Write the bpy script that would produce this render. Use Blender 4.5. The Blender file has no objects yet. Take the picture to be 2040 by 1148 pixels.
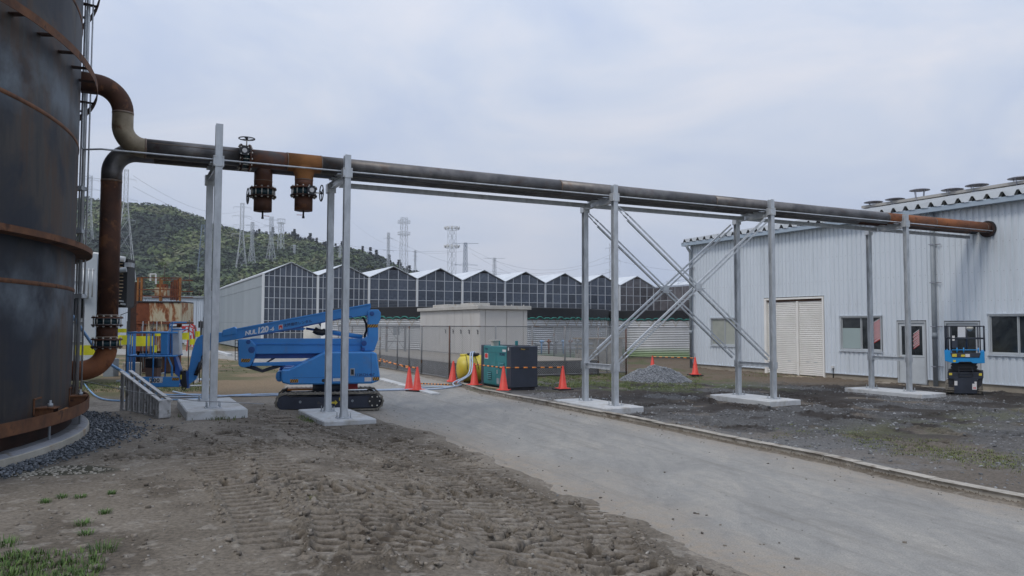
import bpy, bmesh, math, random
import numpy as np
from mathutils import Vector, Matrix

random.seed(7); rng = np.random.default_rng(7)
scn = bpy.context.scene
COL = scn.collection
R = math.radians

# ------------------------------------------------------------------ camera
CH = 2.0; FPX = 1500.0; CX, CY = 1020.0, 574.0
PIT = math.atan((648.4 - CY) / FPX); ROLL = 0.003
cam_d = bpy.data.cameras.new('camera'); cam = bpy.data.objects.new('camera', cam_d); COL.objects.link(cam)
cam_d.sensor_width = 36.0; cam_d.lens = 36.0 * FPX / 2040.0
cam_d.clip_start = 0.1; cam_d.clip_end = 5000
_f = Vector((0, math.cos(PIT), math.sin(PIT))); _u0 = Vector((0, -math.sin(PIT), math.cos(PIT))); _r0 = Vector((1, 0, 0))
CR = _r0 * math.cos(ROLL) + _u0 * math.sin(ROLL); CU = _u0 * math.cos(ROLL) - _r0 * math.sin(ROLL); CF = _f
cam.matrix_world = Matrix(((CR.x, CU.x, -CF.x, 0), (CR.y, CU.y, -CF.y, 0), (CR.z, CU.z, -CF.z, CH), (0, 0, 0, 1)))
scn.camera = cam

# ------------------------------------------------------------------ world, sun, exposure
SUN_EL, SUN_AZ = R(54), R(-140)
world = bpy.data.worlds.new('World'); scn.world = world; world.use_nodes = True
wn = world.node_tree; wn.nodes.clear()
def N(t, kind, **kw):
    n = t.nodes.new(kind)
    for k, v_ in kw.items(): setattr(n, k, v_)
    return n
out = N(wn, 'ShaderNodeOutputWorld'); bg = N(wn, 'ShaderNodeBackground'); bg2 = N(wn, 'ShaderNodeBackground')
sky = N(wn, 'ShaderNodeTexSky', sky_type='NISHITA', sun_disc=False, sun_elevation=SUN_EL, sun_rotation=SUN_AZ)
sky.air_density = 1.0; sky.dust_density = 2.0
wn.links.new(sky.outputs[0], bg.inputs[0]); bg.inputs[1].default_value = 0.05
tc = N(wn, 'ShaderNodeTexCoord'); mp = N(wn, 'ShaderNodeMapping'); mp.inputs['Scale'].default_value = (1.0, 1.0, 2.6)
mp.inputs['Rotation'].default_value = (0.0, 0.12, 0.4)
wn.links.new(tc.outputs['Generated'], mp.inputs[0])
n1 = N(wn, 'ShaderNodeTexNoise'); n1.inputs['Scale'].default_value = 2.4; n1.inputs['Detail'].default_value = 8; n1.inputs['Roughness'].default_value = 0.56
n1.inputs['Distortion'].default_value = 0.5
wn.links.new(mp.outputs[0], n1.inputs[0])
rp = N(wn, 'ShaderNodeValToRGB'); cr = rp.color_ramp
cr.elements[0].position = 0.30; cr.elements[0].color = (0.440, 0.518, 0.685, 1)
cr.elements[1].position = 0.70; cr.elements[1].color = (0.655, 0.672, 0.740, 1)
e = cr.elements.new(0.5); e.color = (0.540, 0.598, 0.715, 1)
wn.links.new(n1.outputs[0], rp.inputs[0])
# overcast luminance: gently brighter towards the zenith
sx = N(wn, 'ShaderNodeSeparateXYZ'); wn.links.new(tc.outputs['Generated'], sx.inputs[0])
mr = N(wn, 'ShaderNodeMapRange'); mr.inputs['From Min'].default_value = 0.0; mr.inputs['From Max'].default_value = 1.0
mr.inputs['To Min'].default_value = 0.98; mr.inputs['To Max'].default_value = 1.75
wn.links.new(sx.outputs[2], mr.inputs[0])
vm = N(wn, 'ShaderNodeVectorMath', operation='SCALE'); wn.links.new(rp.outputs[0], vm.inputs[0]); wn.links.new(mr.outputs[0], vm.inputs['Scale'])
wn.links.new(vm.outputs[0], bg2.inputs[0]); bg2.inputs[1].default_value = 1.0
mx = N(wn, 'ShaderNodeMixShader'); mx.inputs[0].default_value = 0.96
wn.links.new(bg.outputs[0], mx.inputs[1]); wn.links.new(bg2.outputs[0], mx.inputs[2]); wn.links.new(mx.outputs[0], out.inputs[0])

sun_d = bpy.data.lights.new('sun', 'SUN'); sun = bpy.data.objects.new('sun', sun_d); COL.objects.link(sun)
sun_d.energy = 1.35; sun_d.angle = R(14); sun_d.color = (1.0, 0.93, 0.84)
sun.rotation_euler = (R(90) - SUN_EL, 0, -SUN_AZ + math.pi)
scn.view_settings.view_transform = 'Standard'; scn.view_settings.look = 'None'
scn.view_settings.exposure = 0.0; scn.view_settings.gamma = 1.0; scn.view_settings.use_curve_mapping = False
scn.cycles.max_bounces = 6; scn.cycles.volume_bounces = 0

# ------------------------------------------------------------------ measuring: surveyed points of the site
def ray(px, py): return CF * FPX + CR * (px - CX) - CU * (py - CY)
def G(px, py, z=0.0):
    d = ray(px, py); t = (z - CH) / d.z; return Vector((d.x * t, d.y * t, z))
def D(px, py, Y):
    d = ray(px, py); t = Y / d.y; return Vector((d.x * t, d.y * t, CH + d.z * t))
class Fr:
    """local frame: a along, o away from the camera side, z up"""
    def __init__(s, origin, ang):
        s.O = Vector((origin[0], origin[1], 0)); s.e = Vector((math.cos(ang), math.sin(ang), 0)); s.n = Vector((-math.sin(ang), math.cos(ang), 0)); s.ang = ang
    def w(s, a, o, z): return s.O + s.e * a + s.n * o + Vector((0, 0, z))
    def px(s, x, y, off=0.0):
        d = ray(x, y); P = s.O + s.n * off; t = (P.dot(s.n)) / d.dot(s.n)
        q = d * t + Vector((0, 0, CH)); return ((q - P).dot(s.e), q.z)
    def at(s, x, y, off=0.0):
        a, z = s.px(x, y, off); return s.w(a, off, z)
TH = R(27.5)
S = Fr((2.47, 18.07), TH)          # site grid: a runs along the pipe rack, o towards the greenhouses
U, V = S.e, S.n

# ------------------------------------------------------------------ mesh builder
class MB:
    def __init__(s): s.v = []; s.f = []; s.sm = []; s.mi = []; s.m = 0
    def add(s, vs, fs, smooth=False):
        b = len(s.v); s.v += [tuple(p) for p in vs]; s.f += [tuple(i + b for i in f) for f in fs]
        s.sm += [smooth] * len(fs); s.mi += [s.m] * len(fs)
    def box(s, a, b):
        x0, y0, z0 = a; x1, y1, z1 = b
        s.hexa([(x0, y0, z0), (x1, y0, z0), (x1, y1, z0), (x0, y1, z0), (x0, y0, z1), (x1, y0, z1), (x1, y1, z1), (x0, y1, z1)])
    def hexa(s, p): s.add(p, [(0, 3, 2, 1), (4, 5, 6, 7), (0, 1, 5, 4), (1, 2, 6, 5), (2, 3, 7, 6), (3, 0, 4, 7)])
    def fbox(s, fr, a0, a1, o0, o1, z0, z1):
        s.hexa([fr.w(a0, o0, z0), fr.w(a1, o0, z0), fr.w(a1, o1, z0), fr.w(a0, o1, z0), fr.w(a0, o0, z1), fr.w(a1, o0, z1), fr.w(a1, o1, z1), fr.w(a0, o1, z1)])
    def bar(s, p, q, w, h=None, up=(0, 0, 1)):
        h = h or w; p = Vector(p); q = Vector(q); d = (q - p)
        if d.length < 1e-6: return
        d.normalize(); upv = Vector(up)
        if abs(d.dot(upv)) > 0.98: upv = Vector((0, 1, 0)) if abs(d.y) < .9 else Vector((1, 0, 0))
        x = d.cross(upv).normalized(); y = x.cross(d).normalized()
        c = [x * (-w / 2) + y * (-h / 2), x * (w / 2) + y * (-h / 2), x * (w / 2) + y * (h / 2), x * (-w / 2) + y * (h / 2)]
        s.hexa([p + c[0], p + c[1], p + c[2], p + c[3], q + c[0], q + c[1], q + c[2], q + c[3]])
    def prism(s, fr, pts, o0, o1):
        n = len(pts)
        ar = sum(pts[i][0] * pts[(i + 1) % n][1] - pts[(i + 1) % n][0] * pts[i][1] for i in range(n))
        if ar < 0: pts = pts[::-1]
        vs = [fr.w(a, o0, z) for a, z in pts] + [fr.w(a, o1, z) for a, z in pts]
        fs = [tuple(range(n)), tuple(range(2 * n - 1, n - 1, -1))] + [((i + 1) % n, i, i + n, (i + 1) % n + n) for i in range(n)]
        s.add(vs, fs)
    def pxprism(s, fr, pxs, o0, o1): s.prism(fr, [fr.px(x, y, o0) for x, y in pxs], o0, o1)
    def tube(s, path, r, seg=12, caps=True, smooth=True, radii=None):
        path = [Vector(p) for p in path]; n = len(path); rings = []
        t0 = (path[1] - path[0]).normalized(); ref = Vector((0, 0, 1)) if abs(t0.z) < .9 else Vector((1, 0, 0))
        x = t0.cross(ref).normalized(); vs = []
        for i, p in enumerate(path):
            if i == 0: t = (path[1] - path[0])
            elif i == n - 1: t = (path[-1] - path[-2])
            else: t = (path[i + 1] - path[i]).normalized() + (path[i] - path[i - 1]).normalized()
            t.normalize(); x = (x - t * x.dot(t)); x.normalize(); y = t.cross(x)
            rr = radii[i] if radii else r
            for k in range(seg):
                an = 2 * math.pi * k / seg; vs.append(p + x * (rr * math.cos(an)) + y * (rr * math.sin(an)))
        fs = []
        for i in range(n - 1):
            for k in range(seg):
                a = i * seg + k; b = i * seg + (k + 1) % seg; fs.append((a, b, b + seg, a + seg))
        s.add(vs, fs, smooth)
        if caps: 
            b = len(s.v) - len(vs)
            s.f += [tuple(b + k for k in range(seg))[::-1], tuple(b + (n - 1) * seg + k for k in range(seg))]; s.sm += [False] * 2; s.mi += [s.m] * 2
    def cyl(s, p, q, r, seg=16, r2=None, smooth=True): s.tube([p, q], r, seg, True, smooth, [r, r if r2 is None else r2])
    def lathe(s, prof, c=(0, 0, 0), seg=32, a0=0.0, a1=2 * math.pi, smooth=True):
        full = abs(a1 - a0 - 2 * math.pi) < 1e-6; m = seg if full else seg + 1; vs = []
        for i in range(m):
            an = a0 + (a1 - a0) * i / seg
            for r, z in prof: vs.append((c[0] + r * math.cos(an), c[1] + r * math.sin(an), c[2] + z))
        k = len(prof); fs = []
        for i in range(seg):
            j = (i + 1) % m
            for q in range(k - 1): fs.append((i * k + q, j * k + q, j * k + q + 1, i * k + q + 1))
        s.add(vs, fs, smooth)
    def mesh(s, name, L=(0, 0, 0), mats=()):
        me = bpy.data.meshes.new(name); L = Vector(L)
        me.from_pydata([tuple(Vector(p) - L) for p in s.v], [], s.f); me.polygons.foreach_set('use_smooth', s.sm)
        for m in mats: me.materials.append(m)
        if len(mats) > 1: me.polygons.foreach_set('material_index', s.mi)
        me.update(); return me

LOC = {}
def thing(name, label, cat, loc=(0, 0, 0), group=None, kind=None):
    o = bpy.data.objects.new(name, None); COL.objects.link(o); o.location = loc; o.empty_display_size = 0.2
    if label: o['label'] = label
    if cat: o['category'] = cat
    if group: o['group'] = group
    if kind: o['kind'] = kind
    LOC[o.name] = Vector(loc); return o
def part(name, mb, mats, parent=None, label=None, kind=None, bevel=0, fix=False):
    if not isinstance(mats, (list, tuple)): mats = [mats]
    L = LOC[parent.name] if parent else Vector((0, 0, 0))
    me = mb.mesh(name, L, mats); o = bpy.data.objects.new(name, me); COL.objects.link(o)
    if fix:
        bm = bmesh.new(); bm.from_mesh(me); bmesh.ops.recalc_face_normals(bm, faces=bm.faces); bm.to_mesh(me); bm.free()
    if parent: o.parent = parent
    LOC[o.name] = L
    if label: o['label'] = label
    if kind: o['kind'] = kind
    if bevel:
        b = o.modifiers.new('bevel', 'BEVEL'); b.width = bevel; b.segments = 1; b.limit_method = 'ANGLE'; b.angle_limit = R(40)
    return o
def single(name, mb, mats, label, cat, group=None, loc=None, bevel=0, kind=None):
    if not isinstance(mats, (list, tuple)): mats = [mats]
    L = Vector(loc) if loc is not None else Vector((0, 0, 0))
    me = mb.mesh(name, L, mats); o = bpy.data.objects.new(name, me); COL.objects.link(o); o.location = L; LOC[o.name] = L
    if label: o['label'] = label
    if cat: o['category'] = cat
    if group: o['group'] = group
    if kind: o['kind'] = kind
    if bevel:
        b = o.modifiers.new('bevel', 'BEVEL'); b.width = bevel; b.segments = 1; b.limit_method = 'ANGLE'
    return o
def dup(root, loc=None, rz=None, label=None, group=None, scale=None):
    r = root.copy(); COL.objects.link(r)
    if loc is not None: r.location = loc
    if rz is not None: r.rotation_euler = (0, 0, rz)
    if scale is not None: r.scale = (scale,) * 3
    if label: r['label'] = label
    if group: r['group'] = group
    for ch in list(root.children):
        c = ch.copy(); COL.objects.link(c); c.parent = r
        for g in list(ch.children):
            d = g.copy(); COL.objects.link(d); d.parent = c
    return r
def fillet(pts, rad, n=10):
    pts = [Vector(p) for p in pts]; res = [pts[0]]
    for i in range(1, len(pts) - 1):
        a, b, c = pts[i - 1], pts[i], pts[i + 1]; d1 = (a - b).normalized(); d2 = (c - b).normalized()
        ang = d1.angle(d2)
        if abs(ang - math.pi) < 1e-3: res.append(b); continue
        tl = min(rad / math.tan(ang / 2), (a - b).length * .98, (c - b).length * .98); r_ = tl * math.tan(ang / 2)
        ctr = b + (d1 + d2).normalized() * (r_ / math.sin(ang / 2)); p1 = b + d1 * tl; p2 = b + d2 * tl
        v1 = p1 - ctr; v2 = p2 - ctr; w = v1.angle(v2)
        for k in range(n + 1):
            t = k / n; q = (v1 * math.sin((1 - t) * w) + v2 * math.sin(t * w)) / math.sin(w); res.append(ctr + q)
    res.append(pts[-1]); return res

# ------------------------------------------------------------------ materials
def ramp(t, cols):
    r_ = N(t, 'ShaderNodeValToRGB'); els = r_.color_ramp.elements
    els[0].position = cols[0][0]; els[0].color = (*cols[0][1], 1); els[1].position = cols[-1][0]; els[1].color = (*cols[-1][1], 1)
    for p, c in cols[1:-1]: e_ = els.new(p); e_.color = (*c, 1)
    return r_
def noise(t, vec, scale, detail=4, rough=.55, dist=0):
    n = N(t, 'ShaderNodeTexNoise'); n.inputs['Scale'].default_value = scale; n.inputs['Detail'].default_value = detail
    n.inputs['Roughness'].default_value = rough; n.inputs['Distortion'].default_value = dist; t.links.new(vec, n.inputs['Vector']); return n
def newmat(name):
    m = bpy.data.materials.new(name); m.use_nodes = True; t = m.node_tree; b = t.nodes['Principled BSDF']
    tc = N(t, 'ShaderNodeTexCoord'); return m, t, b, tc
def mapping(t, vec, sc, rot=(0, 0, 0)):
    m = N(t, 'ShaderNodeMapping'); m.inputs['Scale'].default_value = sc; m.inputs['Rotation'].default_value = rot; t.links.new(vec, m.inputs[0]); return m
def bumpn(t, b, h, strength=.3, dist=.01):
    bp = N(t, 'ShaderNodeBump'); bp.inputs['Strength'].default_value = strength; bp.inputs['Distance'].default_value = dist
    t.links.new(h, bp.inputs['Height']); t.links.new(bp.outputs[0], b.inputs['Normal']); return bp
def mat(name, col, rough=.6, metal=0.0, var=.12, scale=2.0, col2=None, spots=None, sp_scale=6, sp_lo=.56, sp_hi=.64, stretch=(1, 1, 1), bump=0, bscale=40, spec=.5):
    m, t, b, tc = newmat(name); vec = mapping(t, tc.outputs['Object'], stretch).outputs[0]
    lo = tuple(c * (1 - var) for c in col); hi = tuple(min(1, c * (1 + var)) for c in col)
    if col2: hi = col2
    n = noise(t, vec, scale, 6, .6); r_ = ramp(t, [(.3, lo), (.7, hi)]); t.links.new(n.outputs[0], r_.inputs[0]); c_out = r_.outputs[0]
    if spots:
        n2 = noise(t, vec, sp_scale, 8, .65, .3); r2 = ramp(t, [(sp_lo, (0, 0, 0)), (sp_hi, (1, 1, 1))]); t.links.new(n2.outputs[0], r2.inputs[0])
        mx_ = N(t, 'ShaderNodeMix', data_type='RGBA'); t.links.new(r2.outputs[0], mx_.inputs['Factor']); t.links.new(c_out, mx_.inputs['A']); mx_.inputs['B'].default_value = (*spots, 1); c_out = mx_.outputs['Result']
    t.links.new(c_out, b.inputs['Base Color'])
    rr = N(t, 'ShaderNodeMapRange'); rr.inputs['To Min'].default_value = max(.05, rough - .08); rr.inputs['To Max'].default_value = min(1, rough + .12); t.links.new(n.outputs[0], rr.inputs[0]); t.links.new(rr.outputs[0], b.inputs['Roughness'])
    b.inputs['Metallic'].default_value = metal; b.inputs['Specular IOR Level'].default_value = spec
    if bump: nb = noise(t, tc.outputs['Object'], bscale, 5, .6); bumpn(t, b, nb.outputs[0], bump, .01)
    return m

M = {}
M['galv'] = mat('galvanised steel', (.44, .47, .50), .42, .45, .10, 9, col2=(.60, .63, .66), spots=(.34, .36, .38), sp_scale=4, sp_lo=.54, sp_hi=.70, stretch=(1, 1, .35), bump=.05, bscale=90)
M['galv_dull'] = mat('dull galvanised steel', (.30, .33, .36), .55, .35, .15, 6, col2=(.42, .45, .48))
M['conc'] = mat('pale concrete', (.44, .46, .47), .85, 0, .10, 2.2, col2=(.56, .58, .60), spots=(.30, .28, .25), sp_scale=2.4, sp_lo=.50, sp_hi=.72, bump=.25, bscale=60)
M['conc_old'] = mat('weathered concrete', (.27, .25, .22), .9, 0, .2, 3, col2=(.40, .38, .33), spots=(.16, .14, .11), sp_scale=4, bump=.35, bscale=45)
M['kerb'] = mat('kerb concrete', (.30, .28, .24), .9, 0, .2, 4, col2=(.46, .43, .38), spots=(.15, .12, .09), sp_scale=3, sp_lo=.5, sp_hi=.66, bump=.5, bscale=40)
M['rust'] = mat('brown rusted steel', (.050, .019, .010), .72, .15, .3, 3, col2=(.100, .040, .020), spots=(.16, .065, .025), sp_scale=3.5, bump=.2, bscale=60)
M['rust_o'] = mat('fresh orange rust', (.22, .085, .022), .85, 0, .2, 2.2, col2=(.33, .14, .04), spots=(.12, .05, .02), sp_scale=4, sp_lo=.56, sp_hi=.75, bump=.15, bscale=70)
M['rust_r'] = mat('orange rusty pipe', (.20, .070, .026), .75, .1, .25, 2.0, col2=(.30, .11, .04), spots=(.10, .035, .016), sp_scale=3, bump=.15, bscale=70)
M['black_pipe'] = mat('mill scale black pipe', (.10, .10, .105), .45, .70, .3, 2.5, col2=(.22, .21, .205), spots=(.12, .070, .045), sp_scale=2.2, sp_lo=.54, sp_hi=.74, stretch=(1, 1, 1), bump=.08, bscale=80)
M['elbow'] = mat('weathered olive brown elbow', (.17, .13, .08), .5, .3, .3, 2.5, col2=(.30, .25, .17), spots=(.12, .05, .02), sp_scale=2.4, bump=.08, bscale=80)
M['weld'] = mat('pale weld seam', (.30, .27, .24), .6, .3, .3, 12, col2=(.20, .12, .07))
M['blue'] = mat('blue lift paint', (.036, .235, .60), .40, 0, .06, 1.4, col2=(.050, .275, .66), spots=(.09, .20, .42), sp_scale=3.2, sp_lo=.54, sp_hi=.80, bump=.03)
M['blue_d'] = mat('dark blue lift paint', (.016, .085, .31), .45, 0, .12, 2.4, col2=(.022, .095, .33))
M['navy'] = mat('navy lift frame', (.014, .020, .040), .5, 0, .2, 3, col2=(.026, .034, .058), spots=(.10, .09, .075), sp_scale=4, sp_lo=.6, sp_hi=.8)
M['rubber'] = mat('muddy rubber', (.16, .145, .12), .95, 0, .3, 8, col2=(.27, .25, .21), spots=(.06, .055, .05), sp_scale=9, bump=.4, bscale=50)
M['black'] = mat('black rubber', (.010, .010, .012), .5, 0, .2, 5)
M['darksteel'] = mat('dark painted steel', (.016, .019, .026), .5, .2, .25, 4, col2=(.035, .038, .045))
M['bolt'] = mat('zinc bolt', (.55, .53, .48), .4, .6, .15, 8)
M['white'] = mat('off white paint', (.62, .63, .63), .5, 0, .06, 2)
M['white_box'] = mat('white painted control box', (.50, .54, .57), .5, 0, .08, 3)
M['cream'] = mat('cream steel', (.46, .45, .40), .55, 0, .1, 2, col2=(.56, .55, .50), spots=(.34, .28, .20), sp_scale=2.5, sp_lo=.6, sp_hi=.8)
M['cubicle'] = mat('warm grey cabinet paint', (.48, .47, .455), .55, 0, .05, .8, col2=(.54, .53, .51), spots=(.42, .39, .35), sp_scale=1.5, sp_lo=.58, sp_hi=.8, stretch=(1, 1, .3))
M['cubicle_top'] = mat('stained cabinet roof', (.44, .43, .40), .7, 0, .1, 2, col2=(.50, .49, .46), spots=(.30, .22, .14), sp_scale=3.5, sp_lo=.58, sp_hi=.72)
M['teal'] = mat('teal generator paint', (.018, .175, .195), .42, 0, .1, 2, col2=(.028, .225, .245))
M['slate'] = mat('dark slate generator paint', (.024, .033, .052), .45, 0, .12, 2, col2=(.034, .044, .066))
M['yellow'] = mat('yellow plastic tank', (.52, .42, .03), .42, 0, .08, 2, col2=(.60, .50, .06))
M['ysheet'] = mat('bright yellow sheet', (.62, .62, .02), .55, 0, .08, 5, bump=.1)
M['cone'] = mat('red traffic cone', (.60, .035, .022), .5, 0, .12, 5, col2=(.72, .06, .035), spots=(.30, .04, .03), sp_scale=7, sp_lo=.62, sp_hi=.75)
M['orange'] = mat('orange reflective band', (.80, .26, .03), .5, 0, .1, 8)
M['sky_blue'] = mat('bright blue platform paint', (.006, .235, .56), .4, 0, .06, 2, spots=(.02, .18, .36), sp_scale=5, sp_lo=.62, sp_hi=.8)
M['lift_navy'] = mat('scissor lift dark paint', (.014, .019, .032), .5, .0, .2, 3, col2=(.022, .030, .048), spots=(.06, .055, .05), sp_scale=5, sp_lo=.62, sp_hi=.8)
M['sticker_y'] = mat('yellow sticker', (.62, .50, .05), .6, 0, .1, 30, spots=(.25, .2, .04), sp_scale=60)
M['sticker_w'] = mat('white sticker', (.62, .62, .62), .6, 0, .05, 30, spots=(.4, .4, .42), sp_scale=80)
M['red'] = mat('red paint', (.45, .03, .03), .5, 0, .15, 5)
M['txt_black'] = mat('black lettering', (.012, .014, .02), .5, 0, .1, 5)
M['txt_navy'] = mat('navy lettering', (.010, .022, .09), .5, 0, .1, 5)
M['txt_white'] = mat('white lettering', (.75, .78, .82), .5, 0, .05, 5)
M['txt_yellow'] = mat('yellow lettering', (.6, .42, .05), .5, 0, .05, 5)
M['txt_red'] = mat('red lettering', (.6, .03, .03), .5, 0, .05, 5)
M['alu'] = mat('dusty aluminium', (.38, .385, .39), .5, .45, .2, 8, col2=(.56, .565, .57), spots=(.16, .15, .13), sp_scale=7)
M['wall'] = mat('white corrugated cladding', (.60, .66, .72), .48, .05, .05, .7, col2=(.66, .72, .78), spots=(.50, .55, .59), sp_scale=3.0, sp_lo=.52, sp_hi=.80, stretch=(1, 1, .10))
M['trim'] = mat('white trim metal', (.56, .62, .68), .45, .1, .06, 1.5)
M['fascia'] = mat('blue grey fascia', (.36, .44, .52), .45, .15, .06, 1)
M['roof'] = mat('roof sheet', (.38, .40, .41), .5, .15, .08, 1, col2=(.46, .48, .49))
M['cream_sh'] = mat('cream shutter', (.78, .77, .73), .5, 0, .05, 1.5, col2=(.82, .81, .78), spots=(.40, .28, .18), sp_scale=4, sp_lo=.66, sp_hi=.8)
M['frame_w'] = mat('window frame aluminium', (.46, .49, .51), .45, .2, .06, 4)
M['found'] = mat('foundation concrete', (.30, .27, .22), .9, 0, .12, 2, col2=(.38, .34, .28), spots=(.18, .15, .11), sp_scale=2, sp_lo=.55, sp_hi=.75, bump=.2)
M['drain'] = mat('grey drain pipe', (.20, .23, .255), .5, 0, .08, 3, col2=(.26, .29, .32))
M['vent'] = mat('roof vent metal', (.30, .31, .36), .45, .4, .15, 5)
M['dark'] = mat('dark interior', (.012, .014, .017), .7, 0, .3, 2)
M['hose_b'] = mat('blue hose', (.16, .33, .58), .45, 0, .1, 4, col2=(.24, .43, .68))
M['hose_w'] = mat('pale blue hose', (.38, .47, .60), .5, 0, .15, 5)
M['hose_g'] = mat('grey hose', (.26, .27, .28), .5, 0, .15, 5)
M['lattice'] = mat('pylon steel', (.48, .51, .54), .5, .2, .08, .1)
M['lattice_d'] = mat('dark pylon steel', (.17, .22, .29), .5, .3, .08, .1)
M['wire'] = mat('wire', (.20, .22, .26), .6, .3, .05, 1)
M['gh_bar'] = mat('greenhouse white bar', (.46, .49, .53), .5, .1, .08, .4)
M['gh_post'] = mat('greenhouse white post', (.66, .68, .69), .5, 0, .05, .4)
M['gh_roof'] = mat('greenhouse roof', (.52, .56, .60), .35, .0, .10, .8, col2=(.64, .68, .72))
M['gh_side'] = mat('grey translucent side sheet', (.24, .28, .31), .5, 0, .08, .5, col2=(.30, .34, .37), stretch=(1, 1, .2))
M['far_white'] = mat('far white shed cladding', (.46, .52, .60), .55, 0, .04, .3)
M['liner'] = mat('black liner', (.006, .007, .009), .55, 0, .3, 2, bump=.2, bscale=6)
M['greenrope'] = mat('green netting roll', (.03, .16, .14), .8, 0, .3, 5, col2=(.05, .25, .21))
M['bark'] = mat('bark', (.10, .08, .06), .9, 0, .3, 4)
M['wood'] = mat('pale timber', (.34, .26, .17), .8, 0, .15, 3)
M['cardboard'] = mat('cardboard', (.20, .12, .08), .85, 0, .1, 3)
M['chain'] = mat('chain link wire', (.36, .37, .38), .5, .4, .1, 3)
M['fence_post'] = mat('grey fence post', (.20, .21, .22), .6, .2, .2, 3, spots=(.14, .08, .05), sp_scale=3)
M['rust_post'] = mat('rusty fence post', (.10, .05, .035), .8, .1, .3, 5)
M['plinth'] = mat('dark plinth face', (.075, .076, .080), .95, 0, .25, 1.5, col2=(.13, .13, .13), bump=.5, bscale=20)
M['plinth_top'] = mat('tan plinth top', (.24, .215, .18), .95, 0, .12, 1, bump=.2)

def mat_tank():
    m, t, b, tc = newmat('mottled mill scale tank steel'); ob = tc.outputs['Object']
    st = mapping(t, ob, (1.6, 1.6, .22)); n1 = noise(t, st.outputs[0], 1.3, 8, .66, .4)
    r1 = ramp(t, [(.30, (.008, .009, .013)), (.42, (.022, .021, .022)), (.50, (.046, .040, .036)), (.57, (.060, .034, .020)), (.64, (.042, .038, .036)), (.76, (.085, .085, .082))]); t.links.new(n1.outputs[0], r1.inputs[0])
    bl = noise(t, ob, .75, 6, .6, .4); r2 = ramp(t, [(.44, (0, 0, 0)), (.58, (1, 1, 1))]); t.links.new(bl.outputs[0], r2.inputs[0])
    mxa = N(t, 'ShaderNodeMix', data_type='RGBA'); t.links.new(r2.outputs[0], mxa.inputs['Factor']); t.links.new(r1.outputs[0], mxa.inputs['A']); mxa.inputs['B'].default_value = (.010, .014, .024, 1)
    # heat tint haloes beside the welded seams, keyed to the height of each seam
    sp = N(t, 'ShaderNodeSeparateXYZ'); t.links.new(ob, sp.inputs[0]); acc = None
    wob = noise(t, ob, .8, 4, .6)
    for zz in (2.10, 4.95, 7.35):
        a = N(t, 'ShaderNodeMath', operation='SUBTRACT'); t.links.new(sp.outputs[2], a.inputs[0]); a.inputs[1].default_value = zz + .0
        w_ = N(t, 'ShaderNodeMath', operation='MULTIPLY_ADD'); t.links.new(wob.outputs[0], w_.inputs[0]); w_.inputs[1].default_value = 1.1; w_.inputs[2].default_value = -.55
        a2 = N(t, 'ShaderNodeMath', operation='ADD'); t.links.new(a.outputs[0], a2.inputs[0]); t.links.new(w_.outputs[0], a2.inputs[1])
        ab = N(t, 'ShaderNodeMath', operation='ABSOLUTE'); t.links.new(a2.outputs[0], ab.inputs[0])
        mr_ = N(t, 'ShaderNodeMapRange'); mr_.inputs['From Min'].default_value = .10; mr_.inputs['From Max'].default_value = .55; mr_.inputs['To Min'].default_value = 1; mr_.inputs['To Max'].default_value = 0; t.links.new(ab.outputs[0], mr_.inputs[0])
        if acc is None: acc = mr_.outputs[0]
        else:
            ad = N(t, 'ShaderNodeMath', operation='MAXIMUM'); t.links.new(acc, ad.inputs[0]); t.links.new(mr_.outputs[0], ad.inputs[1]); acc = ad.outputs[0]
    f = N(t, 'ShaderNodeMath', operation='MULTIPLY'); t.links.new(acc, f.inputs[0]); n3 = noise(t, ob, 1.3, 6, .6); r3 = ramp(t, [(.38, (0, 0, 0)), (.62, (1, 1, 1))]); t.links.new(n3.outputs[0], r3.inputs[0]); t.links.new(r3.outputs[0], f.inputs[1])
    mxb = N(t, 'ShaderNodeMix', data_type='RGBA'); t.links.new(f.outputs[0], mxb.inputs['Factor']); t.links.new(mxa.outputs['Result'], mxb.inputs['A']); mxb.inputs['B'].default_value = (.115, .140, .165, 1)
    t.links.new(mxb.outputs['Result'], b.inputs['Base Color']); b.inputs['Metallic'].default_value = .12
    rr = N(t, 'ShaderNodeMapRange'); rr.inputs['To Min'].default_value = .5; rr.inputs['To Max'].default_value = .8; t.links.new(n1.outputs[0], rr.inputs[0]); t.links.new(rr.outputs[0], b.inputs['Roughness'])
    nb = noise(t, ob, 1.2, 4, .5); bumpn(t, b, nb.outputs[0], .25, .04); return m
M['tank'] = mat_tank()
M['rust_ring'] = mat('rusted ring steel', (.080, .032, .015), .8, .05, .3, 3, col2=(.20, .085, .035), spots=(.045, .020, .012), sp_scale=3, bump=.2)
M['rust_dark'] = mat('dark rusted plate', (.030, .013, .009), .8, .05, .3, 3, col2=(.060, .026, .016), bump=.2)

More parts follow.
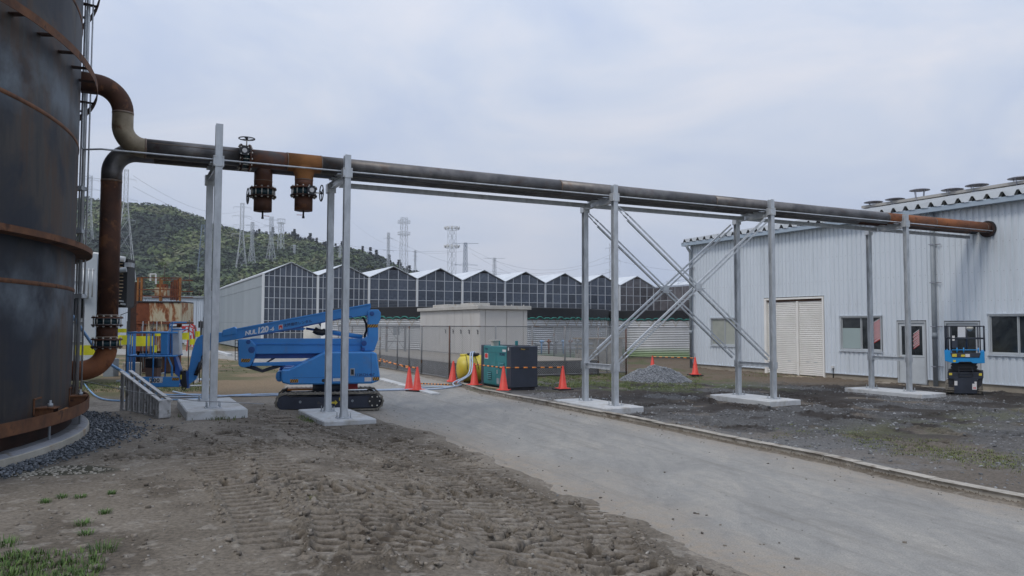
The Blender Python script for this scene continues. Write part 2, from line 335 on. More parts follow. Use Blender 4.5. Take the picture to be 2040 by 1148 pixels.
def mat_glass(name, c1, c2, rough=.18):
    m, t, b, tc = newmat(name); st = mapping(t, tc.outputs['Object'], (1, 1, 1), (0, .5, 0)); n = noise(t, st.outputs[0], 1.5, 5, .6, 1.2)
    r_ = ramp(t, [(.35, c1), (.65, c2)]); t.links.new(n.outputs[0], r_.inputs[0]); oi = N(t, 'ShaderNodeObjectInfo'); mv = N(t, 'ShaderNodeMapRange'); mv.inputs['To Min'].default_value = .72; mv.inputs['To Max'].default_value = 1.3; t.links.new(oi.outputs['Random'], mv.inputs[0]); sc_ = N(t, 'ShaderNodeVectorMath', operation='SCALE'); t.links.new(r_.outputs[0], sc_.inputs[0]); t.links.new(mv.outputs[0], sc_.inputs['Scale']); t.links.new(sc_.outputs[0], b.inputs['Base Color']); b.inputs['Roughness'].default_value = rough
    n2 = noise(t, tc.outputs['Object'], 3, 3, .5, 1); bumpn(t, b, n2.outputs[0], .25, .02); return m
M['gh_glass'] = mat_glass('greenhouse glass over dark screens', (.044, .056, .080), (.092, .110, .142), .22)
M['gh_glass2'] = mat_glass('greenhouse glass over brown screens', (.085, .082, .090), (.15, .145, .155), .25)
M['glass'] = mat_glass('dark window glass', (.010, .014, .018), (.035, .042, .045), .06)
M['glass_g'] = mat_glass('window with pale green blind', (.38, .41, .37), (.46, .48, .43), .12)
M['amber'] = mat('amber reflective tape', (.50, .27, .04), .5, 0, .1, 20)
# ================================================================== GROUND
def smooth(x): x = np.clip(x, 0, 1); return x * x * (3 - 2 * x)
_perm = np.random.default_rng(3).random((512, 512))
def vnoise(x, y):
    xi = np.floor(x).astype(int); yi = np.floor(y).astype(int); fx = x - xi; fy = y - yi; fx = fx * fx * (3 - 2 * fx); fy = fy * fy * (3 - 2 * fy)
    a = _perm[xi & 511, yi & 511]; b = _perm[(xi + 1) & 511, yi & 511]; c = _perm[xi & 511, (yi + 1) & 511]; d = _perm[(xi + 1) & 511, (yi + 1) & 511]
    return (a * (1 - fx) + b * fx) * (1 - fy) + (c * (1 - fx) + d * fx) * fy
def fbm(x, y, oct=4, g=.5):
    r_ = 0; a = 1; s = 0
    for i in range(oct): r_ = r_ + a * vnoise(x + 17.3 * i, y + 9.1 * i); s += a; a *= g; x = x * 2.03; y = y * 2.03
    return r_ / s
def xy(px, py, z=0.0): p = G(px, py, z); return (p.x, p.y)
EDGE_L = [(6.2, -3.0), (2.9, 3.6), xy(1500, 1148), xy(1300, 1060), xy(1100, 975), xy(1000, 930), xy(850, 862), (-2.62, 15.3), (-3.3, 16.9), (-4.9, 18.9), (-6.3, 21.6), (-7.4, 24.6), (-8.8, 30.8), (-12.8, 38.6), (-20.0, 47.5), (-31, 52)]
EDGE_R = [(-36, 62), (-27, 60), (-15.0, 53.5), (-6.35, 35.9), (-2.9, 28.2), (-2.25, 26.4), (-1.75, 25.0), (-1.30, 23.75), (-.85, 22.35), (-.05, 20.75), xy(1100, 802, .1), xy(1280, 836, .1), xy(1500, 880, .1), xy(1640, 907, .1), xy(1830, 950, .1), xy(2040, 990, .1), (7.6, 5.2), (10.4, -1.0), (11, -3)]
ROAD = np.array(EDGE_L + EDGE_R)
KERB = EDGE_R[6:-1]
def polydist(px, py, poly, closed=True):
    n = len(poly); best = np.full(px.shape, 1e9); ins = np.zeros(px.shape, bool)
    for i in range(n if closed else n - 1):
        ax, ay = poly[i]; bx, by = poly[(i + 1) % n]; dx, dy = bx - ax, by - ay; L = dx * dx + dy * dy
        t = np.clip(((px - ax) * dx + (py - ay) * dy) / L, 0, 1); best = np.minimum(best, np.hypot(px - ax - t * dx, py - ay - t * dy))
        if closed:
            c = ((ay > py) != (by > py)) & (px < (bx - ax) * (py - ay) / (by - ay + 1e-12) + ax); ins ^= c
    return best, ins
TC = (-13.23, 9.14)       # centre of the big tank
def base_h(x, y):
    s = (x - 2.47) * U.x + (y - 18.07) * U.y; t = (x - 2.47) * V.x + (y - 18.07) * V.y
    h = .30 * smooth((-s - 5.9) / 3.4) * (1 - smooth((t - 1.2) / 3.0)) - .0125 * np.clip(s, 0, 16) + .02
    return h
# crawler track imprints in the mud, centre lines surveyed on the ground
TRK = [([(1000, 1148), (1010, 1100), (1000, 1050), (960, 1005), (880, 965), (800, 930)], .4), ([(600, 1148), (640, 1090), (700, 1050), (780, 1030), (900, 1035)], .4), ([(430, 890), (520, 930), (600, 980), (660, 1040), (690, 1110), (700, 1160)], .42), ([(300, 872), (370, 905), (420, 950), (470, 1000), (520, 1078), (545, 1148)], .40), ([(905, 955), (800, 1010), (740, 1100), (700, 1160)], .36),
       ([(1195, 985), (1218, 1050), (1225, 1100), (1232, 1160)], .34), ([(560, 850), (640, 890), (720, 925), (800, 975), (900, 1030), (1010, 1090)], .36),
       ([(640, 868), (760, 905), (870, 950), (960, 1000), (1090, 1075)], .34), ([(780, 870), (900, 905), (980, 950), (1100, 1010), (1170, 1060)], .34),
       ([(400, 1000), (520, 990), (640, 1010), (760, 1070), (850, 1148)], .40), ([(760, 1148), (860, 1085), (980, 1060), (1100, 1075), (1190, 1130)], .42),
       ([(250, 945), (350, 935), (450, 930), (560, 905), (660, 900)], .34), ([(560, 1010), (680, 1000), (820, 985), (960, 975)], .38), ([(1060, 1148), (1120, 1105), (1180, 1090), (1290, 1120), (1420, 1150)], .3)]
TRK_R = [([(1180, 790), (1260, 800), (1380, 790), (1480, 800), (1640, 815), (1800, 815), (2030, 800)], .5), ([(1400, 835), (1560, 845), (1700, 860), (1900, 870)], .4), ([(1560, 770), (1680, 800), (1860, 830), (2040, 850)], .5), ([(1620, 830), (1750, 820), (1900, 850), (2040, 860)], .4)]
def resample(pts):
    P = [Vector((*xy(a, b, .12), 0)) for a, b in pts]; o = []
    for i in range(len(P) - 1):
        p0 = P[max(0, i - 1)]; p1 = P[i]; p2 = P[i + 1]; p3 = P[min(len(P) - 1, i + 2)]
        for k in range(5):
            t = k / 5; o.append(.5 * ((2 * p1) + (p2 - p0) * t + (2 * p0 - 5 * p1 + 4 * p2 - p3) * t * t + (3 * p1 - p0 - 3 * p2 + p3) * t ** 3))
    o.append(P[-1]); return [(p.x, p.y) for p in o]
BW_ = [None]
def tracks(x, y, trks, seed):
    BW_[0] = None
    h = np.zeros(x.shape); groove_shade = np.zeros(x.shape); dry = np.zeros(x.shape)
    for j, (pts, w) in enumerate(trks):
        P = resample(pts); best = np.full(x.shape, 1e9); S_ = np.zeros(x.shape); T_ = np.zeros(x.shape); acc = 0
        for i in range(len(P) - 1):
            ax, ay = P[i]; bx, by = P[i + 1]; dx, dy = bx - ax, by - ay; L = math.hypot(dx, dy); t = np.clip(((x - ax) * dx + (y - ay) * dy) / L / L, 0, 1)
            qx = x - ax - t * dx; qy = y - ay - t * dy; d = np.hypot(qx, qy); side = np.sign(dx * qy - dy * qx); m = d < best
            best = np.where(m, d, best); S_ = np.where(m, acc + t * L, S_); T_ = np.where(m, d * side, T_); acc += L
        hw = w / 2 * 1.22; ins = smooth((hw - best) / .04); nz = fbm(x * 3 + j * 7, y * 3 + seed, 3); keep = 1
        ph = (S_ + (.07 * (T_ > 0) if j % 3 == 2 else 0)) / (.165 + .014 * (j % 3)) + .20 * fbm(x * 3, y * 3 + j, 2) + .35 * (T_ / w) ** 2; lv = np.abs((ph % 1) - .5) * 2
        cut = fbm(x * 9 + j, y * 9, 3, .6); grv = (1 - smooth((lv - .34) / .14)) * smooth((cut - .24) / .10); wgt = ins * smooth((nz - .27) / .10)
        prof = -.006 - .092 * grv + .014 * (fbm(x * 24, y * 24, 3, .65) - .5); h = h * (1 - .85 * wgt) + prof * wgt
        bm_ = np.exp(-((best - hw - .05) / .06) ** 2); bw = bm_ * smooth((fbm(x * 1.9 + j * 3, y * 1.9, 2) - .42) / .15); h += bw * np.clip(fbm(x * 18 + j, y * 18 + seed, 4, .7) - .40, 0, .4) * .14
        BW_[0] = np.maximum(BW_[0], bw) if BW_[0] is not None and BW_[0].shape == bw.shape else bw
        groove_shade = np.maximum(groove_shade, wgt * grv); dry = np.maximum(dry, wgt * (1 - grv))  # mask for the painted shade in the grooves, less the paler lug tops
    return h, groove_shade - .6 * dry
PADS = [(-9.35, -7.75, -.35, 1.75, .47, .16), (-7.02, -5.98, -.33, 1.95, .15, .09), (-.60, .48, -.50, 1.95, .10, .13), (3.95 + .55, 5.75, -.75, 1.9, .04, .14), (10.1, 11.45, -.75, 1.9, .02, .12)]
KERBA = np.array(KERB)
PC = G(1311, 760, -.05); PILE = (PC.x, PC.y + .5)
def ground(x, y):
    h = base_h(x, y); dist, ins = polydist(x, y, ROAD); sd = np.where(ins, -dist, dist)
    kd, _ = polydist(x, y, KERBA, False)
    near_l = (sd > -1.0) & (kd > 2.0)
    fore = smooth((19 - y) / 4) * smooth((sd + .1) / .5) * (kd > 1.5)
    n_big = fbm(x * .6, y * .6, 3) - .5; n_mid = fbm(x * 3.1, y * 3.1, 4) - .5; n_fine = fbm(x * 14, y * 14, 4, .6) - .5
    yard = (kd > 0) & (sd > 0) & ((x - 2.47) * U.x + (y - 18.07) * U.y > -6 + (y - 18) * .0) & (x > -1 + (18 - y) * .15)
    h = h + .05 * n_big * smooth((sd) / .8) + .014 * n_mid + .008 * n_fine * 1.0
    muddy = smooth((fbm(x * .9 + 4, y * .9 + 2, 3) - .42) / .16) * smooth((x + 4.9 + (y - 9) * .10) / 1.0) * fore
    rough_h = np.clip(fbm(x * 6.5, y * 6.5, 5, .62) - .47, -.1, 1); h = h + muddy * (rough_h * .015 + np.clip(fbm(x * 22 + 3, y * 22, 3, .7) - .55, 0, 1) * .05) * smooth((fbm(x * 1.7 + 8, y * 1.7, 2) - .5) / .15)
    th, groove_shade = tracks(x, y, TRK, 1.7); bw1 = BW_[0]; h = h + th * smooth((sd + .15) / .3)
    th2, groove_shade2 = tracks(x, y, TRK_R, 5.1); kk = smooth((kd - .25) / .4) * (sd > 0); dk = smooth((fbm(x * .8 + 9, y * .8, 3) - .36) / .13)
    h = h + (th2 * 1.1 + np.clip(fbm(x * 4, y * 4 + 3, 5, .62) - .46, -.05, 1) * .22 * dk * (y > 12)) * kk * (x > 2)
    # road bed: soil dips under the asphalt; washes back over its margins
    on = smooth((-sd + .02 + .35 * (fbm(x * 2.2, y * 2.2, 4) - .5)) / .22)
    h = h * (1 - on) + (-.06) * on
    wash = np.clip(.34 - kd, 0, 1) / .34 * (ins) * (y < 26); h = h + on * wash * (.062 + .045 * (fbm(x * 5, y * 5, 4, .6) - .35))
    behind = (~ins) & (kd < .5) & (y < 26); h = np.where(behind, np.maximum(h, .05 + .03 * n_fine), h)
    # level the soil round pads, tank ring
    s = (x - 2.47) * U.x + (y - 18.07) * U.y; t = (x - 2.47) * V.x + (y - 18.07) * V.y
    for a0, a1, o0, o1, zt, th_ in PADS:
        dd = np.maximum(np.maximum(a0 - s, s - a1), np.maximum(o0 - t, t - o1)); w_ = smooth(1 - np.clip(dd, 0, 1) / .7); h = h * (1 - w_) + (zt - th_ + .02 * n_mid) * w_
    rt = np.hypot(x - TC[0], y - TC[1]); w_ = smooth(1 - np.clip(rt - 7.25, 0, 1) / .9); h = h * (1 - w_) + (.26 + .012 * n_mid * (rt > 7)) * w_
    return h, sd, kd, ins, muddy, groove_shade, groove_shade2, dk, rt, bw1
def gz(x, y): return float(ground(np.array([float(x)]), np.array([float(y)]))[0][0])
def lerp(c, d, w): return c * (1 - w[:, None]) + np.array(d) * w[:, None]
def ground_col(x, y, d):
    h, sd, kd, ins, muddy, groove_shade, groove_shade2, dk, rt, bw1 = d
    n1_ = fbm(x * .5, y * .5, 3); n2_ = fbm(x * 2.3 + 5, y * 2.3, 4); n3_ = fbm(x * 9, y * 9 + 3, 3)
    c = np.tile(np.array([.168, .147, .120]), (len(x), 1)); c = lerp(c, (.215, .191, .160), smooth((n1_ - .4) / .25)); c = lerp(c, (.132, .114, .092), smooth((n2_ - .52) / .2) * .7)
    c = lerp(c, (.098, .083, .066), muddy * .85); c = lerp(c, (.030, .022, .017), np.clip(groove_shade, 0, 1) * .95); c = lerp(c, (.166, .144, .118), np.clip(-groove_shade * 1.6, 0, 1) * .85); c = lerp(c, (.27, .25, .22), smooth((n3_ - .62) / .12) * .5)  # shade between lugs painted into the soil colour, lug tops painted lighter
    s = (x - 2.47) * U.x + (y - 18.07) * U.y; t = (x - 2.47) * V.x + (y - 18.07) * V.y
    # yard right of the kerb: dark churned soil, pale gravelly soil, brown far soil
    yard = ((s > -5.2) & (kd < 60) & (~ins) & (x > -2.2 + np.clip(26 - y, 0, 9) * .1)).astype(float) * smooth((x + 1.5 - (24 - y) * .27) / .8)
    c = lerp(c, (.125, .108, .090), yard); c = lerp(c, (.042, .037, .033), yard * smooth((y - 12.5) / 2) * (1 - smooth((y - 27) / 3)) * smooth((x - .5) / 2) * smooth((fbm(x * 1.1 + 6, y * 1.1, 3) - .36) / .12))
    c = lerp(c, (.034, .029, .026), yard * np.clip(dk * 1.2, 0, 1) * smooth((y - 13.2) / 2.5) * (1 - smooth((y - 25.5) / 3)) * smooth((t + 7) / 3) * .9)
    c = lerp(c, (.030, .027, .026), yard * np.clip(groove_shade2, 0, 1) * .85)  # yard tread grooves: shade painted into the colour too
    c = lerp(c, (.10, .102, .105), yard * smooth((fbm(x * .7 + 2, y * .7 + 8, 3) - .50) / .12) * .75)
    c = lerp(c, (.135, .105, .075), yard * smooth((y - 26) / 4))
    c = lerp(c, (.175, .178, .182), yard * np.exp(-np.clip(kd - .15, 0, 9) / 1.1) * .75 * (y > 10.5) * smooth((fbm(x * 2, y * 2, 3) - .36) / .14))
    # grass tinge
    gr = smooth((fbm(x * .9 + 30, y * .9, 4) - .50) / .12)
    c = lerp(c, (.075, .095, .035), gr * .8 * (smooth((y - 22) / 3) * (1 - smooth((x - 7) / 3)) * (x > -1.4)))
    bnd = np.exp(-((t + 5.2 - .15 * (s - 3)) / .75) ** 2) * (s > 1.5) * yard; c = lerp(c, (.100, .105, .062), .6 * bnd * smooth((fbm(x * 1.6, y * 1.6, 3) - .38) / .15))
    # left yard beyond the rack: brown-orange soil and weeds
    lf = smooth((y - 19.5) / 2) * (x < -5.5) * (~ins); c = lerp(c, (.20, .150, .095), lf); c = lerp(c, (.07, .085, .035), lf * smooth((fbm(x * .5 + 3, y * .5, 4) - .46) / .1) * .7 * smooth((-8.5 - x) / 1.5))
    c = lerp(c, (.04, .042, .046), smooth(1 - np.clip(rt - 7.3, 0, 2) / .7) * .8)
    # damp dark patch with pale flakes beside the ring gravel
    w0 = G(105, 945, .27); dd = ((x - w0.x) / .75) ** 2 + ((y - w0.y) / .28) ** 2; c = lerp(c, (.050, .050, .036), smooth((1.25 - dd) / .6))
    ed = (~ins) & (kd < .12); c = lerp(c, (.11, .09, .07), ed.astype(float) * .5)
    return np.clip(c, .01, .9)
def soil_mat():
    m, t, b, tc = newmat('soil'); at = N(t, 'ShaderNodeAttribute', attribute_name='soilcol'); ob = tc.outputs['Object']
    n = noise(t, ob, 26, 6, .7); r_ = ramp(t, [(.30, (.52, .52, .52)), (.52, (1, 1, 1)), (.72, (1.4, 1.38, 1.35))]); t.links.new(n.outputs[0], r_.inputs[0])
    mu = N(t, 'ShaderNodeMix', data_type='RGBA', blend_type='MULTIPLY'); mu.inputs['Factor'].default_value = 1; t.links.new(at.outputs['Color'], mu.inputs['A']); t.links.new(r_.outputs[0], mu.inputs['B'])
    v = N(t, 'ShaderNodeTexVoronoi'); v.inputs['Scale'].default_value = 34; t.links.new(ob, v.inputs['Vector']); r2 = ramp(t, [(.06, (1, 1, 1)), (.14, (0, 0, 0))]); t.links.new(v.outputs['Distance'], r2.inputs[0])
    n4 = noise(t, ob, 3, 3); r4 = ramp(t, [(.5, (0, 0, 0)), (.68, (.8, .8, .8))]); t.links.new(n4.outputs[0], r4.inputs[0]); mm = N(t, 'ShaderNodeMath', operation='MULTIPLY'); t.links.new(r2.outputs[0], mm.inputs[0]); t.links.new(r4.outputs[0], mm.inputs[1])
    m3 = N(t, 'ShaderNodeMix', data_type='RGBA'); t.links.new(mm.outputs[0], m3.inputs['Factor']); t.links.new(mu.outputs['Result'], m3.inputs['A']); m3.inputs['B'].default_value = (.30, .28, .25, 1)
    t.links.new(m3.outputs['Result'], b.inputs['Base Color']); b.inputs['Roughness'].default_value = .93; b.inputs['Specular IOR Level'].default_value = .25
    nb = noise(t, ob, 38, 8, .72); bumpn(t, b, nb.outputs[0], .8, .012); return m
M['soil'] = soil_mat()
def make_ground():
    na = 760
    ang = np.tan(np.linspace(R(-41), R(40), na)); yy = np.concatenate([np.geomspace(2.0, 4.4, 24)[:-1], np.geomspace(4.4, 5.0, 20)[:-1], np.geomspace(5.0, 16.5, 680), np.geomspace(16.55, 44, 170), np.geomspace(46, 900, 30)]); nr = len(yy)
    Y = np.repeat(yy, na); X = Y * np.tile(ang, nr); d = ground(X, Y); Z = np.where(Y > 46, np.minimum(d[0], -.04), d[0]); Z = np.where((Y > 60), -.12, Z)
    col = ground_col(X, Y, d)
    me = bpy.data.meshes.new('ground'); me.vertices.add(len(X)); co = np.stack([X, Y, Z], 1).astype(np.float32); me.vertices.foreach_set('co', co.ravel())
    i = np.arange((nr - 1) * (na - 1)); a = (i // (na - 1)) * na + i % (na - 1); q = np.stack([a, a + 1, a + 1 + na, a + na], 1).astype(np.int32)
    nf = len(q); me.loops.add(nf * 4); me.loops.foreach_set('vertex_index', q.ravel()); me.polygons.add(nf); me.polygons.foreach_set('loop_start', np.arange(nf, dtype=np.int32) * 4); me.polygons.foreach_set('use_smooth', np.ones(nf, bool))
    me.update(calc_edges=True); ca = me.color_attributes.new('soilcol', 'FLOAT_COLOR', 'POINT'); ca.data.foreach_set('color', np.concatenate([col, np.ones((len(col), 1))], 1).astype(np.float32).ravel())
    me.materials.append(M['soil']); o = bpy.data.objects.new('ground', me); COL.objects.link(o); o['kind'] = 'structure'
    b = MB(); b.add([(-1500, -600, -.32), (1500, -600, -.32), (1500, 2500, -.32), (-1500, 2500, -.32)], [(0, 1, 2, 3)]); o = single('terrain', b, mat('far soil', (.15, .13, .10), .95, 0, .2, .3, col2=(.11, .12, .06)), None, None, kind='structure')
make_ground()
def road_mat():
    m, t, b, tc = newmat('old dusty asphalt'); ob = tc.outputs['Object']
    st = mapping(t, ob, (1, .30, 1), (0, 0, R(-28))); n = noise(t, st.outputs[0], 1.9, 10, .74, .5); r_ = ramp(t, [(.34, (.215, .213, .205)), (.5, (.262, .258, .245)), (.66, (.320, .306, .278))]); t.links.new(n.outputs[0], r_.inputs[0])
    at = N(t, 'ShaderNodeAttribute', attribute_name='dust'); mx1 = N(t, 'ShaderNodeMix', data_type='RGBA'); dn_ = noise(t, ob, 7, 6, .7); dm = N(t, 'ShaderNodeMapRange'); dm.inputs['From Min'].default_value = .32; dm.inputs['From Max'].default_value = .62; dm.inputs['To Min'].default_value = .25; dm.inputs['To Max'].default_value = 1.25; t.links.new(dn_.outputs[0], dm.inputs[0]); dq = N(t, 'ShaderNodeMath', operation='MULTIPLY'); dq.use_clamp = True; t.links.new(at.outputs['Fac'], dq.inputs[0]); t.links.new(dm.outputs[0], dq.inputs[1]); t.links.new(dq.outputs[0], mx1.inputs['Factor']); t.links.new(r_.outputs[0], mx1.inputs['A']); mx1.inputs['B'].default_value = (.270, .232, .188, 1)
    n2 = noise(t, ob, 60, 5, .8); r2 = ramp(t, [(.32, (.62, .62, .62)), (.5, (1, 1, 1)), (.68, (1.25, 1.25, 1.25))]); t.links.new(n2.outputs[0], r2.inputs[0])
    mu0 = N(t, 'ShaderNodeMix', data_type='RGBA', blend_type='MULTIPLY'); mu0.inputs['Factor'].default_value = 1; t.links.new(mx1.outputs['Result'], mu0.inputs['A']); t.links.new(r2.outputs[0], mu0.inputs['B'])
    n5 = noise(t, ob, 7, 8, .8, .3); r5 = ramp(t, [(.30, (.70, .70, .70)), (.42, (.95, .95, .95)), (.56, (1.03, 1.03, 1.02)), (.72, (1.20, 1.19, 1.16))]); t.links.new(n5.outputs[0], r5.inputs[0])
    mu = N(t, 'ShaderNodeMix', data_type='RGBA', blend_type='MULTIPLY'); mu.inputs['Factor'].default_value = 1; t.links.new(mu0.outputs['Result'], mu.inputs['A']); t.links.new(r5.outputs[0], mu.inputs['B'])
    st3 = mapping(t, ob, (1.4, .5, 1), (0, 0, R(-28))); n3 = noise(t, st3.outputs[0], 7, 9, .8, .6); r3 = ramp(t, [(.58, (0, 0, 0)), (.72, (.75, .75, .75))]); t.links.new(n3.outputs[0], r3.inputs[0])
    mx2 = N(t, 'ShaderNodeMix', data_type='RGBA'); t.links.new(r3.outputs[0], mx2.inputs['Factor']); t.links.new(mu.outputs['Result'], mx2.inputs['A']); mx2.inputs['B'].default_value = (.205, .188, .165, 1)
    vo = N(t, 'ShaderNodeTexVoronoi'); vo.inputs['Scale'].default_value = 5.5; t.links.new(ob, vo.inputs['Vector']); rv = ramp(t, [(.05, (1, 1, 1)), (.11, (0, 0, 0))]); t.links.new(vo.outputs['Distance'], rv.inputs[0]); vsp = N(t, 'ShaderNodeSeparateColor'); t.links.new(vo.outputs['Color'], vsp.inputs[0]); gt = N(t, 'ShaderNodeMath', operation='GREATER_THAN'); gt.inputs[1].default_value = .82; t.links.new(vsp.outputs[0], gt.inputs[0]); dt = N(t, 'ShaderNodeMath', operation='MULTIPLY'); t.links.new(rv.outputs[0], dt.inputs[0]); t.links.new(gt.outputs[0], dt.inputs[1])
    r1_ = mapping(t, ob, (1, 1, 1), (0, 0, R(-23.5))); r2_ = mapping(t, r1_.outputs[0], (4.5, .28, 1)); ns = noise(t, r2_.outputs[0], .9, 7, .72, .2); rs_ = ramp(t, [(.52, (0, 0, 0)), (.66, (.55, .55, .55))]); t.links.new(ns.outputs[0], rs_.inputs[0]); mx5 = N(t, 'ShaderNodeMix', data_type='RGBA'); t.links.new(rs_.outputs[0], mx5.inputs['Factor']); t.links.new(mx2.outputs['Result'], mx5.inputs['A']); mx5.inputs['B'].default_value = (.165, .155, .138, 1)
    mx4 = N(t, 'ShaderNodeMix', data_type='RGBA'); t.links.new(dt.outputs[0], mx4.inputs['Factor']); t.links.new(mx5.outputs['Result'], mx4.inputs['A']); mx4.inputs['B'].default_value = (.13, .12, .105, 1)
    t.links.new(mx4.outputs['Result'], b.inputs['Base Color']); b.inputs['Roughness'].default_value = .88; nb = noise(t, ob, 90, 5, .75); bumpn(t, b, nb.outputs[0], .55, .008); return m
M['road'] = road_mat()
def make_road():
    # grid strip between the two edges, dust attribute grows towards the edges
    L = [Vector((*p, 0)) for p in EDGE_L]; Rr = [Vector((*p, 0)) for p in EDGE_R[::-1]]
    def along(P, n):
        d = [0]
        for i in range(1, len(P)): d.append(d[-1] + (P[i] - P[i - 1]).length)
        o = []
        for k in range(n):
            s = d[-1] * (k / (n - 1)) ** 1.25; i = max(j for j in range(len(d)) if d[j] <= s + 1e-9); i = min(i, len(P) - 2); o.append(P[i].lerp(P[i + 1], (s - d[i]) / (d[i + 1] - d[i])))
        return o
    n = 120; m = 40; A = along(L, n); B_ = along(Rr, n); vs = []; dust = []
    for i in range(n):
        for j in range(m + 1):
            t = j / m * 1.05 - .05; p = A[i].lerp(B_[i], t); vs.append((p.x, p.y, 0.0)); w = (B_[i] - A[i]).length; e1 = t * w; e2 = (1 - t) * w
            dn = fbm(np.array([p.x * 1.3]), np.array([p.y * 1.3]), 3)[0]; dust.append(float(np.clip(max(1 - e1 / (.4 + 1.6 * dn), .8 * (1 - e2 / (.3 + 1.3 * dn))), 0, .9)))
    fs = [(i * (m + 1) + j, i * (m + 1) + j + 1, (i + 1) * (m + 1) + j + 1, (i + 1) * (m + 1) + j) for i in range(n - 1) for j in range(m)]
    me = bpy.data.meshes.new('road'); me.from_pydata(vs, [], fs); at = me.attributes.new('dust', 'FLOAT', 'POINT'); at.data.foreach_set('value', dust); me.materials.append(M['road'])
    bm = bmesh.new(); bm.from_mesh(me); bmesh.ops.recalc_face_normals(bm, faces=bm.faces)
    if sum(f.normal.z for f in bm.faces) < 0: bmesh.ops.reverse_faces(bm, faces=bm.faces)
    bm.to_mesh(me); bm.free(); o = bpy.data.objects.new('road', me); COL.objects.link(o); o['kind'] = 'structure'
make_road()
# kerb: separate stones along the right side of the road
kb = thing('kerb', None, None, (0, 0, 0), kind='structure')
def kerb_run(P, root, w=.15, h=.105, step=.6, z0=-.06, mt='kerb', skip=None):
    P = [Vector((*p, 0)) for p in P]; d = 0; i = 0; pos = P[0]; rest = []
    path = []
    for a, b in zip(P, P[1:]):
        n = max(1, int((b - a).length / .05)); path += [a.lerp(b, k / n) for k in range(n)]
    path.append(P[-1]); acc = 0; st = path[0]; prev = path[0]
    for q in path[1:]:
        acc += (q - prev).length; prev = q
        if acc >= step:
            d_ = (q - st).normalized(); nrm = Vector((d_.y, -d_.x, 0)); b = MB(); j = random.uniform(-.006, .006); g = random.uniform(.004, .012); ht = h + random.uniform(-.008, .008)
            p0 = st + d_ * g; p1 = q - d_ * g; off = nrm * (w * .5 + j)
            vs = []
            for p in (p0, p1):
                for o_, z in ((0, z0), (w, z0), (w, ht), (.03, ht), (0, ht - .03)): vs.append(p + nrm * (o_ + j) + Vector((0, 0, z)))
            b.add(vs, [(0, 1, 2, 3, 4)[::-1], (5, 6, 7, 8, 9), (0, 5, 9, 4)[::-1], (4, 9, 8, 3)[::-1], (3, 8, 7, 2)[::-1], (2, 7, 6, 1)[::-1]]); part('kerb_stone', b, M[mt], root, fix=True); st = q; acc = 0
kerb_run([p for p in KERB[::-1]][1:], kb) if False else kerb_run(KERB, kb, w=-.15)

# ------------------------------------------------------------------ loose stones and clods (countless: one object each)
def stone_templates(k=10):
    T = []
    for i in range(k):
        bm = bmesh.new(); bmesh.ops.create_cube(bm, size=1.25)
        for v in bm.verts: v.co = Vector((v.co.x * random.uniform(.6, 1.25), v.co.y * random.uniform(.6, 1.25), v.co.z * random.uniform(.6, 1.2)))
        sc = Vector((random.uniform(.8, 1.3), random.uniform(.7, 1.1), random.uniform(.5, .9)))
        for v in bm.verts: v.co = Vector((v.co.x * sc.x, v.co.y * sc.y, v.co.z * sc.z))
        bm.faces.ensure_lookup_table(); V_ = np.array([v.co[:] for v in bm.verts]); F_ = np.array([[v.index for v in f.verts] for f in bm.faces]); T.append((V_, F_)); bm.free()
    return T
ST = stone_templates()
def build_np(name, V_, F_, mats, kind='stuff', col=None, label=None, cat=None, smooth_=False):
    me = bpy.data.meshes.new(name); me.vertices.add(len(V_)); me.vertices.foreach_set('co', V_.astype(np.float32).ravel()); k = F_.shape[1]; nf = len(F_)
    me.loops.add(nf * k); me.loops.foreach_set('vertex_index', F_.astype(np.int32).ravel()); me.polygons.add(nf); me.polygons.foreach_set('loop_start', np.arange(nf, dtype=np.int32) * k)
    if smooth_: me.polygons.foreach_set('use_smooth', np.ones(nf, bool))
    me.update(calc_edges=True)
    if col is not None: ca = me.color_attributes.new('tint', 'FLOAT_COLOR', 'POINT'); ca.data.foreach_set('color', np.concatenate([col, np.ones((len(col), 1))], 1).astype(np.float32).ravel())
    me.materials.append(mats); o = bpy.data.objects.new(name, me); COL.objects.link(o)
    if kind: o['kind'] = kind
    if label: o['label'] = label
    if cat: o['category'] = cat
    return o
def scatter(name, P, sz, mt, c_lo, c_hi, sink=.3, label=None, cat=None):
    P = np.asarray(P); n = len(P); Vs = []; Fs = []; Cs = []; b = 0
    for i in range(n):
        V_, F_ = ST[rng.integers(len(ST))]; a = rng.random() * 6.28; ca, sa = math.cos(a), math.sin(a); s = sz[i]
        tl = rng.normal(0, .35); W = V_ * s; W = np.stack([W[:, 0] * ca - W[:, 1] * sa, W[:, 0] * sa + W[:, 1] * ca, W[:, 2] + W[:, 0] * tl * .6], 1); Vs.append(W + P[i] + [0, 0, s * (.5 - sink)]); Fs.append(F_ + b); b += len(V_)
        c = np.array(c_lo) + (np.array(c_hi) - np.array(c_lo)) * rng.random(); Cs.append(np.tile(c, (len(V_), 1)))
    return build_np(name, np.concatenate(Vs), np.concatenate(Fs), mt, 'stuff', np.concatenate(Cs), label, cat)
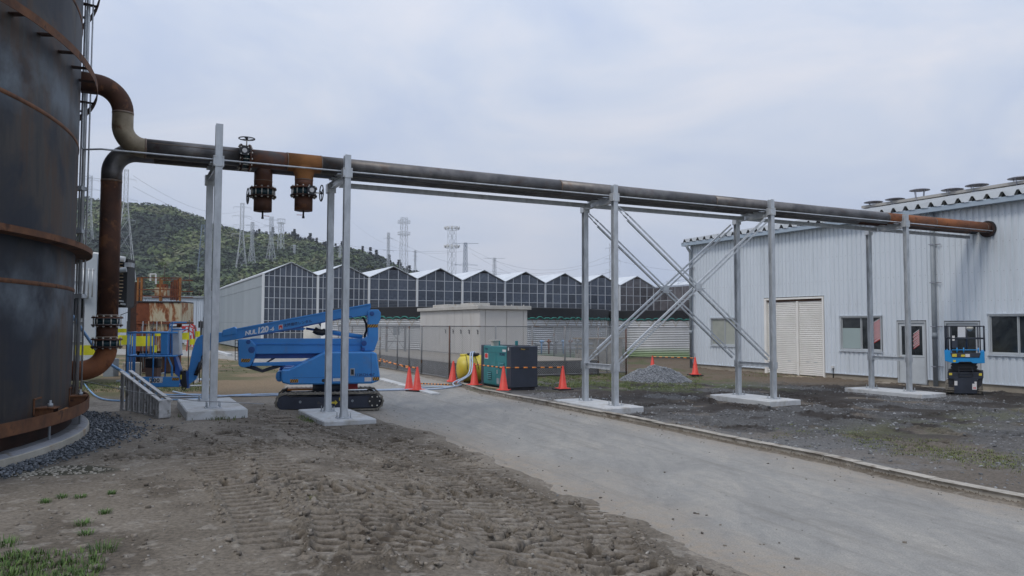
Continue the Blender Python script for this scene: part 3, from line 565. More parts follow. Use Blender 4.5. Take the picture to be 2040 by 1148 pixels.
def tint_mat(name, rough=.85, sc=30, bump=.4):
    m, t, b, tc = newmat(name); at = N(t, 'ShaderNodeAttribute', attribute_name='tint'); n = noise(t, tc.outputs['Object'], sc, 4, .6); r_ = ramp(t, [(.3, (.7, .7, .7)), (.7, (1.25, 1.25, 1.25))]); t.links.new(n.outputs[0], r_.inputs[0])
    mu = N(t, 'ShaderNodeMix', data_type='RGBA', blend_type='MULTIPLY'); mu.inputs['Factor'].default_value = 1; t.links.new(at.outputs['Color'], mu.inputs['A']); t.links.new(r_.outputs[0], mu.inputs['B']); t.links.new(mu.outputs['Result'], b.inputs['Base Color']); b.inputs['Roughness'].default_value = rough
    if bump: bumpn(t, b, n.outputs[0], bump, .01)
    return m
M['stone'] = tint_mat('crushed stone'); M['clod'] = tint_mat('mud clod', .95, 40, .6)
def gzs(x, y): return ground(np.asarray(x, float), np.asarray(y, float))[0]
# blue-black crushed stone round the tank ring
n = 9500; an = rng.uniform(-1.35, .95, n); rr = 7.14 + np.abs(rng.normal(0, .22, n)) * (1 + 1.1 * np.exp(-((an - .36) / .16) ** 2)); 
x = TC[0] + rr * np.cos(an); y = TC[1] + rr * np.sin(an); ok = y > 4; x, y = x[ok], y[ok]
scatter('gravel', np.stack([x, y, gzs(x, y) + rng.uniform(0, .03, len(x))], 1), rng.uniform(.010, .027, len(x)), M['stone'], (.035, .045, .058), (.19, .21, .235), label='blue-black crushed stone round the foot of the rusty tank', cat='gravel')
# pale flakes in the damp patch
w0 = G(95, 948, .27); n = 260; x = w0.x + rng.normal(0, .38, n); y = w0.y + rng.normal(.06, .16, n)
scatter('stone_flakes', np.stack([x, y, gzs(x, y)], 1), rng.uniform(.01, .03, n), M['stone'], (.20, .19, .16), (.34, .32, .28), .55, 'pale stone flakes on the damp patch left of the tracks', 'gravel')
# mud clods
n = 60000; x = rng.uniform(-5.2, 3.0, n); y = rng.uniform(5.2, 16.5, n); d = ground(x, y); w_ = np.clip(d[4] * .14 + d[9] * .9 + .02, 0, 1) * (1 - .85 * np.clip(np.abs(d[5]) * 2, 0, 1)) * (d[1] > .0); ok = (rng.random(n) < w_) & (np.abs(x) < y * .75)
x, y = x[ok], y[ok]; sz = np.clip(rng.gamma(1.6, .0075, len(x)), .005, .05)
scatter('mud_clods', np.stack([x, y, d[0][ok]], 1), sz, M['clod'], (.09, .077, .062), (.25, .22, .185), .35, 'loose clods of churned brown mud between the crawler tracks', 'mud clods')
n = 3500; x = rng.uniform(-6.5, 3.5, n); y = rng.uniform(5.0, 18, n); d = ground(x, y); ok = (d[1] > .05) & (d[8] > 7.2) & (np.abs(x) < y * .75); x, y = x[ok], y[ok]
scatter('pebbles', np.stack([x, y, d[0][ok]], 1), np.clip(rng.gamma(2, .004, len(x)), .003, .022), M['stone'], (.12, .11, .095), (.36, .34, .31), .4, 'small pale pebbles strewn over the bare soil', 'pebbles')
# specks of soil and grit on the road
n = 11000; x = rng.uniform(-3, 8, n); y = rng.uniform(5, 24, n); d = ground(x, y); e_ = -d[1]; ok = d[3] & (rng.random(n) < np.exp(-e_ / .5) * .95 + .02); x, y = x[ok], y[ok]
scatter('road_grit', np.stack([x, y, np.zeros(len(x))], 1), np.clip(rng.gamma(1.7, .0040, len(x)), .003, .024), M['clod'], (.06, .05, .042), (.20, .18, .15), .35, 'brown grit and small clods lying on the road', 'grit')
# grey gravel over the yard
n = 26000; x = rng.uniform(0.5, 17, n); y = rng.uniform(8.5, 27, n); d = ground(x, y); s_ = (x - 2.47) * U.x + (y - 18.07) * U.y; t_ = (x - 2.47) * V.x + (y - 18.07) * V.y
pz = np.zeros(n)
for a0, a1, o0, o1, zt, th_ in PADS[2:]: dd = np.maximum(np.maximum(a0 - s_, s_ - a1), np.maximum(o0 - t_, t_ - o1)); pz = np.maximum(pz, np.exp(-np.clip(dd, 0, 9) / .45) * (dd > 0))
g1 = smooth((fbm(x * .7 + 2, y * .7 + 8, 3) - .46) / .14); near = np.exp(-np.clip(d[2] - .1, 0, 9) / 1.3); w_ = np.clip(.05 + .60 * g1 + pz + near * .6, 0, 1) * (d[1] > .03) * (d[2] > .16); ok = (rng.random(n) < w_) & (s_ < 15.7)
x, y = x[ok], y[ok]; scatter('yard_gravel', np.stack([x, y, d[0][ok]], 1), np.clip(rng.gamma(2.2, .0075, len(x)), .006, .045), M['stone'], (.07, .074, .08), (.29, .30, .31), .4, 'grey gravel spread over the dark yard right of the kerb', 'gravel')
# gravel heap
def heap_h(x, y):
    e = ((x - PILE[0]) / 1.42) ** 2 + ((y - PILE[1]) / 1.15) ** 2; return .70 * np.clip(1 - np.sqrt(e + .01), 0, 1) ** .85 * (1 + .25 * (fbm(x * 2, y * 2, 3) - .5))
hp = thing('gravel_pile', 'heap of blue-grey crushed gravel on the grass left of the middle rack posts', 'gravel pile', (PILE[0], PILE[1], gz(*PILE)))
hb = MB(); ng = 30; vs = []; LOC[hp.name] = hp.location.copy()
for i in range(ng):
    for j in range(ng):
        xx = PILE[0] + (i / (ng - 1) - .5) * 3.2; yv = PILE[1] + (j / (ng - 1) - .5) * 2.7; vs.append((xx, yv, gz(xx, yv) - .04 + float(heap_h(np.array([xx]), np.array([yv]))[0])))
hb.add(vs, [(i * ng + j, (i + 1) * ng + j, (i + 1) * ng + j + 1, i * ng + j + 1) for i in range(ng - 1) for j in range(ng - 1)], True)
part('heap_core', hb, mat('heap fines', (.10, .11, .125), .95, 0, .3, 20), hp)
n = 6500; a = rng.uniform(0, 6.283, n); q = np.sqrt(rng.random(n)) * 1.06; x = PILE[0] + 1.42 * q * np.cos(a); y = PILE[1] + 1.15 * q * np.sin(a); z = gzs(x, y) - .04 + heap_h(x, y)
o = scatter('crushed_stone', np.stack([x, y, z], 1) - np.array(hp.location), rng.uniform(.014, .034, n), M['stone'], (.15, .165, .185), (.38, .40, .43), .3); o.parent = hp

# ------------------------------------------------------------------ grass
M['grass'] = tint_mat('grass blades', .7, 20, 0)
def blades(P, hgt, n_per, spread, c_lo, c_hi, wd=.006):
    Vs = []; Cs = []; P = np.asarray(P)
    for i, p in enumerate(P):
        for k in range(n_per):
            a = rng.random() * 6.28; r_ = spread * math.sqrt(rng.random()); b = np.array([p[0] + r_ * math.cos(a), p[1] + r_ * math.sin(a), p[2]]); h = hgt * rng.uniform(.5, 1.15); ln = rng.uniform(.2, .9); d = np.array([math.cos(a), math.sin(a)])
            s_ = np.array([-d[1], d[0], 0]) * wd * .5 * rng.uniform(.7, 1.3); m_ = b + [d[0] * h * ln * .4, d[1] * h * ln * .4, h * .65]; t_ = b + [d[0] * h * ln, d[1] * h * ln, h * (1 - .35 * ln)]
            Vs += [b - s_, b + s_, m_ + s_ * .8, m_ - s_ * .8, t_]; c = np.array(c_lo) + (np.array(c_hi) - np.array(c_lo)) * rng.random(); Cs += [c] * 5
    n = len(Vs) // 5; i = np.arange(n) * 5; F_ = np.concatenate([np.stack([i, i + 1, i + 2], 1), np.stack([i, i + 2, i + 3], 1), np.stack([i + 3, i + 2, i + 4], 1)]); return np.array(Vs), F_, np.array(Cs)
TUFT = [((68 / 1, 0), 0)]
tufts = [(205, 1107, .10, .10, 'bright green grass tuft, the largest and nearest on the bare soil at lower left'), (172, 1072, .05, .06, 'small green grass tuft just above the largest tuft'), (165, 1052, .06, .07, 'green grass tuft in the middle of the line of tufts'), (208, 1028, .05, .06, 'green grass tuft right of the line of tufts, above the middle one'),
         (160, 997, .045, .06, 'small grass tuft left of the dry stone flakes, right one of the upper pair'), (124, 997, .05, .06, 'small grass tuft below the damp patch, left one of the upper pair'), (90, 1007, .05, .05, 'thin yellowish grass tuft left of the upper pair'), (222, 990, .05, .04, 'thin upright grass tuft nearest the muddy tracks'), (12, 1095, .08, .10, 'dense green grass clump at the left edge of the picture'),
         (620, 1000, .08, .05, 'thin olive weed standing among the crawler tracks')]
for px_, py_, h_, sp_, lb in tufts:
    p = G(px_, py_, .29); z = gz(p.x, p.y); Vv, Ff, Cc = blades([(0, 0, 0)], h_, 90, sp_, (.035, .085, .015) if px_ != 620 else (.08, .085, .03), (.10, .19, .04) if px_ != 620 else (.16, .15, .06), .005)
    o = build_np('grass_tuft', Vv, Ff, M['grass'], None, Cc, lb, 'grass'); o.location = (p.x, p.y, z - .005); o['group'] = 'grass tufts on the bare soil'
def region(n, fn): 
    r_ = []
    while len(r_) < n: r_.append(fn())
    return np.array(r_)
def on_ground(pts): pts = np.array(pts); return np.stack([pts[:, 0], pts[:, 1], gzs(pts[:, 0], pts[:, 1])], 1)
w0 = np.array([xy(random.uniform(-40, 200), random.uniform(1112, 1190), .29) for _ in range(210)])
Vv, Ff, Cc = blades(on_ground(w0), .055, 9, .035, (.03, .075, .012), (.11, .18, .04), .007); build_np('grass', Vv, Ff, M['grass'], 'stuff', Cc, 'low green weeds along the lower left edge of the soil', 'grass')
P_ = []
for _ in range(900): P_.append(xy(random.gauss(1150, 60), random.uniform(742, 772), 0))
for _ in range(450): P_.append(xy(random.uniform(1090, 1250), random.uniform(742, 756), 0))
for _ in range(500): P_.append(xy(random.uniform(1240, 1400), random.uniform(745, 775), 0))
for _ in range(120): P_.append(xy(random.gauss(955, 8), random.uniform(779, 785), 0))
for _ in range(40): P_.append(xy(random.gauss(925, 10), random.uniform(770, 778), 0))
P2_ = []
for _ in range(420): q = random.random(); P2_.append(xy(1700 + 340 * q + random.gauss(0, 14), 876 + 46 * q + random.gauss(0, 9), 0))
for _ in range(120): P_.append(xy(random.uniform(1480, 1640), random.uniform(741, 751), -.12))
for _ in range(70): P2_.append(xy(random.uniform(1540, 1720), random.gauss(866, 8), 0))
P_ = np.array(P_); d = ground(P_[:, 0], P_[:, 1]); P_ = P_[(d[1] > .02)]
Vv, Ff, Cc = blades(on_ground(P_), .065, 8, .10, (.05, .085, .02), (.17, .20, .06), .010); build_np('grass', Vv, Ff, M['grass'], 'stuff', Cc, 'patchy green grass on the yard right of the kerb', 'grass')
P_ = np.array(P2_); Vv, Ff, Cc = blades(on_ground(P_), .028, 12, .13, (.07, .10, .03), (.20, .22, .08), .009); build_np('grass', Vv, Ff, M['grass'], 'stuff', Cc, 'low sparse grass strip on the gravel yard at the right edge', 'grass')
P_ = []
for _ in range(500): P_.append(xy(random.uniform(150, 420), random.uniform(764, 782), .0))
for _ in range(120): P_.append(xy(random.gauss(430, 22), random.gauss(832, 3), .3))
for _ in range(30): P_.append(xy(random.gauss(612, 8), random.gauss(838, 5), .05))
for _ in range(400): P_.append(xy(random.uniform(150, 600), random.uniform(718, 745), .0))
P_ = np.array(P_); d = ground(P_[:, 0], P_[:, 1]); P_ = P_[(d[1] > .02)]
Vv, Ff, Cc = blades(on_ground(P_), .07, 8, .12, (.04, .075, .015), (.14, .18, .05), .010); build_np('grass', Vv, Ff, M['grass'], 'stuff', Cc, 'weeds between the rusty tank and the blue boom lift', 'grass')
# ================================================================== BIG TANK
TC3 = Vector((TC[0], TC[1], 0)); RS = 6.84
def pol(r, an, z): return Vector((TC[0] + r * math.cos(an), TC[1] + r * math.sin(an), z))
tank = thing('storage_tank', 'huge round rusty steel tank cut off by the left edge of the picture', 'tank', (TC[0], TC[1], .3))
b = MB(); b.lathe([(0, 13.8), (RS, 13.0), (RS, 7.0 + .008), (RS, 5.0), (RS, 2.55), (RS, .42)], (TC[0], TC[1], 0), 160)
for f in range(len(b.f)): b.f[f] = b.f[f][::-1]
part('shell', b, M['tank'], tank, fix=True)
for z in (2.55, 4.92, 6.98, 9.2, 11.4):
    b = MB(); b.lathe([(RS - .01, z - .034), (RS + .006, z - .028), (RS + .010, z), (RS + .006, z + .028), (RS - .01, z + .034)], (TC[0], TC[1], 0), 160); part('weld_seam', b, M['rust_ring'], tank, fix=True)
# solid stiffener at 3.1 m
b = MB(); b.lathe([(RS - .01, 3.13), (RS + .25, 3.13), (RS + .25, 3.215), (RS + .245, 3.215), (RS + .238, 3.145), (RS - .01, 3.145)], (TC[0], TC[1], 0), 160, smooth=False)
part('stiffener_ring', b, M['rust_ring'], tank, fix=True)
# open rings carried on brackets
for zr, nb_ in ((5.93, 64), (7.70, 64), (10.2, 64)):
    b = MB(); b.lathe([(RS + .245, zr - .06), (RS + .253, zr - .06), (RS + .253, zr + .06), (RS + .245, zr + .06), (RS + .245, zr - .06)], (TC[0], TC[1], 0), 160, smooth=False)
    ring = part('wind_ring', b, M['rust_ring'], tank, fix=True)
    for k in range(nb_):
        an = 2 * math.pi * k / nb_ + .04
        if not (-2.0 < an - 2 * math.pi * (an > math.pi) < 1.4): continue
        b = MB(); d = Vector((math.cos(an), math.sin(an), 0)); q = Vector((-d.y, d.x, 0)); p0 = TC3 + d * (RS + .002) + Vector((0, 0, zr)); p1 = TC3 + d * (RS + .245) + Vector((0, 0, zr)); hw = .065
        b.hexa([p0 - q * hw + Vector((0, 0, .008)), p0 + q * hw + Vector((0, 0, .008)), p1 + q * hw * .75 + Vector((0, 0, .008)), p1 - q * hw * .75 + Vector((0, 0, .008)), p0 - q * hw + Vector((0, 0, .02)), p0 + q * hw + Vector((0, 0, .02)), p1 + q * hw * .75 + Vector((0, 0, .02)), p1 - q * hw * .75 + Vector((0, 0, .02))])
        part('ring_bracket', b, M['rust_dark'], ring)
# base: anchor channel ring, chairs, bolts
b = MB(); b.lathe([(RS - .0, .40), (RS + .02, .40), (RS + .02, .70)], (TC[0], TC[1], 0), 160); part('base_flare', b, M['rust_dark'], tank, fix=True)
b = MB(); b.lathe([(RS + .05, .625), (RS + .26, .625), (RS + .26, .63), (RS + .268, .63), (RS + .268, .80), (RS + .26, .80), (RS + .26, .80), (RS + .245, .79), (RS + .245, .635), (RS + .05, .635), (RS + .05, .625)], (TC[0], TC[1], 0), 160, smooth=False); part('anchor_ring', b, M['rust_ring'], tank, fix=True)
for k in range(12):
    a0 = -1.6 + k * .262; a1 = a0 + .155
    vs = []; n_ = 6
    for i in range(n_ + 1):
        a_ = a0 + (a1 - a0) * i / n_
        for r_, z in ((RS + .003, .70), (RS + .24, .645), (RS + .24, .652), (RS + .003, .715)): vs.append(pol(r_, a_, z))
    b = MB(); b.add(vs, [(i * 4 + j, i * 4 + (j + 1) % 4, i * 4 + 4 + (j + 1) % 4, i * 4 + 4 + j) for i in range(n_) for j in range(4)] + [(3, 2, 1, 0), (n_ * 4, n_ * 4 + 1, n_ * 4 + 2, n_ * 4 + 3)]); part('ledge_plate', b, M['rust_o'], tank, fix=True)
    am = a0 - .045; d = Vector((math.cos(am), math.sin(am), 0)); q = Vector((-d.y, d.x, 0)); c = TC3 + d * (RS + .14)
    b = MB(); P_ = lambda r_, w_, z: TC3 + d * (RS + r_) + q * w_ + Vector((0, 0, z))
    b.hexa([P_(.003, -.13, .84), P_(.245, -.13, .84), P_(.245, .13, .84), P_(.003, .13, .84), P_(.003, -.13, .86), P_(.245, -.13, .86), P_(.245, .13, .86), P_(.003, .13, .86)])
    for w_ in (-.10, .085): b.hexa([P_(.003, w_, .645), P_(.22, w_, .645), P_(.22, w_ + .014, .645), P_(.003, w_ + .014, .645), P_(.003, w_, .84), P_(.22, w_, .84), P_(.22, w_ + .014, .84), P_(.003, w_ + .014, .84)])
    b.hexa([P_(.003, -.17, .66), P_(.02, -.17, .66), P_(.02, -.155, .66), P_(.003, -.155, .66), P_(.003, -.17, .98), P_(.02, -.17, .98), P_(.02, -.155, .98), P_(.003, -.155, .98)])
    b.hexa([P_(.003, -.17, .965), P_(.022, -.17, .965), P_(.022, .05, .975), P_(.003, .05, .975), P_(.003, -.17, .985), P_(.022, -.17, .985), P_(.022, .05, .995), P_(.003, .05, .995)])
    ch = part('anchor_chair', b, M['rust_ring'], tank)
    b = MB(); b.cyl(P_(.15, 0, .36), P_(.15, 0, .95), .016, 8); b.cyl(P_(.15, 0, .861), P_(.15, 0, .905), .036, 6); part('anchor_bolt', b, M['galv_dull'], ch)
# concrete foundation ring
b = MB(); b.lathe([(RS - .4, .405), (RS + .16, .405), (RS + .255, .372), (RS + .265, .355), (RS + .27, .1)], (TC[0], TC[1], 0), 160, smooth=False); fr_ = part('foundation_ring', b, mat('blue grey painted concrete', (.20, .215, .245), .7, 0, .12, 1.5, col2=(.27, .285, .315), spots=(.16, .15, .14), sp_scale=3), tank, fix=True)
b = MB(); b.lathe([(RS + .256, .37), (RS + .275, .362), (RS + .282, .1)], (TC[0], TC[1], 0), 160, smooth=False); part('foundation_edge', b, mat('stained foundation edge', (.33, .31, .26), .85, 0, .15, 2, col2=(.42, .40, .35), spots=(.26, .15, .07), sp_scale=1.4, sp_lo=.56, sp_hi=.7), tank, fix=True)
# lug scar low on the shell
p = Fr((TC[0], TC[1]), 0); 
# vertical galvanised risers clamped behind the shell
ris = thing('riser_conduit', 'galvanised riser pipes strapped up the back side of the rusty tank', 'conduit', (-7.40, 13.10, .3))
rb_ = D(166, 600, 13.1)
for i, (x_, r_) in enumerate(((158.0, .032), (167.5, .014), (151.5, .014))):
    a_ = D(x_, 600, 13.25 + .0 * i); b = MB(); b.cyl((a_.x, a_.y, .3), (a_.x, a_.y, 12.5), r_, 10); part('riser', b, M['galv'], ris)
for y_ in (376, 462, 590):
    q = D(160, y_, 13.23); b = MB(); b.box((q.x - .10, q.y - .10, q.z - .035), (q.x + .08, q.y + .06, q.z + .035)); part('pipe_clamp', b, M['galv'], ris)

# ================================================================== PIPE RACK
SL = .0062
def pz(s): return 5.262 + (s + 6.5) * SL                 # pipe centre height along the run
PR = .178; TF, TB = .42, .90                              # front and back pipe offsets
def post_H(mb, s, o, z0, z1, w=.125, h=.125):
    f1, f2 = s - w / 2, s + w / 2
    mb.fbox(S, f1, f2, o - h / 2, o - h / 2 + .009, z0, z1); mb.fbox(S, f1, f2, o + h / 2 - .009, o + h / 2, z0, z1); mb.fbox(S, s - .0035, s + .0035, o - h / 2 + .009, o + h / 2 - .009, z0, z1)
def slab(name, label, s0, s1, o0, o1, z, th, chip=0):
    b = MB(); j = .03
    pts = [(s0, o0), (s1, o0), (s1, o1), (s0, o1)]; vs = []
    b.hexa([S.w(*p, z - th - .12) for p in pts] + [S.w(*p, z) for p in pts]); c = S.w((s0 + s1) / 2, (o0 + o1) / 2, z - th)
    return single(name, b, M['conc'], label, 'concrete pad', 'concrete pads under the rack posts', (c.x, c.y, c.z), bevel=.018)
posts = [(-8.97, .47, 5.74), (-6.54, .15, 5.42), (0.0, .10, 5.40), (5.20, .04, 5.46), (10.90, .02, 5.46)]
padspec = [(-9.45, -8.42, -.42, 2.0), (-7.02, -5.98, -.36, 2.0), (-.60, .47, -.50, 1.9), (4.52, 5.68, -.50, 1.75), (10.3, 11.45, -.80, 1.85)]
padlab = ['pale concrete pad beside the fallen stepladder, under the leftmost rack posts', 'flat pale concrete pad in front of the blue boom lift', 'concrete pad at the kerb under the first posts with cross bracing', 'concrete pad under the rack posts right of the gravel heap', 'concrete pad in front of the wall door, rightmost of the rack pads']
raclab = ['leftmost galvanised rack frame, its front post rising above the pipes', 'galvanised post frame standing in front of the blue boom lift', 'galvanised post frame beside the kerb at the left end of the cross bracing', 'galvanised post frame at the right end of the cross bracing, before the roller shutter', 'rightmost galvanised post frame, before the door of the white building']
for i, ((s, zb, zt), (s0, s1, o0, o1)) in enumerate(zip(posts, padspec)):
    slab('concrete_pad', padlab[i], s0, s1, o0, o1, zb, .10 if i else .15)
    c = S.w(s, 0, zb); rk = thing('rack_frame', raclab[i], 'post frame', c, 'galvanised post frames of the pipe rack')
    zbm = pz(s) - PR - .01; bt = 1.30 if i else 1.46
    b = MB(); post_H(b, s, 0, zb + .02, zt); part('front_post', b, M['galv'], rk, bevel=0)
    b = MB(); post_H(b, s, bt, zb + .02, zbm - .02); part('back_post', b, M['galv'], rk)
    b = MB(); o0_, o1_ = .075, bt - .0; b.fbox(S, s - .05, s + .05, o0_, o1_, zbm - .012, zbm); b.fbox(S, s - .05, s + .05, o0_, o1_, zbm - .15, zbm - .138); b.fbox(S, s - .004, s + .004, o0_, o1_, zbm - .138, zbm - .012); part('cross_beam', b, M['galv'], rk)
    for o_, nm in ((0, 'collar_plate'), (bt, 'collar_plate')):
        zc = zbm - .02 if o_ == 0 else zbm - .13
        b = MB(); b.fbox(S, s - .09, s + .09, o_ - .080, o_ - .066, zc - .10, zc + .10); b.fbox(S, s - .09, s + .09, o_ + .066, o_ + .076, zc - .10, zc + .10); b.fbox(S, s - .098, s - .0905, o_ - .080, o_ + .076, zc - .095, zc + .095)
        cp = part(nm, b, M['galv'], rk); b = MB()
        for da in (-.07, .07):
            for dz in (-.08, .08): b.cyl(S.w(s + da, o_ - .095, zc + dz), S.w(s + da, o_ - .080, zc + dz), .011, 6)
        part('bolt_set', b, M['bolt'], cp, kind='stuff')
    for o_ in (0, bt):
        b = MB(); b.fbox(S, s - .14, s + .14, o_ - .13, o_ + .13, zb + .001, zb + .019); bp = part('base_plate', b, M['galv'], rk)
        for da in (-.11, .11):
            for do in (-.10, .10): b = MB(); b.cyl(S.w(s + da, o_ + do, zb + .019), S.w(s + da, o_ + do, zb + .115), .009, 6); b.cyl(S.w(s + da, o_ + do, zb + .019), S.w(s + da, o_ + do, zb + .038), .018, 6); part('anchor_bolt', b, M['galv_dull'], bp)
    if i >= 2:   # low tie between the two posts
        zl = zb + (.90 if i < 4 else .98)
        b = MB(); b.fbox(S, s - .045, s + .045, .07, bt - .07, zl + .05, zl + .06); b.fbox(S, s - .045, s + .045, .07, bt - .07, zl - .06, zl - .05); b.fbox(S, s - .004, s + .004, .07, bt - .07, zl - .05, zl + .05); part('low_tie', b, M['galv'], rk)
        for o_ in (0, bt): b = MB(); b.fbox(S, s - .085, s + .085, o_ - .078, o_ - .066, zl - .09, zl + .09); b.fbox(S, s - .085, s + .085, o_ + .066, o_ + .076, zl - .09, zl + .09); b.fbox(S, s + .0655, s + .075, o_ - .066, o_ + .066, zl - .085, zl + .085); part('collar_plate', b, M['galv'], rk)
# runner channel on the cross beams
OC = .98
segs = [(-6.45, -.06), (.06, 5.14), (5.26, 10.84), (10.96, 15.75)]
rl = ['long galvanised channel under the pipes over the road', 'galvanised channel under the pipes above the cross bracing', 'galvanised channel under the pipes before the white building', 'short galvanised channel end poking towards the white wall']
for k, (a0, a1) in enumerate(segs):
    b = MB(); z0 = pz((a0 + a1) / 2) - PR - .155
    zA, zB = pz(a0) - PR - .155, pz(a1) - PR - .155; th_ = .105
    for (oa, ob, za, zb_) in ((OC - .03, OC - .024, 0, th_), (OC - .024, OC + .03, th_ - .007, th_), (OC - .024, OC + .03, 0, .007)):
        b.hexa([S.w(a0, oa, zA + za), S.w(a1, oa, zB + za), S.w(a1, ob, zB + za), S.w(a0, ob, zA + za), S.w(a0, oa, zA + zb_), S.w(a1, oa, zB + zb_), S.w(a1, ob, zB + zb_), S.w(a0, ob, zA + zb_)])
    c = S.w(a0, OC, zA); single('runner_channel', b, M['galv'], rl[k], 'steel channel', 'channels under the pipes', c)
# cross bracing, twin angle bars between frames 3 and 4, front and back plane
for o_, lb in ((-.0, 'front'), (1.30, 'back')):
    s3, s4 = .09, 5.11; ztop = 4.93; zlow = 1.10
    root = thing('cross_brace', 'twin bar cross brace in the %s plane of the rack posts over the gravel heap' % ('nearer' if o_ == 0 else 'farther'), 'cross brace', S.w(2.6, o_, 3.0), 'X braces of the rack')
    zt3, zt4 = ztop - .06, ztop + .0
    for (p, q) in (((s3, zt3), (s4, zlow - .02)), ((s3, zlow), (s4, zt4))):
        P0 = S.w(p[0], o_, p[1]); P1 = S.w(q[0], o_, q[1]); d_ = (P1 - P0).normalized(); nrm = d_.cross(V).normalized()
        up_first = p[1] > q[1]
        for sg in (-1, 1):
            of = nrm * (.048 * sg) + V * (.0 if up_first else .028)
            b = MB(); x0 = P0 + d_ * .42 + of; x1 = P1 - d_ * .10 + of
            b.bar(x0, x1, .006, .042, up=tuple(nrm)); b.bar(x0 + nrm * (.021 * sg) + V * .022, x1 + nrm * (.021 * sg) + V * .022, .044, .006, up=tuple(nrm)); br = part('brace_bar', b, M['galv'], root)
            b = MB(); b.bar(P0 + d_ * .02 + of * .6, P0 + d_ * .2 + of * .8, .012, .03, up=tuple(nrm)); b.cyl(P0 + d_ * .18 + of * .9, P0 + d_ * .45 + of, .010, 8); b.cyl(P0 + d_ * .25 + of * .93, P0 + d_ * .36 + of * .96, .020, 8); part('turnbuckle', b, M['galv'], br)
    b = MB(); c = S.w(2.6, o_ - .012, (zt3 + zlow) / 2 + .0); b.fbox(S, 2.42, 2.80, o_ - .028, o_ - .012, c.z - .035, c.z - .012); b.fbox(S, 2.50, 2.70, o_ - .022, o_ - .012, c.z - .10, c.z + .10); part('gusset', b, M['galv'], root)

# ------------------------------------------------------------------ the two pipes
def runP(s, o): return S.w(s, o, pz(s))
def sat(px_, o, y=330): 
    a, z = S.px(px_, y, o); return a
tdir = lambda p: (Vector((TC[0] - p.x, TC[1] - p.y, 0))).normalized()
fp = thing('steel_pipe', 'front rusty black pipe that rises in an S bend to the tank', 'pipe', runP(-10.0, TF), 'pair of steel pipes on the rack')
bp_ = thing('steel_pipe', 'rear pipe of the rack, dropping beside the tank to its foot', 'pipe', runP(-10.0, TB), 'pair of steel pipes on the rack')
def weld(root, p, d, r, w=.016):
    b = MB(); b.cyl(p - d * w, p + d * w, r + .004, 32); part('weld_bead', b, M['weld'], root)
# front pipe geometry
sv = sat(245, TF, 225); vert = S.w(sv, TF, 0); up_z = 6.30
top = Vector((vert.x, vert.y, up_z)); td = tdir(top); tank_pt = top + td * ((top - Vector((TC[0], TC[1], up_z))).length - RS + .02)
s_w = sat(290, TF, 290)
path_low = fillet([runP(s_w, TF), Vector((vert.x, vert.y, pz(sv))), Vector((vert.x, vert.y, 5.84))], .50, 14)
b = MB(); b.tube(path_low, PR, 32); part('elbow', b, M['elbow'], fp)
path_up = fillet([Vector((vert.x, vert.y, 5.84)), top, tank_pt], .46, 14)
b = MB(); b.tube(path_up, PR, 32); part('elbow', b, M['rust'], fp, label='dark rusty elbow entering the tank')
weld(fp, Vector((vert.x, vert.y, 5.84)), Vector((0, 0, 1)), PR); weld(fp, runP(s_w, TF), U, PR)
sV = sat(488, TF, 300)
s_st2 = sat(606, TF); s_st1 = sat(525, TB)
sec = [(s_w, sV - .10, 'black_pipe'), (sV + .10, s_st2 - .34, 'rust'), (s_st2 + .32, sat(1113, TF, 370), 'black_pipe'), (sat(1113, TF, 370), sat(1420, TF, 395), 'black_pipe'), (sat(1420, TF, 395), sat(1764, TF, 430), 'black_pipe'), (sat(1764, TF, 430), sat(1857, TF, 440), 'rust_r'), (sat(1857, TF, 440), 15.62, 'rust_r')]
def mat_rustfade():
    m, t, b_, tc = newmat('rust stained branch pipe'); ob = tc.outputs['Object']; n = noise(t, ob, 2.6, 7, .65, .5)
    r_ = ramp(t, [(.34, (.060, .052, .050)), (.48, (.105, .045, .028)), (.62, (.15, .058, .026)), (.75, (.20, .085, .035))]); t.links.new(n.outputs[0], r_.inputs[0]); t.links.new(r_.outputs[0], b_.inputs['Base Color']); b_.inputs['Roughness'].default_value = .65; return m
M['rust'] = M['rust']; M['rustmix'] = mat_rustfade()
for a0, a1, mm in sec:
    b = MB(); mmn = 'rustmix' if mm == 'rust' else mm; b.tube([runP(a0, TF), runP(a1, TF)], PR, 36, smooth=True); part('pipe_length', b, M[mmn], fp)
    weld(fp, runP(a1, TF), U, PR, .012)
b = MB(); q0 = runP(15.45, TF); q1 = runP(15.93, TF); b.cyl(runP(15.62, TF), q1, PR * .98, 36); part('pipe_length', b, M['rust'], fp)
# collar sleeve at the wall
b = MB(); cc = runP(15.885, TF) + Vector((0, 0, -.045)); b.cyl(cc - U * .04, cc + U * .055, .285, 40); part('wall_sleeve', b, M['dark'], fp); b = MB(); b.cyl(cc - U * .046, cc - U * .041, .255, 40); part('sleeve_face', b, M['rust_dark'], fp)
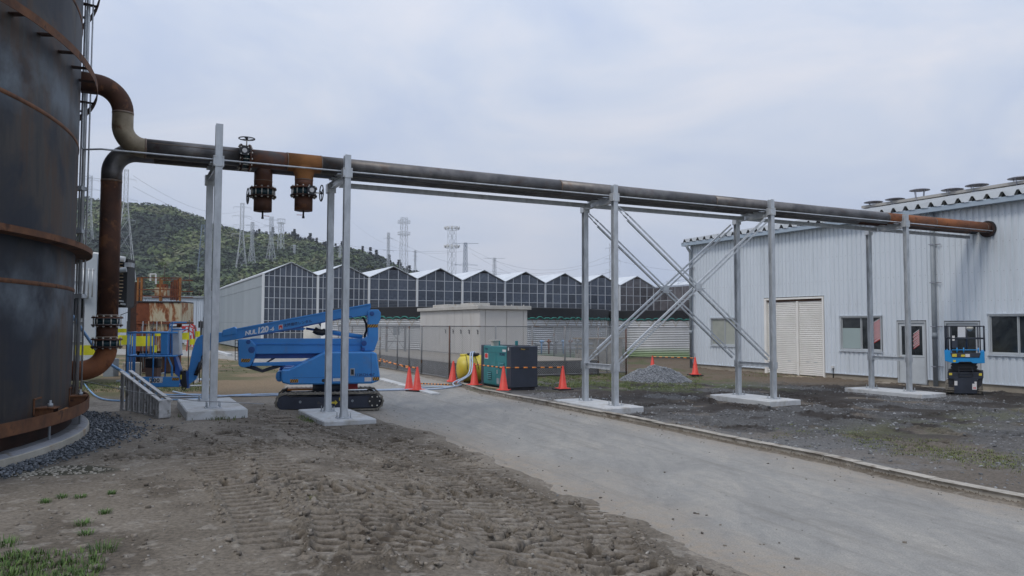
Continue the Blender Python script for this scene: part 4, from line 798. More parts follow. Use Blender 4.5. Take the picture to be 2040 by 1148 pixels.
# orange tee piece and stub
def flange_set(root, c, ax, r, t=.11, hue='teal_v', with_neck=True):
    """butterfly valve body between two flanges"""
    ax = ax.normalized(); ref = V if abs(ax.dot(V)) < .9 else U; x = ax.cross(ref).normalized(); y = ax.cross(x)
    R_ = r + .085
    for sg in (-1, 1):
        b = MB(); b.cyl(c + ax * (sg * (t / 2)), c + ax * (sg * (t / 2 + .026)), R_, 36); part('flange', b, M['rust_dark'] if sg < 0 else M['rustmix'], root)
    b = MB(); b.cyl(c - ax * (t / 2 - .004), c + ax * (t / 2 - .004), r + .028, 32); body = part('valve_body', b, mat('deep teal valve casting', (.012, .045, .058), .45, 0, .3, 6) if 'vt' not in M else M['vt'], root)
    b = MB()
    for k in range(12):
        an = 2 * math.pi * (k + .5) / 12; o_ = x * math.cos(an) * (R_ - .03) + y * math.sin(an) * (R_ - .03); b.cyl(c + o_ - ax * (t / 2 + .055), c + o_ + ax * (t / 2 + .055), .010, 6)
        for sg in (-1, 1): b.cyl(c + o_ + ax * (sg * (t / 2 + .027)), c + o_ + ax * (sg * (t / 2 + .048)), .020, 6)
    part('stud_bolts', b, M['bolt'], root, kind='stuff')
    return body
M['vt'] = mat('deep teal valve casting', (.012, .045, .058), .45, 0, .3, 6)
def gearbox(root, c, face, wheel_dir, arm=.30, wr=.165):
    """square gear operator with a round pale cap, shaft and spoked handwheel"""
    face = face.normalized(); w = wheel_dir.normalized(); third = face.cross(w).normalized()
    b = MB(); q = [c + w * a_ * .085 + third * b_ * .085 for a_, b_ in ((-1, -.75), (-.75, -1), (.75, -1), (1, -.75), (1, .75), (.75, 1), (-.75, 1), (-1, .75))]
    vs = [p - face * .045 for p in q] + [p + face * .045 for p in q]; b.add(vs, [tuple(range(8))[::-1], tuple(range(8, 16))] + [(i, (i + 1) % 8, (i + 1) % 8 + 8, i + 8) for i in range(8)]); gb = part('gearbox', b, M['darksteel'], root, fix=True)
    b = MB(); b.cyl(c + face * .045, c + face * .058, .045, 20); part('gearbox_cap', b, M['sticker_w'], gb)
    b = MB()
    for a_ in (-.065, .065):
        for b_ in (-.065, .065): b.cyl(c + w * a_ + third * b_ + face * .045, c + w * a_ + third * b_ + face * .058, .012, 6)
    part('cap_screws', b, M['bolt'], gb, kind='stuff')
    hub = c + w * arm + face * .0 - third * .04; b = MB(); b.cyl(c + w * .07 - third * .04, hub, .013, 8); sh = part('shaft', b, M['bolt'], root)
    b = MB(); ring = [hub + face * (wr * math.cos(2 * math.pi * k / 28)) + third * (wr * math.sin(2 * math.pi * k / 28)) for k in range(29)]; b.tube(ring, .011, 8, caps=False)
    for k in range(3): an = 2 * math.pi * k / 3 + .5; b.bar(hub, hub + face * (wr * math.cos(an)) + third * (wr * math.sin(an)), .016, .010)
    b.cyl(hub - w * .02, hub + w * .02, .025, 10); part('handwheel', b, M['darksteel'], root)
def stub(root, s, o, orange):
    base = runP(s, o); ax = Vector((0, 0, 1)); zf = 4.67; zend = 4.29
    if orange:
        b = MB(); b.tube([runP(s - .34, o), runP(s + .32, o)], PR + .005, 36); prof = []
        # flared neck of the tee
        n_ = 32; vs = []; rings_ = [(base.z - .06, .27), (base.z - .13, .245), (base.z - .18, .215), (base.z - .22, .195), (base.z - .28, PR + .003), (base.z - .34, PR + .002)]
        for z, r_ in rings_:
            for k in range(n_): an = 2 * math.pi * k / n_; vs.append((base.x + (U.x * math.cos(an) * r_ + V.x * math.sin(an) * min(r_, PR + .003)), base.y + (U.y * math.cos(an) * r_ + V.y * math.sin(an) * min(r_, PR + .003)), z))
        b.add(vs, [(i * n_ + k, (i + 1) * n_ + k, (i + 1) * n_ + (k + 1) % n_, i * n_ + (k + 1) % n_) for i in range(len(rings_) - 1) for k in range(n_)], True); part('tee_piece', b, M['rust_o'], root, label='bright orange rusted tee', fix=True)
        for a_ in (-.345, .325): weld(root, runP(s + a_, o), U, PR + .004, .010)
        z1 = base.z - .34
    else: z1 = base.z - .10
    b = MB(); b.cyl((base.x, base.y, z1), (base.x, base.y, zf + .09), PR, 36); part('branch_pipe', b, M['rustmix'], root); weld(root, Vector((base.x, base.y, base.z - .345)), ax, PR, .008)
    c = Vector((base.x, base.y, zf)); flange_set(root, c, ax, PR, .13)
    b = MB(); b.cyl((base.x, base.y, zf - .09), (base.x, base.y, zend), PR, 36); part('end_cap', b, M['rust'], root)
    b = MB(); b.cyl((base.x, base.y, zend), (base.x, base.y, zend - .13), .018, 10); b.cyl((base.x, base.y, zend - .11), (base.x, base.y, zend - .15), .026, 8); dr = part('drain_cock', b, M['darksteel'], root)
    sg = 1 if not orange else -1; b = MB(); b.bar((base.x, base.y, zend - .085), tuple(Vector((base.x, base.y, zend - .09)) + U * (.13 * sg)), .022, .008); part('lever', b, M['red'], dr)
    if orange: gearbox(root, c - V * (PR + .10) + U * .09, -V, U, .20, .16)
    else: gearbox(root, c - U * .05 + V * (PR + .12), V, -U, .20, .16)
stub(fp, s_st2, TF, True)
# front pipe valve
flange_set(fp, runP(sV, TF), U, PR, .13)
gearbox(fp, runP(sV, TF) - V * (PR + .11) + Vector((0, 0, .07)) - U * .05, -V, Vector((0, 0, 1)), .24, .145)
# back pipe
sb = sat(221, TB, 400); vb = S.w(sb, TB, 0); zlo = 1.16
pb = fillet([runP(sb + .7, TB), Vector((vb.x, vb.y, pz(sb))), Vector((vb.x, vb.y, 4.66))], .42, 14); b = MB(); b.tube(pb, PR, 32); part('elbow', b, M['black_pipe'], bp_)
weld(bp_, Vector((vb.x, vb.y, 4.66)), Vector((0, 0, 1)), PR)
b = MB(); b.cyl((vb.x, vb.y, 4.66), (vb.x, vb.y, 2.13), PR, 32); part('drop_pipe', b, M['rust'], bp_)
flange_set(bp_, Vector((vb.x, vb.y, 2.05)), Vector((0, 0, 1)), PR, .11)
b = MB(); b.cyl((vb.x, vb.y, 1.97), (vb.x, vb.y, 1.73), PR, 32); part('spool_piece', b, M['rust'], bp_)
flange_set(bp_, Vector((vb.x, vb.y, 1.65)), Vector((0, 0, 1)), PR, .11)
weld(bp_, Vector((vb.x, vb.y, 2.16)), Vector((0, 0, 1)), PR + .002, .02); weld(bp_, Vector((vb.x, vb.y, 1.76)), Vector((0, 0, 1)), PR + .002, .02)
lo = Vector((vb.x, vb.y, zlo)); td = tdir(lo); b = MB(); b.tube(fillet([Vector((vb.x, vb.y, 1.58)), lo, lo + td * ((lo - Vector((TC[0], TC[1], zlo))).length - RS + .03)], .40, 14), PR, 32); part('elbow', b, M['rust_r'], bp_, label='orange brown elbow entering the foot of the tank')
secb = [(sb + .7, -2.0, 'black_pipe'), (-2.0, 4.0, 'black_pipe'), (4.0, 9.8, 'black_pipe'), (9.8, 15.55, 'rust')]
for a0, a1, mm in secb: b = MB(); b.tube([runP(a0, TB), runP(a1, TB)], PR, 32); part('pipe_length', b, M[mm], bp_)
stub(bp_, s_st1, TB, False)
b = MB(); b.cyl(runP(15.55, TB), runP(15.93, TB), PR * .96, 32); part('pipe_length', b, M['dark'], bp_)
# mid seam along the first black length of the front pipe
b = MB(); sg = [runP(s_w + .04 + k * ((sV - s_w - .2) / 10), TF) + Vector((0, 0, .075)) - V * (PR - .014) for k in range(11)]; b.tube(sg, .006, 6); part('seam_rail', b, M['weld'], fp)
# pipe saddles
for s, zb, zt in posts:
    for o_, rt_ in ((TF, fp), (TB, bp_)):
        b = MB(); z = pz(s) - PR; b.fbox(S, s - .12, s + .12, o_ - .12, o_ + .12, z - .010, z + .02); part('saddle', b, M['galv'], rt_)
# thin conduit from the tank riser along the front of the rack
cz = lambda s: pz(s) - PR + .035
rise = D(163, 293, 13.2); pth = [Vector((rise.x, rise.y, 7.6)), Vector((rise.x, rise.y, cz(-11.8)))]
pth += [S.w(s, .16, cz(s)) for s in (-10.9, -9.2, -7.5, -6.7, -4, -2, -.2, 2, 4, 5, 7, 9, 11, 15.7)]
b = MB(); b.tube(fillet(pth, .06, 3), .017, 8); cdt = single('thin_conduit', b, M['galv'], 'thin galvanised line running along the front of both pipes from tank to white wall', 'conduit', None, pth[1])
b = MB(); b.tube([S.w(s, .20, cz(s) - .07) for s in (-6.4, -3, 0, 5, 11, 15.6)], .010, 6); single('thin_cable', b, M['black'], 'thin black cable below the conduit under the pipes', 'cable', None, S.w(-6.4, .2, cz(-6.4) - .07))
# ================================================================== WHITE BUILDING ON THE RIGHT
WF = Fr(S.w(15.95, 0, 0), R(-62.5))                  # a runs towards the viewer's right, o into the building
A0, A1 = -15.62, 10.0; ZE = 6.28
bld = thing('warehouse', 'long white corrugated warehouse on the right with roller shutter, windows and doors', 'building', WF.w(-3, 0, 0))
op = {'w1': (-14.2, -12.27, 1.03, 2.39), 'sh': (-10.62, -7.30, -.16, 3.27), 'w2': (-6.5, -4.6, 1.02, 2.41), 'd1': (-3.94, -2.77, -.14, 2.20), 'd2': (-2.05, -.80, -.14, 2.18), 'w3': (-.50, 1.37, 1.06, 2.42), 'w4': (3.2, 5.1, 1.06, 2.42)}
def corr(a0, a1, z0, z1, b, pitch=.215):
    xs = []; k0 = math.floor(a0 / pitch) - 1; k1 = math.ceil(a1 / pitch) + 1
    for k in range(k0, k1):
        x = k * pitch
        for dx, o in ((0, -.040), (.112, -.040), (.136, 0), (.190, 0)): xs.append((x + dx, o))
    pr = [p for p in xs if a0 < p[0] < a1]
    def at(x):
        for p, q in zip(xs, xs[1:]):
            if p[0] <= x <= q[0]: return p[1] + (q[1] - p[1]) * (x - p[0]) / max(1e-9, q[0] - p[0])
    pr = [(a0, at(a0))] + pr + [(a1, at(a1))]
    vs = []
    for x, o in pr: vs += [WF.w(x, o, z0), WF.w(x, o, z1)]
    b.add(vs, [(2 * i, 2 * i + 2, 2 * i + 3, 2 * i + 1) for i in range(len(pr) - 1)])
# sheets: full-height runs are split at the sheet laps, pieces above and below the openings
edges = sorted([A0] + [v_ for o_ in op.values() for v_ in o_[:2]] + [A1]); zb = .07
ops = sorted(op.values())
cur = A0
for (a0, a1, z0, z1) in ops:
    b = MB(); corr(cur, a0 - .02, zb, ZE, b); part('cladding_sheet', b, M['wall'], bld)
    b = MB(); corr(a0 - .02, a1 + .02, z1 + .03, ZE, b)
    if z0 > .2: corr(a0 - .02, a1 + .02, zb, z0 - .05, b)
    part('cladding_sheet', b, M['wall'], bld); cur = a1 + .02
b = MB(); corr(cur, A1, zb, ZE, b); part('cladding_sheet', b, M['wall'], bld)
# rows of fixing screws
b = MB()
for z in (.9, 1.9, 2.9, 3.9, 4.9, 5.8):
    k = 0; x = math.ceil(A0 / .215) * .215 + .06
    while x < 8:
        if not any(o_[0] - .05 < x < o_[1] + .05 and o_[2] - .1 < z < o_[3] + .05 for o_ in op.values()): b.fbox(WF, x - .008, x + .008, -.048, -.0405, z - .008, z + .008)
        x += .215 
part('cladding_screws', b, M['drain'], bld, kind='stuff')
# other walls, foundation, flashing
b = MB(); b.fbox(WF, A0 - .02, A0, -.03, 24, .07, ZE); part('end_wall', b, M['wall'], bld)
b = MB(); b.fbox(WF, A0 + .05, A1, .14, .18, -.3, ZE - .1); part('inner_lining', b, M['dark'], bld)
fcur = A0
for (a0, a1, z0, z1) in [o_ for o_ in ops if o_[2] < 0]:
    b = MB(); b.fbox(WF, fcur, a0 - .03, .0, .14, -.45, .035); part('foundation', b, M['found'], bld); b = MB(); b.fbox(WF, fcur, a0 - .03, -.06, -.002, .037, .068); part('base_flashing', b, M['trim'], bld); fcur = a1 + .03
b = MB(); b.fbox(WF, fcur, A1, .0, .14, -.45, .035); part('foundation', b, M['found'], bld); b = MB(); b.fbox(WF, fcur, A1, -.06, -.002, .037, .068); part('base_flashing', b, M['trim'], bld)
b = MB(); b.fbox(WF, -11.0, -6.9, -1.05, .13, -.5, -.165); part('shutter_apron', b, mat('tan concrete apron', (.30, .24, .18), .9, 0, .12, 2), bld)
b = MB(); b.fbox(WF, -4.6, -.2, -.5, -.002, -.5, -.17); part('door_step', b, M['found'], bld)
# corner trim
b = MB(); b.fbox(WF, A0 - .05, A0 + .06, -.055, -.041, .07, ZE); part('corner_trim', b, M['trim'], bld)
# eave fascia and folded plate roof
OV = .32; zf0 = 6.18
b = MB(); b.fbox(WF, A0 - .42, A1, -OV - .02, -OV, zf0, zf0 + .17); b.fbox(WF, A0 - .42, A1, -OV, -.02, zf0, zf0 + .012); part('eave_fascia', b, M['fascia'], bld)
b = MB(); b.fbox(WF, A0 - .42, A1, -OV, -.035, zf0 - .002, zf0 - .001); 
SLP = .188; LEN = 14.2; pitch = .5; prof = [(0, 0), (.17, 0), (.265, .165), (.335, .165), (.43, 0)]
k0 = int((A0 - .42) / pitch); n_ = int((A1 - A0 + .42) / pitch)
for g in range(0, n_, 6):
    b = MB(); pts = []
    for k in range(g, min(g + 6, n_)):
        for x, z in prof: pts.append((A0 - .42 + k * pitch + x, z))
    pts.append((A0 - .42 + min(g + 6, n_) * pitch, 0)); z0 = zf0 + .175; vs = []
    for x, z in pts: vs += [WF.w(x, -OV - .06, z0 + z), WF.w(x, LEN, z0 + z + (LEN + OV) * SLP), WF.w(x, -OV - .06, z0 + z + .008), WF.w(x, LEN, z0 + z + .008 + (LEN + OV) * SLP)]
    m_ = len(pts); b.add(vs, [(4 * i + 2, 4 * i + 6, 4 * i + 7, 4 * i + 3) for i in range(m_ - 1)] + [(4 * i, 4 * i + 1, 4 * i + 5, 4 * i + 4) for i in range(m_ - 1)] + [(4 * i, 4 * i + 4, 4 * i + 6, 4 * i + 2) for i in range(m_ - 1)])
    part('roof_sheet', b, M['roof'], bld)
b = MB()
for k in range(n_):
    x = A0 - .42 + k * pitch; o_ = -OV + .10; z0 = zf0 + .172; b.add([WF.w(x + .172, o_, z0), WF.w(x + .43, o_, z0), WF.w(x + .333, o_, z0 + .165), WF.w(x + .267, o_, z0 + .165)], [(0, 1, 2, 3)])
part('rib_void_shade', b, M['dark'], bld, kind='stuff')  # dark sheets painted in for the shade inside the open rib ends
zr = zf0 + .175 + (LEN + OV) * SLP
b = MB(); b.fbox(WF, A0 - .42, A1, LEN - .35, LEN + .35, zr + .17, zr + .32); part('ridge_cap', b, mat('beige ridge flashing', (.36, .35, .33), .6, 0, .08, 1), bld)
# roof ventilators on the ridge
for (x_, y_, hh) in ((1740, 402, .35), (1783, 396, .35), (1832, 378, .85), (1897, 377, .45), (1946, 368, .45), (2032, 354, .5)):
    a, z = WF.px(x_, y_, LEN - .1); c = WF.w(a, LEN - .1, 0); b = MB(); rr = .54 if x_ < 1890 else .56
    b.lathe([(.02, z + .05), (rr * .6, z + .03), (rr, z - .03), (rr, z - .05), (rr * .6, z + .0), (.02, z + .015)], (c.x, c.y, 0), 24); v_ = part('roof_ventilator', b, M['vent'], bld, fix=True)
    b = MB()
    for k in range(4): an = k * 1.57 + .4; b.bar((c.x + rr * .62 * math.cos(an), c.y + rr * .62 * math.sin(an), z - .02), (c.x + rr * .42 * math.cos(an), c.y + rr * .42 * math.sin(an), z - hh), .03)
    part('vent_legs', b, M['vent'], v_); b = MB(); b.cyl((c.x, c.y, z - hh - .5), (c.x, c.y, z - hh + .08), rr * .46, 16); part('vent_neck', b, M['vent'], v_)
# windows
def window(key, panes, glass, sill=True):
    a0, a1, z0, z1 = op[key]; b = MB(); f = .045
    b.fbox(WF, a0, a0 + f, -.05, .10, z0, z1); b.fbox(WF, a1 - f, a1, -.05, .10, z0, z1); b.fbox(WF, a0 + f, a1 - f, -.05, .10, z1 - f, z1); b.fbox(WF, a0 + f, a1 - f, -.05, .10, z0, z0 + f)
    fr = part('window_frame', b, M['frame_w'], bld); b = MB(); b.fbox(WF, a0 - .05, a1 + .05, -.09, -.052, z0 - .045, z0 - .005); part('sill', b, M['trim'], fr); b = MB(); b.fbox(WF, a0 - .045, a1 + .045, -.07, -.042, z1 + .003, z1 + .04); part('head_flashing', b, M['trim'], fr)
    n = len(panes) - 1
    for i in range(n):
        p0, p1 = panes[i], panes[i + 1]; b = MB(); o_ = .02 + .03 * (i % 2); b.fbox(WF, p0, p0 + .03, o_ - .012, o_ + .012, z0 + f, z1 - f); b.fbox(WF, p1 - .03, p1, o_ - .012, o_ + .012, z0 + f, z1 - f); b.fbox(WF, p0 + .03, p1 - .03, o_ - .012, o_ + .012, z0 + f, z0 + f + .035); b.fbox(WF, p0 + .03, p1 - .03, o_ - .012, o_ + .012, z1 - f - .03, z1 - f); sh = part('sash', b, M['frame_w'], fr)
        b = MB(); b.fbox(WF, p0 + .03, p1 - .03, o_ - .003, o_ + .003, z0 + f + .035, z1 - f - .03); part('pane', b, glass[i], fr)
    return fr
fr = window('w1', (-14.155, -13.25, -12.315), (M['glass_g'], M['glass_g']))
fr = window('w2', (-6.455, -5.55, -4.645), (M['glass'], M['glass']))
b = MB(); b.fbox(WF, -6.42, -5.585, .005, .014, 1.11, 1.93); part('window_board', b, mat('pale green board', (.32, .40, .40), .4, 0, .04, 1), fr)
window('w3', (-.455, .435, 1.325), (M['glass'], M['glass'])); window('w4', (3.245, 4.15, 5.055), (M['glass'], M['glass']))
# red and white striped cloth inside the glass
def cloth(a0, a1, z0, z1, off, parent):
    n_ = 9
    for k in range(n_ * 2):
        t0, t1 = k / (n_ * 2), (k + 1) / (n_ * 2); b = MB(); sk = .16; zt, zb_ = z1 - t0 * (z1 - z0 - sk), z1 - t1 * (z1 - z0 - sk); wv = .02 * math.sin(k * 1.3)
        b.add([WF.w(a0 + wv, off, max(z0, zt - sk)), WF.w(a1, off, zt), WF.w(a1, off, zb_), WF.w(a0 + wv, off, max(z0, zb_ - sk))], [(0, 3, 2, 1)]); part('cloth_stripe', b, M['red'] if k % 2 else M['white_box'], parent)
cloth(-4.98, -4.70, 1.33, 2.33, .012, fr)
# roller shutters
shut = part('shutter_frame', (lambda b: (b.fbox(WF, -10.62, -10.50, -.07, .12, -.16, 3.27), b.fbox(WF, -7.38, -7.30, -.07, .12, -.16, 3.27), b.fbox(WF, -10.50, -7.38, -.07, .12, 3.19, 3.27), b.fbox(WF, -8.80, -8.70, -.02, .10, -.16, 3.10), b)[-1])(MB()), M['cream_sh'], bld)
b = MB(); b.fbox(WF, -10.50, -7.38, .02, .11, 3.10, 3.19); part('shutter_slot', b, mat('rusty shutter slot', (.10, .055, .035), .8, 0, .3, 4), shut)
for a0, a1 in ((-10.49, -8.81), (-8.69, -7.39)):
    z = -.13; k = 0
    while z < 3.09:
        b = MB(); zt = min(z + .083, 3.09); b.add([WF.w(a0, .060, z), WF.w(a1, .060, z), WF.w(a1, .022, z + .016), WF.w(a0, .022, z + .016), WF.w(a0, .020, zt - .026), WF.w(a1, .020, zt - .026), WF.w(a1, .06, zt), WF.w(a0, .06, zt)], [(0, 1, 2, 3), (3, 2, 5, 4), (4, 5, 6, 7)]); part('shutter_slat', b, M['cream_sh'], shut); z += .084
    b = MB(); b.fbox(WF, a0, a1, .07, .075, -.16, 3.1); part('shutter_back', b, M['dark'], shut)
    b = MB(); 
    for x in (a0 + .45, a1 - .45): b.fbox(WF, x - .09, x + .09, .02, .034, .44, .47)
    part('shutter_handles', b, M['frame_w'], shut)
# doors
def door(key, lab, hinge=True):
    a0, a1, z0, z1 = op[key]; b = MB(); b.fbox(WF, a0, a0 + .06, -.05, .10, z0, z1); b.fbox(WF, a1 - .06, a1, -.05, .10, z0, z1); b.fbox(WF, a0 + .06, a1 - .06, -.05, .10, z1 - .06, z1); b.fbox(WF, a0 + .06, a1 - .06, -.05, .10, z0, z0 + .04); fr = part('door_frame', b, M['frame_w'], bld)
    b = MB(); x0, x1 = a0 + .065, a1 - .065
    zm = .93; b.fbox(WF, x0, x1, -.01, .03, z0 + .045, zm); b.fbox(WF, x0, x0 + .10, -.01, .03, zm, z1 - .065); b.fbox(WF, x1 - .10, x1, -.01, .03, zm, z1 - .065); b.fbox(WF, x0 + .10, x1 - .10, -.01, .03, z1 - .18, z1 - .065); d = part('door_leaf', b, M['white_box'] if lab else M['frame_w'], bld, label=lab)
    b = MB(); b.fbox(WF, x0 + .10, x1 - .10, .005, .015, zm, z1 - .18); part('pane', b, M['glass'], d); b = MB(); b.cyl(WF.w(x0 + .06, -.07, .86), WF.w(x0 + .06, -.01, .86), .03, 10); part('door_knob', b, M['bolt'], d)
    b = MB(); b.fbox(WF, x0 + .03, x1 - .03, -.014, -.0105, .84, .86); part('door_rail', b, M['drain'], d); return d
d = door('d1', 'light grey door with glass upper half'); cloth(-3.30, -3.06, 1.15, 1.9, -.001, d); door('d2', None)
# downpipes with brackets
def downpipe(a, w, z0, z1, elbow=False):
    b = MB(); c = lambda z, o=-.16: WF.w(a, o, z)
    if elbow: b.tube([c(z1 + .02, -.36), c(z1 - .12, -.36), c(z1 - .36, -.16), c(z1 - .42), c(z0)], w / 2, 12)
    else: b.cyl(c(z0), c(z1), w / 2, 14)
    p = part('downpipe', b, M['drain'], bld)
    for z in (.55, 2.0, 3.6, 5.0):
        b = MB(); b.fbox(WF, a - w / 2 - .01, a + w / 2 + .18, -.10, -.085, z - .015, z + .015); b.fbox(WF, a - w / 2 - .012, a + w / 2 + .012, -.16 - w / 2 - .01, -.16 - w / 2, z - .015, z + .015); part('pipe_bracket', b, M['vent'], p)
    b = MB(); b.cyl(c(1.55), c(1.78), w / 2 + .008, 14); part('pipe_socket', b, M['drain'], p)
downpipe(-15.55, .15, -.3, 6.2, True); downpipe(-2.36, .165, -.3, 6.18)
b = MB(); q = WF.w(-7.0 + .66, -.03, 0); b.fbox(WF, -6.92, -6.82, -.12, -.03, .26, .36); jb = part('junction_box', b, M['white'], bld); b = MB(); b.cyl(WF.w(-6.87, -.06, -.25), WF.w(-6.87, -.06, .26), .02, 8); part('black_conduit', b, M['black'], jb)

# ================================================================== GREENHOUSE
O_g = D(524, 600, 56.3); GF = Fr((O_g.x, O_g.y), TH); BW = 4.06; EZ, PZ = 5.80, 6.75
gh = thing('greenhouse', 'long multi-bay glass greenhouse with a row of pointed gables', 'greenhouse', GF.w(16, 0, 0))
rows_full = [.10, 1.40, 2.30, 3.20, 4.02, 4.85, 5.68]; panecache = {}
def gpane(w, h, m_, thick=.01):
    key = (round(w, 3), round(h, 3), m_.name)
    if key not in panecache:
        b = MB(); b.box((0, 0, 0), (w, thick, h)); panecache[key] = b.mesh('pane', (0, 0, 0), [m_])
    return panecache[key]
def put_pane(a, o, z, w, h, m_, root, rz=TH, fr=GF, nm='pane'):
    ob_ = bpy.data.objects.new(nm, gpane(w, h, m_)); COL.objects.link(ob_); ob_.parent = root; ob_.location = fr.w(a, o, z) - LOC[root.name]; ob_.rotation_euler = (0, 0, rz); return ob_
bars = MB(); posts_b = MB(); rails = MB()
for n in range(9):
    a0 = n * BW; nc = 10 if n < 2 else 5; gm = M['gh_glass'] if n < 8 else M['gh_glass2']; cw = BW / nc
    rws = rows_full[1:] if n < 3 else rows_full[3:]
    if n >= 3: put_pane(a0 + .03, .03, .1, BW - .06, 3.07, gm, gh, nm='lower_pane')
    else: put_pane(a0 + .03, .03, .1, BW - .06, 1.27, gm, gh, nm='lower_pane')
    for c in range(nc):
        for z0, z1 in zip(rws, rws[1:]): put_pane(a0 + c * cw + .025, .03 + .004 * ((c * 3 + n) % 3), z0 + .02, cw - .05, z1 - z0 - .04, gm, gh)
        x0, x1 = a0 + c * cw, a0 + (c + 1) * cw; top = lambda x: EZ - .10 + (PZ - EZ) * (1 - abs(x - a0 - BW / 2) / (BW / 2))
        b = MB(); b.prism(GF, [(x0 + .025, 5.70), (x1 - .025, 5.70), (x1 - .025, max(5.71, top(x1 - .025))), (x0 + .025, max(5.71, top(x0 + .025)))], .03, .04); part('gable_pane', b, gm, gh)
    for c in range(1, nc): x = a0 + c * cw; bars.fbox(GF, x - .025, x + .025, -.01, .05, 0, EZ - .06 + (PZ - EZ) * (1 - abs(x - a0 - BW / 2) / (BW / 2)))
    for z in rws: bars.fbox(GF, a0 + .07, a0 + BW - .07, -.004, .028, z - .022, z + .022)
    # gable edge bars and roof
    pk = GF.w(a0 + BW / 2, 0, PZ); bars.bar(GF.w(a0, -.02, EZ), GF.w(a0 + BW / 2, -.02, PZ), .06, .07); bars.bar(GF.w(a0 + BW, -.02, EZ), GF.w(a0 + BW / 2, -.02, PZ), .06, .07)
    for xa, xb, za, zb_ in ((a0, a0 + BW / 2, EZ, PZ), (a0 + BW / 2, a0 + BW, PZ, EZ)):
        b = MB(); b.hexa([GF.w(xa, -.1, za), GF.w(xb, -.1, zb_), GF.w(xb, 42, zb_), GF.w(xa, 42, za), GF.w(xa, -.1, za + .03), GF.w(xb, -.1, zb_ + .03), GF.w(xb, 42, zb_ + .03), GF.w(xa, 42, za + .03)]); part('roof_slope', b, M['gh_roof'], gh)
    pw = .085; b = MB(); b.fbox(GF, a0 - pw, a0 + pw, -.06, .06, 0, EZ + .03); part('gutter_post', b, M['gh_post'] if n in (0, 1, 2, 3, 4, 8) else M['gh_bar'], gh)
    if n >= 2:
        for z in (3.30, 3.42, 3.54, 3.66, 3.78, 3.90): rails.fbox(GF, a0 + .1, a0 + BW - .1, .006, .026, z - .012, z + .012)
part('glazing_bars', bars, M['gh_bar'], gh); part('screen_rails', rails, mat('thin grey screen rail', (.20, .215, .23), .5, 0, .1, 1), gh)
b = MB(); b.fbox(GF, 9 * BW - .06, 9 * BW + .06, -.06, .06, 0, EZ); part('gutter_post', b, M['gh_bar'], gh)
# left long side: grey corrugated sheets with a darker upper and lower band
for z0, z1, mm in ((0, 2.2, 'gh_side'), (2.2, 4.9, 'gh_side'), (4.9, EZ, 'gh_side')):
    b = MB(); vs = []; n_ = 160; am = .05 if z0 != 2.2 else .012
    for i in range(n_ + 1): y = i * .26; vs += [GF.w(-.0 - (am if i % 2 else 0), y, z0), GF.w(-.0 - (am if i % 2 else 0), y, z1 - .01)]
    b.add(vs, [(2 * i, 2 * i + 1, 2 * i + 3, 2 * i + 2) for i in range(n_)]); part('side_sheet', b, M['gh_side'], gh)
b = MB(); b.fbox(GF, -.10, -.02, 0, 42, EZ - .06, EZ + .06); part('side_gutter', b, M['gh_bar'], gh)
q = D(481, 580, 75); b = MB(); b.bar((q.x, q.y, q.z - .1), (q.x, q.y, q.z + 1.2), .08); part('wall_bracket', b, M['gh_post'], gh)
# right wing with side wall facing left
wg = thing('greenhouse_wing', 'brownish side wing of the greenhouse seen between the cross braces and the white wall', 'greenhouse', GF.w(9 * BW, -6, 0))
aw = 9 * BW; b = MB(); 
for k in range(14):
    y0 = -k * 1.05; 
    for z0, z1 in ((.1, 3.3), (3.3, 4.4), (4.4, 5.68)): b = MB(); b.fbox(GF, aw + .0, aw + .03, y0 - 1.0, y0 - .03, z0 + .03, z1 - .02); part('pane', b, M['gh_glass2'], wg)
b = MB()
for k in range(15): b.fbox(GF, aw - .02, aw + .04, -k * 1.05 - .03, -k * 1.05, 0, 5.76)
for z in (3.3, 4.4, 5.72): b.fbox(GF, aw - .035, aw - .021, -14.7, 0, z - .03, z + .03)
part('glazing_bars', b, M['gh_bar'], wg)
b = MB(); b.hexa([GF.w(aw - .1, -14.9, 5.78), GF.w(aw + 3, -14.9, 6.3), GF.w(aw + 3, 0, 6.3), GF.w(aw - .1, 0, 5.78), GF.w(aw - .1, -14.9, 5.81), GF.w(aw + 3, -14.9, 6.33), GF.w(aw + 3, 0, 6.33), GF.w(aw - .1, 0, 5.81)]); part('roof_slope', b, M['gh_roof'], wg)
b = MB()
for k in range(11): y = -k * 1.4; b.bar(GF.w(aw + .6, y, 5.98), GF.w(aw + 1.5, y - .7, 6.35), .04); b.bar(GF.w(aw + 1.5, y - .7, 6.35), GF.w(aw + .6, y - 1.4, 5.98), .04)
b.bar(GF.w(aw + 1.5, 0, 6.37), GF.w(aw + 1.5, -14.7, 6.37), .05); part('vent_lattice', b, M['gh_bar'], wg)

